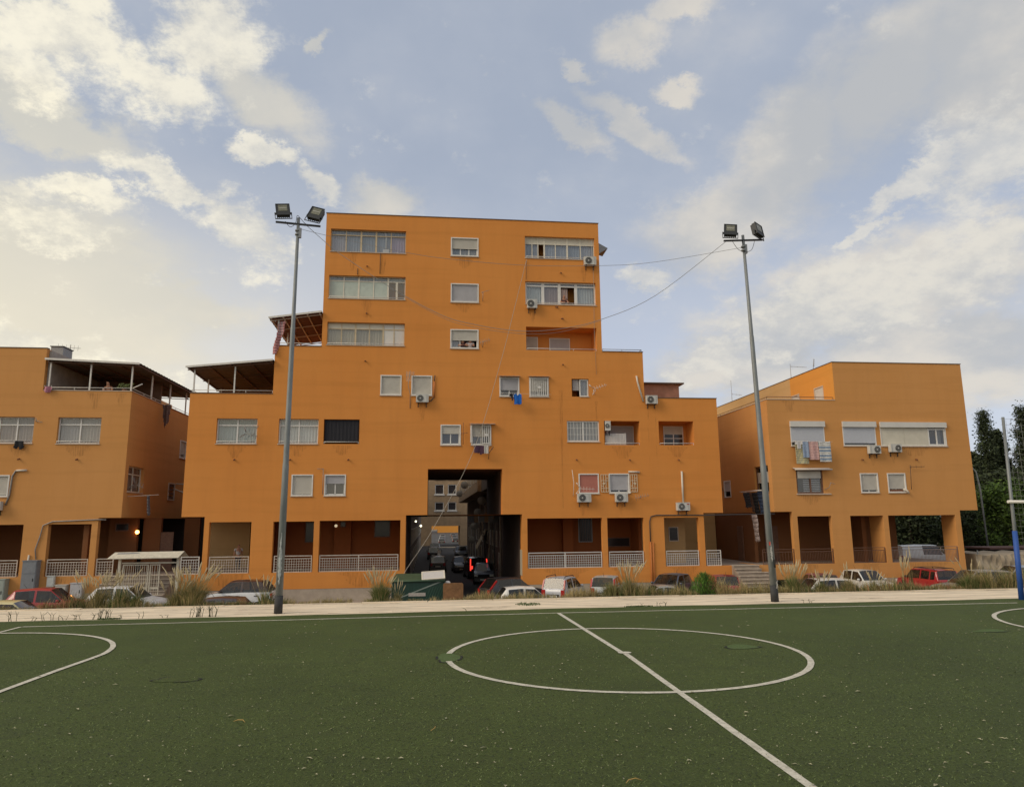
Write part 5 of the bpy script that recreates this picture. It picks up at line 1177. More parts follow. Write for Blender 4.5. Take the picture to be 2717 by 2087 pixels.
# ------------------------------------------------------------------ people
def skin_body(name, verts, edges, m, parent=None, rootv=0):
    me = bpy.data.meshes.new(name); me.from_pydata([v[:3] for v in verts], edges, [])
    o = link(name, me, m, parent)
    sk = o.modifiers.new('skin', 'SKIN'); sk.use_smooth_shade = True
    for i, v in enumerate(verts):
        d = me.skin_vertices[0].data[i]; d.radius = (v[3], v[3] if len(v) < 5 else v[4]); d.use_root = (i == rootv)
    sb = o.modifiers.new('smooth', 'SUBSURF'); sb.levels = 1; sb.render_levels = 1
    return o
def person(loc, face, label, hair, shirt, skin=None, lean=0.0, pose='lean', rz=0.0, legs=True, trousers=(.03, .03, .04), s=1.0):
    """a figure 1.72 m tall, facing -Y, standing on loc; lean tips the torso forward onto a rail"""
    e = root('person', loc, 'person', label, None, rz); sk = skin or SKIN
    L = lean; hip = (0, .02, .92); ch = (0, .02 - .30 * math.sin(L), .92 + .40 * math.cos(L)); nk = (0, .02 - .42 * math.sin(L), .92 + .54 * math.cos(L)); hd = (0, nk[1] - .05, nk[2] + .17)
    V = [(*hip, .15, .11), (0, (hip[1] + ch[1]) / 2, (hip[2] + ch[2]) / 2, .13, .10), (*ch, .16, .11), (*nk, .055, .055), (hd[0], hd[1], hd[2] - .06, .065, .07), (hd[0], hd[1], hd[2] + .05, .07, .085)]
    E = [(0, 1), (1, 2), (2, 3), (3, 4), (4, 5)]
    def add(p, r, k): V.append((*p, r)); E.append((k, len(V) - 1)); return len(V) - 1
    add((0, hd[1] - .095, hd[2] - .03), .018, 4)                     # nose
    for sx in (-1, 1):
        add((sx * .075, hd[1] + .01, hd[2] - .02), .016, 4)          # ears
        sh = add((sx * .19, ch[1] + .01, ch[2] + .06), .055, 2)
        if pose == 'lean': el_, wr = (sx * .27, ch[1] - .14, ch[2] - .17), (sx * .07, ch[1] - .34, ch[2] - .16)
        elif pose == 'hang': el_, wr = (sx * .26, ch[1] - .12, ch[2] - .15), (sx * .16 + .1, ch[1] - .36, ch[2] - .22)
        else: el_, wr = (sx * .25, ch[1] + .02, ch[2] - .24), (sx * .24, ch[1] - .06, ch[2] - .48)
        a = add(el_, .038, sh); w = add(wr, .028, a); d = Vector(wr) - Vector(el_); d.normalize()
        pm = Vector(wr) + d * .05; p_ = add(tuple(pm), .030, w)
        for f, ln in enumerate((.060, .072, .066, .050)):
            o_ = Vector((.016 * (f - 1.5), 0, .0)); t_ = add(tuple(pm + o_ + d * ln * .5), .009, p_); add(tuple(pm + o_ + d * ln + Vector((0, 0, -.012))), .008, t_)
        add(tuple(pm + Vector((-sx * .045, -.01, .0))), .010, p_)
        if legs:
            k1 = add((sx * .09, .02, .86), .085, 0); k2 = add((sx * .10, .0, .48), .055, k1); k3 = add((sx * .10, .04, .08), .038, k2); add((sx * .11, -.10, .035), .035, k3)
    skin_body('body', V, E, sk, e)
    if hair is not None:
        q = MB().ball((hd[0], hd[1] + .025, hd[2] + .045), .088, .095, .085, 12, 8)
        if hair == 'long': q.ball((hd[0], hd[1] + .07, hd[2] - .08), .07, .045, .14, 10, 6)
        put('hair', q, GHAIR if hair == 'grey' else HAIR, e)
    q = MB()
    for sx in (-1, 1): q.ball((sx * .03, hd[1] - .078, hd[2] + .01), .011, .007, .008, 6, 4)
    put('eyes', q, HAIR, e)
    if shirt is not None:
        k = 'cloth_%02d%02d%02d' % tuple(int(c * 99) for c in shirt)
        skin_body('shirt', [(0, hip[1], hip[2] + .02, .165, .125), (0, (hip[1] + ch[1]) / 2, (hip[2] + ch[2]) / 2, .15, .12), (ch[0], ch[1], ch[2] + .02, .175, .125), (0, nk[1] + .02, nk[2] - .04, .08, .08),
            (-.20, ch[1] + .01, ch[2] + .06, .068), (-.25, ch[1] - .06, ch[2] - .06, .055), (.20, ch[1] + .01, ch[2] + .06, .068), (.25, ch[1] - .06, ch[2] - .06, .055)],
            [(0, 1), (1, 2), (2, 3), (2, 4), (4, 5), (2, 6), (6, 7)], mat(k, shirt, .9), e)
    if legs:
        k = 'cloth_%02d%02d%02d' % tuple(int(c * 99) for c in trousers)
        skin_body('trousers', [(0, .02, .94, .16, .12), (-.09, .02, .84, .10), (-.10, .0, .48, .07), (-.10, .04, .10, .055), (.09, .02, .84, .10), (.10, .0, .48, .07), (.10, .04, .10, .055)], [(0, 1), (1, 2), (2, 3), (0, 4), (4, 5), (5, 6)], mat(k, trousers, .9), e)
    e.scale = (s, s, s)
    return e
person((-19.93, YF + .55, 9.42), None, 'bare chested white haired man leaning on the left terrace rail', 'grey', None, lean=.55, skin=mat('tanned_skin', (.40, .20, .12), .6), trousers=(.05, .05, .07), s=1.08)
person((9.02, YF + .40, 15.92), None, 'dark haired woman leaning out of the veranda by the pulled curtain', 'long', (.10, .05, .05), lean=.45, pose='hang')
person((2.10, YF + .36, 12.74), None, 'person in a dark top at the left side of the tower window', 'dark', (.06, .02, .03), lean=.35, legs=True)
person((2.60, YF + .36, 12.74), None, 'person in a white shirt at the right side of the tower window', 'dark', (.60, .56, .56), lean=.40, legs=True)
person((-12.1, YF + 2.6, -.585), None, 'dark haired person in a white shirt standing inside the left arcade bay', 'dark', (.55, .53, .50), pose='stand', rz=.5)
person((19.7, YF + 5.2, -.585), None, 'person in dark clothes standing in shade beyond the right steps', 'dark', (.03, .03, .04), pose='stand', rz=-.4)

# lit lamps under the arcades
def wall_lamp(x, y, z, label, m, r=.10, box=True):
    e = root('wall_lamp', (x, y, z), 'lamp', label, 'lit wall lamps in the shade')
    put('lamp_globe', MB().ball((x, y - .12, z), r, r, r, 12, 8), m, e)
    q = MB().box(x - .05, x + .05, y - .03, y, z - .08, z + .12); q.bar((x, y - .02, z + .1), (x, y - .12, z + .1), .03); put('lamp_arm', q, BLACKM, e)
wall_lamp(-18.55, YF + 3.19, 1.93, 'glowing orange lantern on the wall behind the white gate', LAMPW, .12)
wall_lamp(-6.2, YF + 4.08, 2.2, 'small pale ceiling lamp in the wide left arcade bay', mat('dim_white_lamp', (.9, .75, .5), .5, emit=.6), .10)
wall_lamp(-.95, YF + 8.5, 2.45, 'nearer white lamp on the left wall of the passage', LAMPY, .07)
wall_lamp(-.72, YF + 22, 2.05, 'farther white lamp on the left wall of the passage', LAMPY, .10)
wall_lamp(22.6, YF + 2.4, 2.32, 'small white lamp above the right entrance steps', LAMPY, .08)

# ------------------------------------------------------------------ vehicles
def paint(name, col, rough=.35): return mat('paint_' + name, col, rough, .06, 2, coat=.5)
PLASTIC = mat('black_plastic', (.025, .025, .027), .6)
TAIL = mat('tail_lens', (.38, .02, .02), .25); HEAD = mat('head_lens', (.55, .55, .52), .15); PLATE = mat('number_plate', (.60, .60, .55), .5)
def car(loc, rz, label, pm, L=3.8, W=1.65, H=1.48, kind='hatch', roofm=None, tails='low', rails=False, lit=False, hood=None, belt=None, s=1.0, plate=True, group='cars parked in front of the buildings', sun=False, name='parked_car'):
    e = root(name, (0, 0, 0), 'car', label, group)
    h2 = L / 2; belt = belt or .62 * H; hood = hood or .63 * H
    if kind == 'hatch': cowl, rf, rr, tl = h2 * .45, h2 * .12, -h2 * .72, -h2 * .95
    elif kind == 'estate': cowl, rf, rr, tl = h2 * .48, h2 * .15, -h2 * .84, -h2 * .97
    elif kind == 'suv': cowl, rf, rr, tl = h2 * .42, h2 * .22, -h2 * .90, -h2 * .98
    elif kind == 'van': cowl, rf, rr, tl = h2 * .62, h2 * .42, -h2 * .96, -h2 * .99
    else: cowl, rf, rr, tl = h2 * .42, h2 * .08, -h2 * .42, -h2 * .66
    def ztop(x):
        K = [(-h2, belt * .80), (-h2 * .99, belt + .02 if tl < -h2 * .9 else belt - .03), (tl, belt + .04), (rr, H - .05), ((rr + rf) / 2, H), (rf, H - .04), (cowl, hood + .02), (h2 * .86, hood - .12), (h2 * .97, hood - .30), (h2, .50)]
        for (a, za), (b, zb) in zip(K[:-1], K[1:]):
            if a <= x <= b: return za + (zb - za) * (x - a) / (b - a)
        return .5
    def wid(x): t = abs(x) / h2; return W / 2 * (1 - .13 * max(0, (t - .62) / .38) ** 1.8)
    pil = [(rf + .02, cowl - .12)] if False else []
    win = []                                                     # side windows between the pillars
    a = cowl - .10; mid = (rf + rr) / 2 + .18
    win.append((mid + .05, a)); 
    if kind in ('hatch', 'sedan'): win.append((rr + .10, mid - .05))
    elif kind in ('estate', 'suv'): win += [(mid - .85, mid - .05), (rr + .06, mid - .95)]
    xs = sorted(set([-h2, -h2 * .99, -h2 * .93, tl, rr, rf, cowl, h2 * .7, h2 * .86, h2 * .97, h2, (rr + rf) / 2, -h2 * .5, h2 * .3] + [v for w in win for v in w]))
    xs = [x for i, x in enumerate(xs) if i == 0 or x - xs[i - 1] > .004]
    ring = []
    for x in xs:
        w = wid(x); zt = ztop(x); zb = min(belt + .03 * (x < 0), zt - .02); zb = max(zb, .40); zt = max(zt, zb + .015)
        t = min(1, max(0, (zt - zb) / (H - belt))); wt = w * (.97 - .17 * t)
        r = [(w * .90, .20), (w * .985, .30), (w, .52), (w * .995, zb - .10), (w * .965, zb), (wt + .005, zt - .07 * t), (wt * .90, zt - .012 * t), (0, zt + .02 * t)]
        ring.append([(x, y, z) for y, z in r] )
    n = 8
    full = [r + [(p[0], -p[1], p[2]) for p in reversed(r[:-1])] for r in ring]; m_ = len(full[0])
    def classify(i, k):
        xa, xb = xs[i], xs[i + 1]; kk = k if k < 7 else 13 - k; xm = (xa + xb) / 2
        if kk == 4 and any(w0 - .01 <= xa and xb <= w1 + .01 for w0, w1 in win) and kind != 'van': return 'side'
        if kk == 4 and kind == 'van' and win[0][0] - .01 <= xa and xb <= win[0][1] + .01: return 'side'
        if kk in (6,) and rf - .01 <= xa and xb <= cowl + .01: return 'wind'
        if kk in (6,) and tl - .01 <= xa and xb <= rr + .01 and kind != 'van': return 'rear'
        if kk >= 5 and rr - .01 <= xa and xb <= rf + .01: return 'roof'
        if roofm and kk in (4, 5): return 'roof'
        return 'body'
    groups = {}
    for i in range(len(xs) - 1):
        for k in range(m_ - 1): groups.setdefault(classify(i, k), []).append([(i, k), (i + 1, k), (i + 1, k + 1), (i, k + 1)])
    def emit(nm, faces, m, par, off=0.0, ends=False):
        me_v, idx, fs = [], {}, []
        for f in faces:
            q = []
            for (i, k) in f:
                if (i, k) not in idx: idx[(i, k)] = len(me_v); me_v.append(full[i][k])
                q.append(idx[(i, k)])
            fs.append(tuple(q))
        mb = MB(); mb.v = me_v; mb.f = fs; mb.sm = [True] * len(fs)
        if ends:
            for i in (0, len(xs) - 1): mb.face(full[i])
        return put(nm, mb, m, par)
    emit('body', groups['body'], pm, e, ends=True)
    if 'roof' in groups: emit('roof', groups['roof'], roofm or pm, e)
    for nm, key in (('windshield', 'wind'), ('rear_window', 'rear')):
        if key in groups: emit(nm, groups[key], CARGLASS, e)
    for (w0, w1) in win:
        for sd in (0, 1):
            fs = [f for f in groups.get('side', []) if (f[0][1] < 7) == (sd == 0) and w0 - .01 <= xs[f[0][0]] and xs[f[1][0]] <= w1 + .01]
            if fs: emit('side_window', fs, CARGLASS, e)
    q = MB(); q.box(-h2 * .75, h2 * .55, -W * .40, W * .40, .25, .55); q.box(-h2 * .62, -h2 * .45, -W * .36, W * .36, .5, belt + .12)
    for y in (-W * .22, W * .22): q.box(-.12, .06, y - .2, y + .2, .5, belt + .12); q.box(-.06, .02, y - .1, y + .1, belt + .1, belt + .30)
    put('seats', q, PLASTIC, e)
    for sx in (1, -1):
        for sy in (-1, 1):
            x = sx * h2 * .66; yo = sy * wid(x)
            t = put('wheel', MB().disc((x, yo - (.20 if sy > 0 else 0), .30), .30, 'y', 18, .21), RUBBER, e)
            put('rim', MB().disc((x, yo + (.012 if sy > 0 else -.018), .30), .19, 'y', 14, .008), GREYM, t)
            put('wheel_arch', MB().disc((x, yo + (-.02 if sy > 0 else .008), .33), .37, 'y', 18, .012), PLASTIC, e)
    # bumpers, lamps, plate, mirrors, handles
    w1 = wid(h2) ; w0 = wid(-h2)
    put('bumper', MB().box(-h2 - .05, -h2 + .08, -w0 * .97, w0 * .97, .26, .50), pm if kind != 'suv' else PLASTIC, e)
    put('bumper', MB().box(h2 - .08, h2 + .04, -w1 * .97, w1 * .97, .22, .46), pm, e)
    for sy in (-1, 1):
        y0, y1 = sorted((sy * w0 * .70, sy * (w0 + .012)))
        zz = (belt - .30, belt - .04) if tails == 'low' else (belt - .40, belt - .02)
        tlm = LAMPR if lit else TAIL
        put('tail_light', MB().box(-h2 - .02, -h2 * .93, y0, y1, *zz), tlm, e)
        if tails == 'high':
            q = MB(); xa, xb = tl - .03, rr - .03; ya, yb = sy * wid(tl) * .95, sy * W / 2 * .80
            q.bar((xa + .03, ya, belt), (xb + .03, yb, H - .14), .10, .08); put('tail_light', q, tlm, e)
        y0, y1 = sorted((sy * w1 * .60, sy * (w1 + .02)))
        put('headlight', MB().box(h2 * .93, h2 + .012, y0, y1, hood - .36, hood - .20), HEAD, e)
        ym = sy * (wid(cowl) + .11); put('mirror', MB().ball((cowl - .22, ym, belt + .08), .07, .10, .075, 8, 6), roofm or pm if kind != 'suv' else PLASTIC, e)
        for w_0, w_1 in win[:2]: put('door_handle', MB().box(w_0 + .05, w_0 + .22, *sorted((sy * wid(w_0) * .995, sy * (wid(w_0) + .022))), belt - .17, belt - .13), PLASTIC if roofm else pm, e)
        if rails:
            put('roof_rail', MB().tube([(rr + .15, sy * W * .36, H - .02), (rr + .22, sy * W * .36, H + .06), (rf - .30, sy * W * .36, H + .07), (rf - .15, sy * W * .36, H - .01)], .022, 6), PLASTIC, e)
    if rails == 'bars':
        for x in (rr + .4, rf - .4): put('roof_bar', MB().bar((x, -W * .38, H + .07), (x, W * .38, H + .07), .035), PLASTIC, e)
    if plate:
        put('number_plate', MB().box(-h2 - .062, -h2 - .051, -.26, .26, .52, .63), PLATE, e); put('plate_recess', MB().box(-h2 - .045, -h2 - .005, -.36, .36, .50, .68), PLASTIC, e)
        put('number_plate', MB().box(h2 + .041, h2 + .052, -.26, .26, .30, .41), PLATE, e)
    put('aerial', MB().tube([(rr + .3, 0, H), (rr + .12, 0, H + .22)], .008, 4), PLASTIC, e)
    e.location = loc; e.rotation_euler = (0, 0, rad(rz)); e.scale = (s, s, s)
    return e
G0 = ZS
car((-17.2, 33.2, G0 + .22), 3, 'pale yellow car half hidden by dry grass at the left edge', paint('cream', (.60, .52, .26)), 3.7, 1.6, 1.50)
car((-18.85, 39.6, G0), 4, 'red hatchback facing right in front of the grey cabinets', paint('red', (.34, .025, .03)), 4.0, 1.68, 1.74, s=.98)
car((-15.65, 41.0, G0), -6, 'white hatchback behind the tall grass before the gate', paint('white', (.66, .68, .70)), 3.9, 1.68, 1.62, kind='hatch')
car((-10.35, 42.0, G0 + .08), 180 - 4, 'white hatchback with a dark roof and red rear lamp', paint('white_b', (.68, .69, .71)), 4.0, 1.70, 1.68, roofm=paint('maroon_black', (.045, .022, .020)), plate=True)
car((-8.45, 34.0, G0), -4, 'low dark brown car in front of the white one with a dark roof', paint('dark_brown', (.05, .028, .024)), 3.5, 1.6, 1.62)
car((4.90, 43.1, G0), 22, 'dark hatchback with tall red rear lamp left of the white one', paint('black', (.022, .022, .028)), 3.7, 1.65, 1.58, tails='high')
car((5.0, 36.6, G0 + .08), 4, 'small white car low behind the apron edge', paint('white_c', (.68, .67, .64)), 3.4, 1.5, 1.52, tails='low')
car((8.0, 43.0, G0), 58, 'white and grey small car with roof rails seen from behind', paint('silver', (.50, .51, .55)), 3.5, 1.58, 1.58, kind='estate', tails='high', rails=True, belt=.95)
car((10.75, 43.6, G0), 68, 'silver estate seen from behind beside the tall plumed grass', paint('silver_b', (.46, .48, .48)), 3.8, 1.62, 1.55, kind='estate', tails='high')
car((14.7, 43.6, G0), -132, 'dark blue grey car facing the pitch with windshield in view', paint('navy', (.06, .07, .10)), 3.7, 1.65, 1.55)
car((11.9, 37.3, G0), 176, 'low grey car behind weeds left of the dark blue one', paint('grey', (.30, .30, .28)), 3.6, 1.55, 1.46, kind='sedan')
car((17.9, 43.3, G0), 78, 'car with a dull red roof in front of the right steps', paint('maroon', (.26, .03, .035)), 3.7, 1.6, 1.50, kind='hatch', roofm=paint('maroon2', (.28, .035, .045)))
car((24.0, 43.2, G0), 84, 'red and grey car mostly hidden by tall grass', paint('pinkgrey', (.28, .10, .10)), 3.6, 1.6, 1.48)
car((22.2, 38.0, G0 + .1), 0, 'white car with only its long low roof above the weeds', paint('white_d', (.60, .58, .54)), 4.0, 1.6, 1.50)
car((27.2, 43.2, G0), -88, 'white small car facing the pitch below the right building', paint('white_e', (.64, .64, .60)), 3.6, 1.6, 1.60)
car((31.6, 43.6, G0), 88, 'red off road car with a black roof rack', paint('red_b', (.36, .022, .025)), 4.2, 1.75, 1.62, kind='suv', rails='bars')
car((29.0, 36.3, G0 + .1), 174, 'dusty dark car with a sloping bonnet among the right weeds', paint('dusty', (.20, .17, .14), .7), 4.4, 1.7, 1.92, kind='hatch')
car((35.2, 40.6, G0 + .1), 170, 'grey blue car at the right edge before the tarpaulin', paint('bluegrey', (.22, .25, .30)), 3.9, 1.7, 1.80)
car((45.0, 62.5, G0 + .35), 0, 'white van seen through the right arcade', paint('white_f', (.62, .64, .66)), 4.9, 1.9, 2.0, kind='van', belt=1.1, hood=1.15, group='vehicles behind the buildings')
car((48.9, 61.5, G0 + .2), 178, 'white car parked behind the white van', paint('white_g', (.60, .62, .64)), 3.9, 1.6, 1.45, group='vehicles behind the buildings')
# in the street seen through the passage
SG = 'vehicles in the street behind the passage'
car((.92, 73.0, G0), 90, 'grey hatchback with dim red lamps in the passage street', paint('grey_b', (.10, .095, .09)), 3.8, 1.65, 1.50, group=SG, tails='low')
car((4.1, 64.2, G0), 95, 'dark off road car with bright brake lights', paint('black_b', (.03, .025, .025)), 4.0, 1.72, 1.80, kind='suv', tails='high', lit=True, group=SG)
car((4.5, 58.9, G0), -96, 'black car facing out with a pale windshield reflection', paint('black_c', (.015, .015, .017)), 3.9, 1.7, 1.52, group=SG)
car((3.15, 71.8, G0), -88, 'dark old car standing left of the braking one', paint('black_d', (.03, .032, .035)), 3.8, 1.6, 1.45, group=SG)
car((.75, 97, G0), 88, 'black car parked on the left with a white scooter before it', paint('black_e', (.02, .02, .022)), 3.9, 1.7, 1.55, group=SG)
car((4.4, 100, G0), -90, 'dark car far along on the right side of the street', paint('black_f', (.03, .03, .035)), 3.9, 1.7, 1.5, group=SG)
car((1.0, 118, G0), 90, 'pale car far along on the left side of the street', paint('white_h', (.25, .25, .25)), 3.9, 1.7, 1.5, group=SG)
for i, (x, y) in enumerate(((3.0, 168), (6.4, 176), (3.5, 190), (7.2, 205), (4.2, 222), (8.0, 240))):
    car((x, y, G0 - .4), 90, ['pale car just beyond the far arch', 'dark car beyond the far arch on the right', 'white car second beyond the far arch', 'dark car farther beyond the arch', 'pale car farther beyond the arch', 'farthest dark car beyond the arch'][i], paint(['white_i', 'black_g', 'white_j', 'black_h', 'white_k', 'black_i'][i], [(.22, .22, .22), (.04, .04, .04)][i % 2]), group=SG)
e = root('glare', (4.3, 56.9, ZS), 'glare', 'pale sheet added for the white reflection on the windshield of the black car')
put('board', MB().face([(3.75, 57.35, -1.42), (4.6, 57.35, -1.42), (4.55, 57.9, -.92), (3.85, 57.9, -.92)]), mat('pale_glare', (.5, .48, .44), .6), e)  # flat pale sheet stands in for the reflection in the windshield
# scooter, seen as a pale fairing and seat
e = root('scooter', (1.1, 88, ZS), 'scooter', 'white scooter parked on the left of the passage street')
put('fairing', MB().ball((1.25, 88.2, ZS + .75), .28, .5, .42, 10, 8), WHITE, e); put('seat', MB().ball((1.25, 88.9, ZS + .85), .20, .45, .12, 10, 6), PLASTIC, e)
for y in (87.7, 89.1): put('wheel', MB().disc((1.2, y, ZS + .26), .26, 'x', 14, .12), RUBBER, e)
put('handlebar', MB().tube([(.9, 88.0, ZS + 1.15), (1.6, 88.0, ZS + 1.15)], .02), PLASTIC, e); put('windscreen', MB().face([(1.0, 87.95, ZS + 1.1), (1.5, 87.95, ZS + 1.1), (1.45, 88.05, ZS + 1.45), (1.05, 88.05, ZS + 1.45)]), HEAD, e)

# ------------------------------------------------------------------ street seen through the passage
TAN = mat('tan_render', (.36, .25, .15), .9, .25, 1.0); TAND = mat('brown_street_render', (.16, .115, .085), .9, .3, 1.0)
def row_building(label, X, sgn, y0, y1, z1, m, wins, seed, step=None):
    """building along the street; its front is the plane x = X, sgn = direction into the building"""
    e = root('row_building', (X, y0, ZS), 'building', label, 'buildings along the passage street')
    fm = lambda u, z, d: (X + sgn * d, u, z)
    mb = MB(); facade(mb, fm, [(y0, y1, (5.25 if X == 4.6 else ZS - .5), z1)], [(*w, .4, True) for w in wins], 9.0, back=True); put('wall', mb, m, e)
    P_ = Plane(fm)
    for i, w in enumerate(wins):
        w_ = put('window', frame_mb(P_, *w, .08, -.03, .06), FRAME if i % 3 else WHITE, e)
        pane(w_, P_, w[0] + .08, w[1] - .08, w[2] + .08, w[3] - .08, .1, mat('unlit_glass', (.03, .03, .035), .15)); 
        if i % 2 and w[3] - w[2] < 1.6: shutter(w_, P_, w[0] + .08, w[1] - .08, (w[2] + w[3]) / 2, w[3] - .08, .05, SHUT, pitch=.12)
    return e
r_ = random.Random(5)
def wins(y0, y1, rows, w=1.4, gap=3.4, h=1.4): return [(y, y + w, z, z + h) for z in rows for y in [y0 + 1.2 + gap * i for i in range(int((y1 - y0 - 2) / gap))]]
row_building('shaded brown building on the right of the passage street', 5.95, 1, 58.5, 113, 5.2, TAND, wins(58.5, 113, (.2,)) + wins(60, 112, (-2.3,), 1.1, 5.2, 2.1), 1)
e = row_building('lit tan upper storeys jutting over the right of the street', 4.6, 1, 69, 113, 12.4, mat('sunlit_tan_render', (.55, .38, .23), .9, .25, 1.0), wins(69, 113, (6.2, 9.2)), 2)  # sunlight on these storeys is put into the paler tan
for o in e.children:
    pass
e2 = root('row_building', (5.0, 58.5, ZS), 'building', 'dark upper storeys nearest the passage on the right', 'buildings along the passage street')
put('wall', MB().box(4.95, 13, 58.4, 68.7, 5.21, 12.2), TAND, e2)
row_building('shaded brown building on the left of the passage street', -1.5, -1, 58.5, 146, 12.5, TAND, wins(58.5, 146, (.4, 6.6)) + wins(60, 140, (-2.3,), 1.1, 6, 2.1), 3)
def end_block(label, x0, x1, Y, z0, z1, hole, m, rows, cols):
    e = root('end_building', ((x0 + x1) / 2, Y, ZS), 'building', label); fm = lambda u, z, d: (u, Y + d, z)
    W2 = [(x0 + (x1 - x0) * (a + .06), x0 + (x1 - x0) * (b - .06), z, z + h) for (z, h) in rows for (a, b) in cols]
    mb = MB(); facade(mb, fm, [(x0 - 9, x1 + 9, z0, z1)], [(*hole, 9, False)] + [(*w, 1.0, True) for w in W2], 9, back=True); put('wall', mb, m, e)
    P_ = Plane(fm)
    for i, w in enumerate(W2):
        w_ = put('window', frame_mb(P_, *w, .14, .1, .2), WHITE, e); pane(w_, P_, w[0] + .14, w[1] - .14, w[2] + .14, w[3] - .14, .3, mat('unlit_glass', (.03, .03, .035), .15))
        put('balcony_rail', MB().box(w[0] - .2, w[1] + .2, Y - .15, Y - .02, w[2] - .25, w[2] + .05), PANELW, e)
    return e
end_block('tan block with white balcony rails bridging the end of the street', -1, 6.2, 150, -3.2, 14, (.6, 6.4, -3.2, 1.55), TAN, ((4.7, 1.7), (8.0, 2.0), (11.2, 1.8)), ((.25, .62), (.62, .98)))
end_block('sunlit orange building closing the far end of the street', -8, 16, 330, -3.2, 16, (1.0, 4.0, -3.2, -1), AMBER, ((2, 2), (6, 2), (10, 2)), ((.1, .35), (.4, .6), (.65, .9)))
# balconies, dishes and hung things on the street walls
for i in range(9):
    y = 61 + i * 9.0; e = root('balcony', (-1.2, y, 6.0), 'balcony', ['railed balcony %s on the left street wall' % w for w in ('nearest the passage', 'second along', 'third along', 'fourth along', 'fifth along', 'sixth along', 'seventh along', 'eighth along', 'last')][i], 'balconies on the left street wall')
    put('slab', MB().box(-1.49, -.45, y, y + 3.0, 5.9, 6.05), TAN, e); q = MB()
    for k in range(13): q.box(-.50, -.47, y + .1 + k * .23, y + .13 + k * .23, 6.05, 7.0)
    q.box(-.51, -.46, y, y + 3.0, 7.0, 7.05); put('rail', q, WHITE, e)
    if i < 5: side_cloth('laundry_item', ['pale', 'tan', 'white', 'grey', 'cream'][i] + ' washing on the left street balconies', -.36, y + .4, y + 2.0, 5.4, 6.9, [(.45, .42, .38), (.36, .24, .15), (.5, .5, .5), (.22, .22, .24), (.45, .4, .3)][i])
def dish(x, y, z, label, r=.42):
    e = root('satellite_dish', (x, y, z), 'satellite dish', label, 'satellite dishes on the street walls'); mb = MB(); n = 14
    for k in range(3):
        for t in range(n):
            a0, a1 = 6.2832 * t / n, 6.2832 * (t + 1) / n; r0, r1 = r * k / 3, r * (k + 1) / 3
            f = lambda rr_, a: (x + rr_ * math.cos(a), y + .25 * rr_ * rr_ / r - .1 * r, z + rr_ * math.sin(a))
            mb.face([f(r0, a0), f(r1, a0), f(r1, a1), f(r0, a1)], True)
    put('reflector', mb, mat('dish_grey', (.36, .35, .32), .5), e); put('arm', MB().tube([(x, y + .05, z - r * .8), (x, y - .5, z - .1)], .02), GREYM, e); put('bracket', MB().tube([(x, y + .1, z), (x + .9, y + .3, z)], .03), GREYM, e)
for i, (x, y, z, l) in enumerate(((3.95, 72, 7.3, 'satellite dish high on the lit tan storeys'), (3.9, 80, 6.4, 'satellite dish second on the lit tan storeys'), (3.85, 92, 5.9, 'satellite dish third on the lit tan storeys'), (5.3, 79, 3.4, 'round dish high on the shaded right wall'), (5.2, 84, 1.85, 'round pale dish midway on the shaded right wall'), (5.2, 88, .25, 'lowest round dish on the shaded right wall'), (5.1, 70, 4.4, 'dish under the edge of the tan storeys'))): dish(x, y, z, l)
e = root('street_awning', (5.4, 75, 0), 'awning', 'pale leaf shaped awning on the right street wall'); put('fabric', MB().face([(5.9, 74, 1.6), (5.9, 77, 1.6), (4.9, 77, -.2), (4.9, 74.4, -.4)]), mat('awning_cream', (.5, .4, .26), .8), e)
for i, y in enumerate((62, 66.5, 74, 82, 95)):
    q = MB().box(5.2, 5.9, y, y + 1.6, 2.3, 2.36)
    for k in range(6): q.box(5.2, 5.9, y + .1 + k * .27, y + .12 + k * .27, 2.36, 3.2)
    tag(put('window_cage', q, TAN if i % 2 else GREYM), 'window cage', ['nearest', 'second', 'third', 'fourth', 'farthest'][i] + ' window cage on the shaded right street wall', 'window cages on the right street wall')
for i, (y, z0, z1, c_, lab) in enumerate(((60.5, 2.6, 4.1, (.30, .22, .16), 'tan sheet nearest on the shaded right street wall'), (63.5, 3.4, 4.7, (.40, .37, .33), 'pale sheet second on the shaded right street wall'), (68.5, 2.4, 3.9, (.22, .16, .13), 'brown cloth third on the shaded right street wall'), (72.5, .6, 2.4, (.34, .27, .2), 'long tan cloth low on the shaded right street wall'), (78, 2.2, 3.2, (.42, .40, .38), 'white cloth fifth on the shaded right street wall'), (86, .4, 1.7, (.3, .28, .26), 'grey cloth far on the shaded right street wall'))):
    side_cloth('laundry_item', lab, 5.35, y, y + 1.5, z0, z1, c_)
for i, y in enumerate((59.6, 65.2, 70.6, 76.6, 83)):
    tag(put('down_pipe', MB().tube([(5.86, y, ZS), (5.86, y, 5.1)], .06, 6), [CONDUIT, GREYM][i % 2]), 'down pipe', ['nearest', 'second', 'third', 'fourth', 'farthest'][i] + ' down pipe on the shaded right street wall', 'down pipes on the right street wall')
tag(put('wall_sign', MB().box(5.88, 5.92, 46.05, 46.9, -1.0, .6), mat('notice_board', (.45, .40, .30), .7)), 'notice board', 'narrow pale board on the right wall of the passage')
struct(put('street_kerb', MB().box(1.2, 6.0, 138, 139, ZS - .1, ZS + .12), CONC))

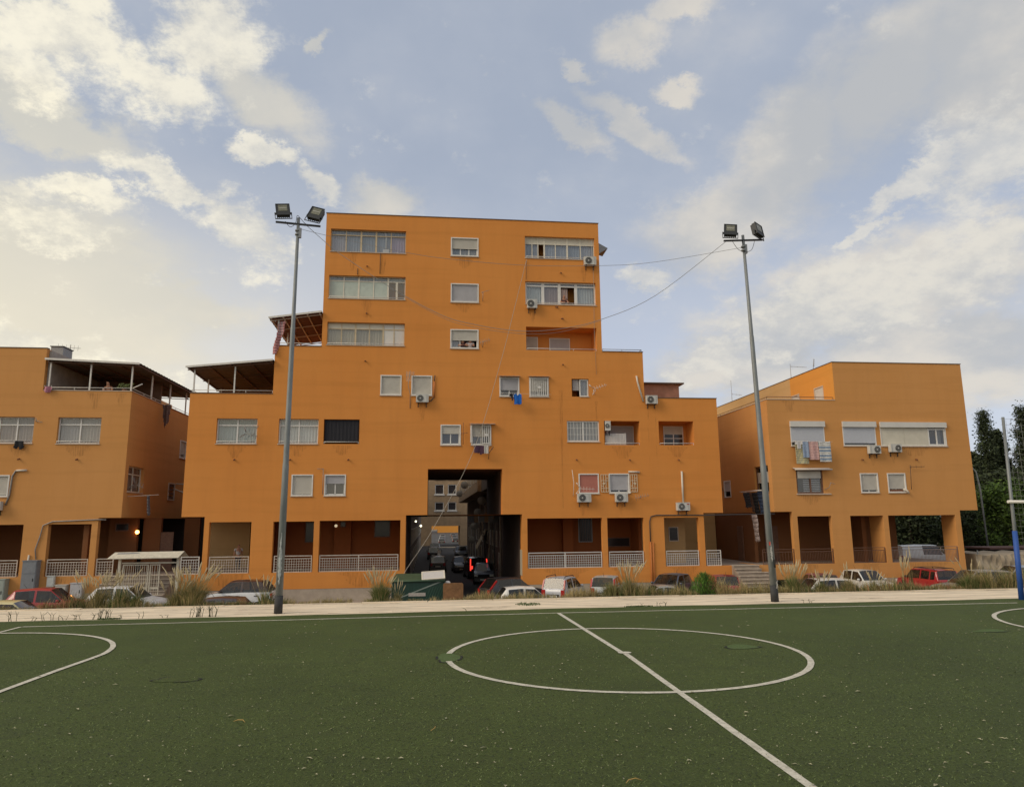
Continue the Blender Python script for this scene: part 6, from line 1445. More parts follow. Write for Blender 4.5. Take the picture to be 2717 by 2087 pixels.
# ------------------------------------------------------------------ floodlight poles, wires
def light_pole(x, y, top, label, heads, bar, clampz):
    e = root('floodlight_pole', (x, y, 0), 'floodlight pole', label, 'floodlight poles along the touch line')
    tx, tz = top
    put('pole', MB().tube([(x, y, 0), (x + (tx - x) * .35, y, tz * .35), (x + (tx - x) * .36, y, tz * .36), (x + (tx - x) * .7, y, tz * .7), (x + (tx - x) * .71, y, tz * .71), (tx, y, tz)], [.105, .088, .080, .066, .058, .045], 14), STEEL, e)
    put('base_collar', MB().tube([(x, y, 0), (x + (tx - x) * .04, y, .46)], [.115, .112], 14), mat('dark_bitumen', (.04, .04, .042), .8, .3, 8), e)
    put('crossbar', MB().bar((bar[0], y - .02, bar[1]), (bar[2], y - .02, bar[3]), .05), BLACKM, e)
    q = MB()
    for z in (clampz, clampz - .12): q.tube([(tx - .01, y, z), (tx - .01, y, z + .05)], .072, 12)
    q.box(tx + .02, tx + .10, y - .05, y + .03, clampz - .2, clampz + .1); put('clamp', q, GREYM, e)
    for (cx, cz, tilt, yaw) in heads:
        R_ = Matrix.Rotation(rad(tilt), 4, 'Y') @ Matrix.Rotation(rad(yaw), 4, 'Z') @ Matrix.Rotation(rad(-20), 4, 'X'); T_ = Matrix.Translation((cx, y - .06, cz)) @ R_
        q = MB(); q.box(-.19, .19, -.06, .06, -.20, .22)
        for k in range(7): q.box(-.18 + k * .058, -.165 + k * .058, .06, .12, -.18, .20)
        q.box(-.20, .20, -.075, -.055, -.215, -.20); q.box(-.20, .20, -.075, -.055, .22, .235); q.box(-.205, -.19, -.075, -.055, -.2, .22); q.box(.19, .205, -.075, -.055, -.2, .22)
        head = put('floodlight', MB().add(q, T_), BLACKM, e)
        q = MB().box(-.13, .13, -.066, -.061, -.05, .19); put('lens', MB().add(q, T_), mat('flood_lens', (.16, .16, .12), .12, .3, 9), head)
        q = MB().box(-.11, .11, -.070, -.067, .06, .075); put('tube', MB().add(q, T_), HEAD, head)
        q = MB(); q.tube([(-.235, 0, -.06), (-.235, 0, -.30), (.235, 0, -.30), (.235, 0, -.06)], .016, 6); put('yoke', MB().add(q, T_), BLACKM, head)
        q = MB(); q.tube([(-.24, 0, -.10), (-.19, 0, -.10)], .035, 8); q.tube([(.19, 0, -.10), (.24, 0, -.10)], .035, 8); put('pivot', MB().add(q, T_), BLACKM, head)
    return e
eL = light_pole(-4.03, 20.72, (-3.97, 11.38), 'left floodlight pole with pale paint patches near its foot', ((-4.42, 11.55, -8, 10), (-3.46, 11.48, 16, -8)), (-4.62, 11.22, -3.32, 11.13), 10.95)
eR = light_pole(10.17, 20.80, (9.96, 11.40), 'right floodlight pole with graffiti and a dark hole', ((9.52, 11.50, 7, -14), (10.45, 11.55, 10, 32)), (9.30, 11.18, 10.60, 11.26), 10.98)
def flaking(e, x, y, z0, z1, m, seed, w=.05, dxdz=0.0):
    r = random.Random(seed); q = MB(); n = 26; P = []
    for i in range(n + 1):
        t = i / n; z = z0 + (z1 - z0) * t; k = w * math.sin(math.pi * min(1, t * 1.25)) ** .5 * r.uniform(.5, 1.1) if t < .8 else w * (1 - t) * 3 * r.uniform(.6, 1.1)
        c = r.uniform(-.012, .012); P.append((c - k, c + k, z))
    for a, b in zip(P[:-1], P[1:]):
        R0 = .1035
        f = lambda u, z: (x + dxdz * z + u, y - math.sqrt(max(1e-4, R0 * R0 - u * u)) - .002 + .0018 * z, z)
        q.face([f(a[0], a[2]), f(0, a[2]), f(0, b[2]), f(b[0], b[2])]); q.face([f(0, a[2]), f(a[1], a[2]), f(b[1], b[2]), f(0, b[2])])
    put('peeling_paint', q, m, e)
flaking(eL, -4.03, 20.72, .75, 2.15, mat('peeled_white', (.42, .44, .43), .8, .35, 25), 3, .05, .0053)
flaking(eR, 10.15, 20.80, 1.15, 1.75, mat('peeled_white2', (.50, .48, .45), .8, .3, 25), 4, .035, -.0184)
put('graffiti', MB().face([(10.065, 20.697, 1.62), (10.10, 20.692, 1.62), (10.11, 20.692, 1.72), (10.06, 20.70, 1.73)]), mat('red_spray', (.55, .06, .03), .7), eR)
put('graffiti', MB().tube([(10.19, 20.69, .38), (10.24, 20.695, .50), (10.20, 20.69, .55), (10.25, 20.70, .62), (10.21, 20.69, .46), (10.24, 20.70, .36)], .008, 4), WHITE, eR)
put('cable_hatch', MB().tube([(10.20, 20.695, .98), (10.195, 20.695, 1.22)], .022, 8), DARK, eR)
def wire(name, label, pts, r=.011, m=None, sub=6):
    P = [Vector(p) for p in pts]; out = []
    for i in range(len(P) - 1):
        a, b, c, d = P[max(0, i - 1)], P[i], P[i + 1], P[min(len(P) - 1, i + 2)]
        for k in range(sub):
            t = k / sub; out.append(.5 * ((2 * b) + (c - a) * t + (2 * a - 5 * b + 4 * c - d) * t * t + (3 * b - a - 3 * c + d) * t ** 3))
    out.append(P[-1]); return tag(put(name, MB().tube(out, r, 5), m or CABLE), 'wire', label)
wire('steel_wire', 'upper wire strung straight between the two floodlight poles', [(x, 20.8, z) for x, z in ((-3.92, 11.07), (-3.18, 10.9), (-.86, 10.45), (.6, 10.27), (2.86, 10.15), (5.28, 10.22), (7.02, 10.40), (9.9, 10.98))], .006, ANT)
wire('power_cable', 'lower sagging cable between the floodlights', [(x, 20.8, z) for x, z in ((-3.75, 11.19), (-3.21, 10.71), (-2.81, 10.38), (-1.23, 9.33), (.2, 8.55), (1.09, 8.27), (2.6, 8.06), (3.9, 8.15), (5.23, 8.49), (6.97, 9.30), (9.36, 11.15))], .008, ANT)
wire('power_cable', 'second sagging cable close below the first', [(x, 20.84, z) for x, z in ((-1.23, 9.30), (.2, 8.50), (1.09, 8.20), (2.6, 7.99), (3.9, 8.06), (5.23, 8.46))], .005, ANT)
wire('power_cable', 'slack loop of cable under the left floodlights', [(-4.35, 20.7, 11.25), (-4.2, 20.7, 11.08), (-4.05, 20.7, 11.2), (-4.0, 20.65, 11.42), (-3.9, 20.7, 11.35), (-3.75, 20.7, 11.19), (-3.5, 20.7, 11.12)], .008)
wire('power_cable', 'slack loop of cable under the right floodlights', [(9.58, 20.75, 11.15), (9.75, 20.75, 10.9), (9.98, 20.75, 10.82), (10.2, 20.75, 10.9), (10.32, 20.75, 11.2)], .008)
wire('rope', 'long pale rope slanting from the top floor down to the street', [(6.38, 45.55, 19.8), (5.5, 45.5, 16.3), (4.56, 45.4, 12.66), (2.76, 45.0, 6.8), (.3, 44.0, 2.05), (-1.35, 43.0, -.45), (-1.5, 42.6, -1.2)], .015, ROPE)

# ------------------------------------------------------------------ gate, cabinets, dumpster and junk
e = root('entrance_gate', (-16.1, 44.5, ZS), 'gate', 'cream metal gate with a small pitched roof between the left buildings')
CREAM = mat('cream_paint', (.58, .54, .44), .6, .2, 6)
for x in (-17.62, -14.42): put('post', MB().box(x - .07, x + .07, 44.43, 44.57, ZS, .56), CREAM, e)
put('canopy_slope', MB().face([(-18.15, 44.0, .50), (-14.28, 44.0, .52), (-14.10, 44.45, .86), (-17.92, 44.45, .84)]).face([(-18.15, 44.0, .47), (-17.92, 44.45, .81), (-14.10, 44.45, .83), (-14.28, 44.0, .49)]), CREAM, e)
put('canopy_slope', MB().face([(-17.92, 44.45, .84), (-14.10, 44.45, .86), (-14.0, 45.0, .52), (-18.1, 45.0, .50)]), CREAM, e)
put('peeled_patch', MB().face([(-17.75, 44.3, .735), (-16.6, 44.32, .76), (-16.5, 44.36, .79), (-16.9, 44.40, .815), (-17.7, 44.38, .80)]), GREYM, e)
q = MB().box(-17.5, -14.5, 44.47, 44.53, .18, .26); put('top_rail', q, CREAM, e)
for (x0, x1, z0) in ((-17.45, -16.02, -1.5), (-15.96, -15.4, -1.5)):
    lf_ = put('gate_leaf', frame_mb(Plane(lambda u, z, d: (u, 44.5 + d, z)), x0, x1, z0 - .7, .14, .06, -.03, .03), CREAM, e); q = MB()
    n = int((x1 - x0) / .115)
    for i in range(1, n): u = x0 + (x1 - x0) * i / n; q.box(u - .012, u + .012, 44.49, 44.51, z0 - .64, .08)
    q.box(x0 + .06, x1 - .06, 44.485, 44.515, -1.25, -1.15); put('bars', q, CREAM, lf_)['kind'] = 'stuff'
def cabinet(x0, x1, z0, z1, dep, col, label, lock=True, split=None):
    e = root('utility_cabinet', ((x0 + x1) / 2, YF - dep, z0), 'cabinet', label, 'utility cabinets along the left building'); y = YF - dep
    m = mat('cabinet_%02d%02d%02d' % tuple(int(c * 99) for c in col), col, .6, .15, 5); put('case', MB().box(x0, x1, y, YF - .004, z0, z1), m, e); put('lid', MB().box(x0 - .03, x1 + .03, y - .03, YF - .002, z1 + .001, z1 + .05), m, e)
    zz = [z0 + .05] + ([split] if split else []) + [z1 - .04]
    for a, b in zip(zz[:-1], zz[1:]): put('door', MB().box(x0 + .04, x1 - .04, y - .018, y - .001, a + .02, b - .02), m, e)
    if lock: put('lock', MB().box(x1 - .16, x1 - .11, y - .03, y - .019, (z0 + z1) / 2 - .09, (z0 + z1) / 2 + .09), BLACKM, e)
cabinet(-23.40, -22.62, -1.75, .36, .45, (.20, .215, .235), 'tall blue grey double meter cabinet by the left bay', split=-.35)
cabinet(-22.12, -21.72, -1.12, -.54, .18, (.52, .54, .52), 'small white wall cabinet under the left railing', lock=False)
cabinet(-21.55, -20.95, -1.75, -1.05, .35, (.48, .46, .42), 'low beige cabinet behind the red car', lock=False)
cabinet(-20.72, -20.05, -1.85, -.96, .35, (.46, .46, .48), 'square grey cabinet with a dark lock right of the red car')
cabinet(-25.6, -24.25, -2.1, -.66, .45, (.32, .36, .32), 'wide greenish cabinet at the left edge')
# green dumpster
e = root('dumpster', (-.5, 38.5, ZS), 'dumpster', 'dark green skip with a slanting white stripe')
DG = mat('dumpster_green', (.012, .045, .032), .5, .35, 3, stretch=(3, 1, .4)); DGL = mat('dumpster_lid_green', (.04, .085, .045), .6, .3, 3)
q = MB(); yb, yt = 38.0, 40.0
q.face([(-1.86, yb, ZS + .1), (.80, yb, ZS + .1), (.86, yb, -.58), (-1.84, yb, -.56)]); q.face([(.80, yb, ZS + .1), (.80, yt, ZS + .1), (.9, yt, -.40), (.86, yb, -.58)]); q.face([(-1.86, yb, ZS + .1), (-1.84, yb, -.56), (-1.72, yt, -.38), (-1.86, yt, ZS + .1)]); q.face([(-1.86, yt, ZS + .1), (-1.72, yt, -.38), (.9, yt, -.40), (.80, yt, ZS + .1)])
put('tub', q, DG, e)
put('lid', MB().face([(-1.84, yb - .03, -.52), (-.35, yb - .03, -.53), (-.25, yt, -.33), (-1.70, yt, -.32)]), DGL, e); put('lid', MB().face([(-.33, yb - .03, -.53), (.88, yb - .03, -.545), (.92, yt, -.345), (-.23, yt, -.33)]), DGL, e)
put('rim', MB().tube([(-1.86, yb - .04, -.56), (.88, yb - .04, -.58)], .045, 8), DGL, e)
put('stripe', MB().face([(-1.83, yb - .006, -1.56), (-1.83, yb - .006, -1.50), (.55, yb - .006, -.62), (.72, yb - .006, -.62), (.62, yb - .006, -.66)]), mat('stripe_grey', (.22, .26, .23), .7), e)
put('label_plate', MB().box(-.98, -.12, yb - .02, yb - .004, -1.32, -1.15), mat('label_board', (.44, .40, .36), .7, .3, 15), e)
for i in range(7): x = -.15 + i * .13; put('scratch', MB().face([(x, yb - .008, -1.58), (x + .02, yb - .008, -1.58), (x + .30 + .012, yb - .008, -.85), (x + .30, yb - .008, -.85)]), mat('scratched_green', (.05, .13, .08), .6), e)
q = MB().tube([(-1.9, yb - .05, -1.2), (-1.98, yb - .1, -1.4), (-1.98, yb - .1, -1.7)], .03, 6); put('hook', q, BLACKM, e)
e = root('framed_panel', (.25, 38.6, -.5), 'panel', 'white framed board lying on the dumpster lid')
put('frame', MB().add(frame_mb(Plane(lambda u, z, d: (u, d, z)), -.60, .60, 0, .75, .06, 0, .05), Matrix.Translation((.27, 37.98, -.47)) @ Matrix.Rotation(rad(-3), 4, 'Y') @ Matrix.Rotation(rad(-62), 4, 'X')), FRAME, e)
put('board', MB().add(MB().box(-.54, .54, .015, .03, .06, .69), Matrix.Translation((.27, 37.98, -.47)) @ Matrix.Rotation(rad(-3), 4, 'Y') @ Matrix.Rotation(rad(-62), 4, 'X')), mat('board_white', (.52, .50, .48), .7, .1, 20), e)
e = root('leaning_board', (1.25, 37.6, ZS), 'old board', 'brown rusty rounded board leaning beside the dumpster')
pts = []
for cx, cz, a in ((1.68, -.76, 0), (.86, -.76, 90), (.86, -2.2, 180), (1.68, -2.2, 270)):
    for k in range(5): t = rad(a + k * 22.5); pts.append((cx + .10 * math.cos(t), cz + .10 * math.sin(t)))
q = MB(); q.face([(x, 37.5, z) for x, z in pts]); q.face([(x, 37.6, z) for x, z in reversed(pts)])
for i in range(len(pts)): a, b = pts[i], pts[(i + 1) % len(pts)]; q.face([(a[0], 37.5, a[1]), (a[0], 37.6, a[1]), (b[0], 37.6, b[1]), (b[0], 37.5, b[1])])
put('board', q, mat('rusty_brown', (.24, .12, .05), .85, .4, 5, .4, 30), e)
tag(put('rubbish_bag', MB().ball((1.0, 38.3, -.72), .16, .14, .12, 10, 7), WHITE), 'bag', 'small white bag on top of the brown board')
# right: tarpaulin-covered stall
e = root('covered_stall', (40, 47, ZS), 'covered stall', 'beige tarpaulin draped over a long stall at the right')
TARP = mat('beige_tarp', (.34, .28, .20), .85, .2, 2)
mb = MB(); nx_, nz_ = 60, 16; rr_ = random.Random(9)
def tp(i, j):
    x = 37.6 + 12 * i / nx_; t = j / nz_; sag = .10 * math.sin(i * .42) ** 2
    fold = .09 * math.sin(i * .9 + 4 * t) * (1 - t) + .05 * math.sin(i * 2.3 - 7 * t); drape = .12 * math.sin(t * 9 + i * .35)
    return (x + .25 * (t if i < 4 else 0) * 0, 46.6 + fold + drape * .6 - .15 * (1 - t), -1.75 + (1.62 - sag) * t)
for i in range(nx_):
    for j in range(nz_): mb.face([tp(i, j), tp(i + 1, j), tp(i + 1, j + 1), tp(i, j + 1)], True)
for i in range(nx_): a, b = tp(i, nz_), tp(i + 1, nz_); mb.face([a, b, (b[0], 49.5, b[2] + .1), (a[0], 49.5, a[2] + .1)], True)
for j in range(nz_): a, b = tp(0, j), tp(0, j + 1); mb.face([a, b, (b[0] - .1, 49.5, b[2]), (a[0] - .1, 49.5, a[2])], True)
put('tarpaulin', mb, TARP, e)
for x in (37.85, 41.6, 45): put('pole', MB().tube([(x, 46.75, ZS), (x, 46.75, .12)], .05, 7), STEEL, e)
e = root('long_shed', (50, 55, ZS), 'shed', 'low dark reddish shed roof behind the tarpaulin stall'); put('wall', MB().box(45.2, 66, 54.5, 57, ZS, -.2), DARK, e); put('roof', MB().box(45, 66, 54.2, 57.4, -.19, -.05), mat('shed_roof', (.12, .06, .05), .8), e)
# tall net post at the right corner of the pitch
e = root('net_post', (17.32, 19.85, 0), 'net post', 'tall grey post with blue padding at the right pitch corner')
put('post', MB().tube([(17.30, 19.85, 0), (17.46, 19.85, 5.40)], [.052, .042], 10), STEEL, e)
put('padding', MB().tube([(17.30, 19.85, .0), (17.36, 19.85, 1.98)], [.078, .068], 12), mat('blue_padding', (.02, .08, .33), .6, .15, 3), e)
put('crossbar', MB().tube([(17.22, 19.80, 2.84), (22.0, 19.80, 2.80)], .045, 8), WHITE, e)
q = MB()
for i in range(16): q.tube([(17.5 + i * .15, 19.9, .3), (17.46 + i * .15, 19.9 + .03 * math.sin(i), 5.36 - .03 * i)], .0035, 4)
for j in range(28): z = .5 + j * .18; q.tube([(17.40, 19.9, z), (20, 19.9, z - .12 + .05 * math.sin(j))], .0035, 4)
put('net', q, mat('net_cord', (.25, .25, .24), .8), e)['kind'] = 'stuff'
e = root('street_lamp', (49.6, 60, ZS), 'street lamp', 'curved grey street lamp in front of the dark trees'); put('pole', MB().tube([(49.7, 60, ZS), (49.6, 60, 4.8), (49.4, 60, 6.4), (48.9, 60, 7.0), (48.0, 60, 7.2)], [.09, .07, .06, .05, .05], 8), STEEL, e); put('lamp_head', MB().ball((47.7, 60, 7.2), .35, .14, .08, 8, 6), GREYM, e)

# ------------------------------------------------------------------ vegetation
STRAW = mat('dry_grass', (.38, .30, .14), .9, .3, 1.5); OLIVE = mat('olive_grass', (.17, .17, .055), .9, .35, 1.5); GREEN = mat('green_grass', (.085, .14, .03), .85, .35, 1.5)
REDD = mat('reddish_weed', (.30, .14, .07), .9, .3, 1.5); PLUME = mat('pale_plume', (.46, .38, .23), .9, .25, 3); DARKG = mat('dark_weed', (.05, .06, .02), .9, .3, 3)
PX = [(-400, -17.3), (0, -12.75), (700, -4.97), (1358, 2.66), (2000, 10.6), (2700, 19.9), (3200, 26.8)]
def xp(p):
    for (a, xa), (b, xb) in zip(PX[:-1], PX[1:]):
        if p <= b: return xa + (xb - xa) * (p - a) / (b - a)
    return PX[-1][1]
def blade(mb, x, y, z, h, lean, az_, w):
    dx_, dy_ = math.cos(az_) * lean, math.sin(az_) * lean; px_, py_ = -math.sin(az_) * w, math.cos(az_) * w
    if abs(px_) < w * .5: px_ = w * .7
    b = len(mb.v); mb.v += [(x - px_, y - py_, z), (x + px_, y + py_, z), (x - px_ * .8 + dx_ * .3 * h, y - py_ * .8 + dy_ * .3 * h, z + h * .55), (x + px_ * .8 + dx_ * .3 * h, y + py_ * .8 + dy_ * .3 * h, z + h * .55), (x + dx_ * h, y + dy_ * h, z + h * (1 - .35 * lean * lean))]
    mb.f += [(b, b + 1, b + 3, b + 2), (b + 2, b + 3, b + 4)]; mb.sm += [False, False]
def plume_at(mb, p, d, L, r):
    p = Vector(p); d = Vector(d).normalized(); mb.tube([p, p + d * L * .35, p + d * L * .75, p + d * L], [r * .5, r, r * .75, r * .08], 5)
def tuft(pxx, w, h, label, seed, n=420, nplume=26, green=.55, base=None, lean=.55, name='grass_tuft', ph=.34, y=23.35, mixin=None):
    x = xp(pxx); r = random.Random(seed); e = root(name, (x, y, -.05), 'grass clump', label, 'tall grass clumps along the apron edge')
    A, B, Cc = MB(), MB(), MB()
    for i in range(n):
        a = r.uniform(0, 6.283); q = r.random() ** .6; hh = h * r.uniform(.45, .85) * (1 - .25 * q)
        blade(B if r.random() < green else A, x + math.cos(a) * w * .22 * q, y + math.sin(a) * w * .18 * q, -.15, hh + .1, lean * q * r.uniform(.5, 1.5), a + r.uniform(-.4, .4), r.uniform(.004, .009))
    for i in range(nplume):
        a = r.uniform(0, 6.283); q = r.random() ** .5; l = lean * q * .9; hh = h * r.uniform(.6, .92)
        tip = (x + math.cos(a) * (w * .2 * q + l * hh * .8), y + math.sin(a) * w * .4 * q, hh - .1)
        A.tube([(x + math.cos(a) * w * .15 * q, y + math.sin(a) * w * .15 * q, -.1), tip], .003, 3, False)
        plume_at(Cc, tip, (math.cos(a) * l * 1.3 + r.uniform(-.1, .25), math.sin(a) * l * .4, 1), ph * r.uniform(.6, 1.1), .013 + .008 * r.random())
    put('blades', A, STRAW, e)['kind'] = 'stuff'; put('green_blades', B, mixin or OLIVE, e)['kind'] = 'stuff'
    if nplume: put('plumes', Cc, PLUME, e)['kind'] = 'stuff'
    return e
tuft(508, 1.3, 1.15, 'largest plumed grass clump left of the white car with a dark roof', 11, 900, 60, .6, lean=.75)
tuft(470, .9, .75, 'smaller plumed grass clump leaning left of the largest one', 12, 420, 20, .55)
tuft(262, 1.0, 1.0, 'tall plumed grass in front of the white hatchback rear', 13, 300, 26, .45, lean=.7)
tuft(318, 1.0, .98, 'plumed grass clump bending right before the white hatchback', 14, 320, 26, .6, lean=.9, mixin=GREEN)
tuft(362, .6, .62, 'short dark green clump in front of the gate', 15, 360, 8, .8, mixin=GREEN)
tuft(700, .6, .85, 'slim plumed grass just right of the left floodlight pole', 16, 150, 10, .6, mixin=GREEN)
tuft(1003, .75, .95, 'round plumed grass clump left of the green skip', 17, 700, 40, .7, lean=.6, mixin=GREEN)
tuft(1048, .35, .55, 'thin weeds at the left end of the green skip', 30, 90, 6, .5)
tuft(1620, .8, .75, 'greyish bush of weeds behind the silver estate', 18, 420, 0, .7)
tuft(1668, .6, 1.02, 'tall pale plumes beside the silver estate', 19, 340, 26, .6, lean=.45, ph=.42)
tuft(2116, .85, .95, 'plumed grass clump right of the right floodlight pole', 20, 620, 34, .65, lean=.55, mixin=GREEN)
tuft(2186, .6, .62, 'small tuft second right of the right floodlight pole', 21, 320, 16, .65, mixin=GREEN)
tuft(2412, .3, 1.05, 'upright thistle stalks left of the red off road car', 22, 60, 8, .8, lean=.2, ph=.5, mixin=DARKG)
tuft(2432, .25, 1.2, 'tallest thistle stalk by the red off road car', 23, 40, 4, .8, lean=.12, ph=.5, mixin=DARKG)
tuft(2590, 1.0, .75, 'dark green bush with long pale blades at the far right', 24, 800, 0, .8, lean=.8, mixin=GREEN)
tuft(2600, .6, 1.0, 'arching pale reed blades above the far right bush', 25, 60, 6, .0, lean=.9)
tuft(2330, .5, .62, 'wispy weeds in front of the white car facing the pitch', 26, 160, 10, .6, lean=.5)
tuft(2265, .4, .85, 'thin branching weed left of the white car facing the pitch', 27, 50, 4, .5, lean=.5)
e = root('shrub', (xp(1878), 23.5, -.1), 'shrub', 'bright green feathery shrub in front of the red roofed car'); r = random.Random(31); A, B = MB(), MB()
for i in range(2600):
    a = r.uniform(0, 6.283); ph_ = r.uniform(.05, 1.5); q = r.random() ** .4; R0 = .52
    c = (xp(1878) + math.cos(a) * math.cos(ph_) * R0 * 1.05 * q, 23.5 + math.sin(a) * math.cos(ph_) * R0 * .8 * q, -.12 + math.sin(ph_) * .74 * q)
    blade(A if r.random() < .6 else B, *c, r.uniform(.06, .14), r.uniform(.2, .8), a + r.uniform(-1, 1), .006)
put('leaves', A, mat('bright_shrub_leaf', (.10, .22, .025), .7, .3, 4), e)['kind'] = 'stuff'; put('dark_leaves', B, mat('shrub_leaf', (.04, .09, .015), .7, .3, 4), e)['kind'] = 'stuff'
q = MB()
for i in range(14): a = i * .45; q.tube([(xp(1878), 23.5, -.2), (xp(1878) + .35 * math.cos(a), 23.5 + .25 * math.sin(a), .35)], .008, 4)
put('stems', q, BROWNM, e)['kind'] = 'stuff'
# rough weeds covering the top of the bank: (pixel range of the run, height, density, mix straw/olive/green/red)
runs = [(-300, 60, .22, 60, (5, 2, 1, 0)), (60, 130, .12, 50, (4, 2, 1, 1)), (130, 215, .38, 130, (3, 2, 1, 5)), (205, 245, .42, 110, (3, 3, 3, 0)), (215, 430, .30, 120, (6, 3, 1, 0)), (420, 560, .30, 120, (5, 4, 1, 0)), (560, 730, .10, 120, (4, 4, 3, 1)), (610, 660, .16, 50, (5, 1, 0, 3)), (690, 760, .20, 90, (3, 4, 2, 0)), (740, 930, .16, 60, (8, 1, 0, 0)),
        (850, 900, .30, 50, (8, 2, 0, 0)), (960, 1050, .14, 80, (5, 3, 1, 0)), (1050, 1230, .10, 26, (5, 2, 0, 0)), (1230, 1300, .30, 120, (8, 2, 0, 0)), (1300, 1440, .22, 90, (8, 1, 1, 0)), (1440, 1500, .14, 60, (8, 1, 0, 0)), (1490, 1570, .36, 110, (9, 1, 0, 0)), (1570, 1700, .40, 150, (4, 5, 1, 0)), (1690, 1850, .34, 150, (6, 4, 1, 0)), (1900, 1990, .46, 170, (9, 2, 0, 0)), (1980, 2090, .34, 150, (7, 4, 0, 0)), (2080, 2260, .34, 140, (6, 4, 1, 0)), (2240, 2400, .38, 150, (5, 5, 1, 1)), (2380, 2480, .34, 150, (5, 4, 2, 0)), (2470, 2570, .30, 140, (6, 3, 0, 2)), (2560, 2640, .50, 190, (4, 4, 4, 0)), (2600, 2740, .66, 300, (8, 4, 2, 0)), (2740, 3200, .6, 120, (6, 4, 1, 0))]
beds = [MB() for _ in range(4)]; r = random.Random(77)
for (a, b, h, den, mixw) in runs:
    xa, xb = xp(a), xp(b); n = int((xb - xa) * den * 1.5)
    for i in range(n):
        u = r.random(); x = xa + (xb - xa) * u; y = 23.0 + abs(r.gauss(0, .35)); cl = .5 + .5 * math.sin(x * 5.1 + 2 * math.sin(x * 1.3)) * math.sin(x * 2.3 + 1)
        k = r.choices(range(4), mixw)[0]; hh = h * (1.15 if x < -6 or x > 3 else .95) * r.uniform(.3, 1.3) * (.22 + .9 * cl)
        for s_ in range(3): blade(beds[k], x + r.uniform(-.04, .04), y + r.uniform(-.03, .03), -.06 - .10 * max(0, y - 23), hh * r.uniform(.6, 1.15) + .12, r.uniform(.1, .9), r.uniform(0, 6.28), r.uniform(.003, .008))
for k, (nm, m_, lab) in enumerate((('dry_weeds', STRAW, 'dry straw coloured weeds along the apron edge'), ('olive_weeds', OLIVE, 'olive weeds along the apron edge'), ('green_weeds', GREEN, 'green weeds along the apron edge'), ('reddish_weeds', REDD, 'reddish weeds along the apron edge'))): stuff(put(nm, beds[k], m_), lab, 'weeds')
# thin dead weeds growing from the joint between turf and apron
q = MB(); r = random.Random(5)
for p_, n_, h_ in ((5, 4, .22), (78, 4, .25), (140, 2, .12), (168, 4, .22), (205, 3, .14), (240, 4, .16), (280, 3, .18), (300, 6, .28), (315, 5, .26), (355, 2, .12), (400, 2, .18), (530, 5, .30), (548, 6, .34), (565, 4, .30), (580, 4, .32), (455, 2, .08), (1228, 1, .10), (1685, 1, .12), (1735, 2, .12), (1755, 2, .14), (2125, 2, .12), (2145, 1, .08)):
    x0 = xp(p_) * .892 + (p_ > 1000) * 0
    for i in range(n_):
        x = x0 + r.uniform(-.12, .12); y = 20.36 + r.uniform(-.03, .05); b_ = (x + r.uniform(-.10, .10), y, h_ * r.uniform(.6, 1)); m2 = (x + r.uniform(-.05, .05), y, h_ * .5); q.tube([(x, y, -.01), m2, b_], [.008, .006, .003], 4); q.tube([m2, (m2[0] + r.uniform(-.12, .12), y, m2[2] + h_ * .4)], [.005, .002], 3)
stuff(put('dead_weeds', q, DARKG), 'thin dead weeds sprouting at the edge of the turf', 'weeds')
def mat_weed(x, y, rx, ry, seed, label):
    r = random.Random(seed); q = MB()
    for i in range(240):
        a, t = r.uniform(0, 6.283), r.random() ** .6; blade(q, x + rx * t * math.cos(a), y + ry * t * math.sin(a), 0, r.uniform(.015, .05), r.uniform(.3, 1.2), r.uniform(0, 6.28), .010)
    tag(stuff(put('creeping_weed', q, mat('creeper_green', (.06, .11, .025), .8, .3, 9))), 'weed', label)
mat_weed(2.92, 21.5, .38, .38, 1, 'dark green creeping weed on the apron below the white car'); mat_weed(5.9, 20.35, .42, .06, 2, 'dark weed strip at the turf edge in the middle'); mat_weed(-8.2, 20.3, .3, .05, 3, 'small weed strip at the turf edge on the left')

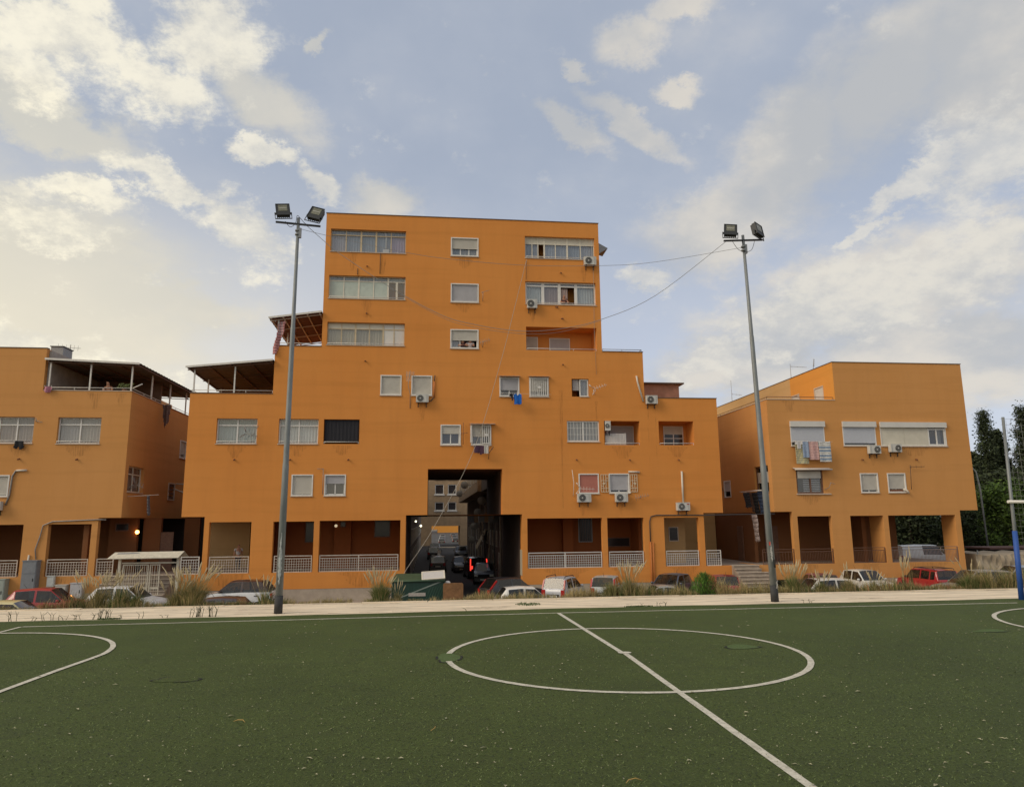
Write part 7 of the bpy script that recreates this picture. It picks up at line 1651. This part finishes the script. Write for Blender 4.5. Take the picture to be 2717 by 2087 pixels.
def leaf_tree(x, y, z0, z1, rad_, label, seed, shape='spire', n=5000, leaf=.26, cols=((.030, .045, .016), (.060, .085, .028)), name='conifer_tree', group='trees at the right'):
    e = root(name, (x, y, z0), 'tree', label, group); r = random.Random(seed); H = z1 - z0
    put('trunk', MB().tube([(x, y, z0), (x + r.uniform(-.2, .2), y, z0 + H * .5), (x, y, z1 - .4)], [H * .022 + .05, H * .012 + .03, .02], 8), mat('bark', (.09, .065, .05), .95, .3, 6), e)
    def R(t):
        if shape == 'spire': return rad_ * (1 - t) ** 1.45 * (.62 + .38 * math.sin(t * 44 + seed)) + .08
        if shape == 'cone': return rad_ * min(1, (1 - t) * 1.5) ** .8 * (.85 + .15 * math.sin(t * 19 + seed))
        return rad_ * math.sqrt(max(0, 1 - (2 * t - 1) ** 2)) ** .8
    brs = []
    nb = 110 if shape != 'round' else 46
    for i in range(nb):
        t = (i + .5) / nb if shape != 'round' else r.random(); t = .08 + .92 * t if shape != 'round' else .12 + .86 * t; a = r.uniform(0, 6.283)
        L_ = R(t) * r.uniform(.72, 1.18); zc = z0 + H * t; up = .15 if shape == 'round' else -.10 if t < .8 else .25
        tip = (x + L_ * math.cos(a), y + L_ * math.sin(a), zc + L_ * up); brs.append(((x, y, zc - (.15 * L_ if shape != 'round' else L_ * .5)), tip))
    q = MB()
    for a_, b_ in brs: q.tube([a_, b_], [.035, .008], 4, False)
    put('branches', q, mat('bark', (.09, .065, .05), .95, .3, 6), e)['kind'] = 'stuff'
    A, B = MB(), MB()
    for i in range(n):
        a_, b_ = brs[int(len(brs) * r.random())]; t = r.random() ** .55; sp = (.34 + .34 * (1 - t)) * (rad_ ** .5) * (.55 if shape == 'round' else .28 + .2 * (1 - (b_[2] - z0) / H))
        c = [a_[k] + (b_[k] - a_[k]) * t + r.gauss(0, sp) for k in range(3)]; c[2] += .1
        s = leaf * r.uniform(.5, 1.3); u = Vector((r.gauss(0, 1), r.gauss(0, 1), r.gauss(0, .6))).normalized() * s; v = Vector((r.gauss(0, 1), r.gauss(0, 1), r.gauss(0, 1))).normalized() * s * .55; c = Vector(c)
        tgt = A if r.random() < .5 else B
        if shape == 'spire': u *= .55 + .6 * (1 - (c.z - z0) / H); v *= .55 + .6 * (1 - (c.z - z0) / H)
        tgt.face([c - u * .5 - v * .5, c + u * .1 + v * .6, c + u]); tgt.face([c - u * .4 + v * .3, c + v * -.8, c + u * .8 - v * .3])
    k0 = 'leaf_%03d%03d%03d'; 
    for mb_, cc in ((A, cols[0]), (B, cols[1])): put('crown', mb_, mat(k0 % tuple(int(v * 999) for v in cc), cc, .8, .3, .8), e)['kind'] = 'stuff'
    return e
DK = ((.026, .038, .016), (.056, .078, .028))
leaf_tree(63.4, 75, ZS, 14.1, 6.2, 'tall spired conifer nearest the right building', 1, 'spire', 13000, 0.33, DK)
leaf_tree(66.6, 77, ZS, 12.0, 3.2, 'lower broad conifer between the two spires', 2, 'cone', 13000, 0.35, DK)
leaf_tree(67.5, 74, ZS, 14.6, 6.4, 'tall spired conifer behind the blue padded post', 3, 'spire', 13000, 0.33, DK)
leaf_tree(71.0, 76, ZS, 13.0, 3.6, 'conifer at the right edge of the view', 4, 'cone', 10000, 0.37, DK)
leaf_tree(65.8, 80, ZS, 9.8, 2.8, 'dark conifer half hidden by the right building', 5, 'cone', 10000, 0.35, DK)
leaf_tree(56.5, 82, ZS, 9.2, 3.6, 'dark round tree seen through the right arcade', 6, 'round', 12000, 0.40, DK)
leaf_tree(51.0, 84, ZS, 9.0, 4.0, 'dark round tree behind the white van', 7, 'round', 12000, 0.40, DK)
leaf_tree(55.0, 78, ZS, 6.5, 3.6, 'dark low tree between the two seen through the arcade', 15, 'round', 9000, .36, DK)
leaf_tree(46.0, 86, ZS, 8.5, 4.0, 'dark round tree left of the one behind the van', 8, 'round', 8000, 0.42, DK)
leaf_tree(61.5, 69, ZS, 6.8, 3.6, 'dark bushy tree behind the bright pine', 9, 'round', 13000, 0.33, DK)
leaf_tree(66.0, 68, ZS, 6.6, 3.6, 'dark bushy tree right of the bright pine', 10, 'round', 13000, 0.33, DK)
leaf_tree(52.9, 61, ZS, 5.3, 2.7, 'bushy pine with a bright green top beside the building', 12, 'round', 15000, .22, ((.045, .080, .016), (.105, .185, .026)), name='pine_tree')
leaf_tree(49.9, 63.5, ZS, 3.4, 2.3, 'darker low bush left of the bright pine', 13, 'round', 9000, .24, ((.018, .03, .01), (.035, .06, .015)), name='pine_tree')
leaf_tree(56.6, 61.5, ZS, 3.6, 2.6, 'darker low bush right of the bright pine', 14, 'round', 9000, .24, ((.018, .03, .01), (.035, .06, .015)), name='pine_tree')
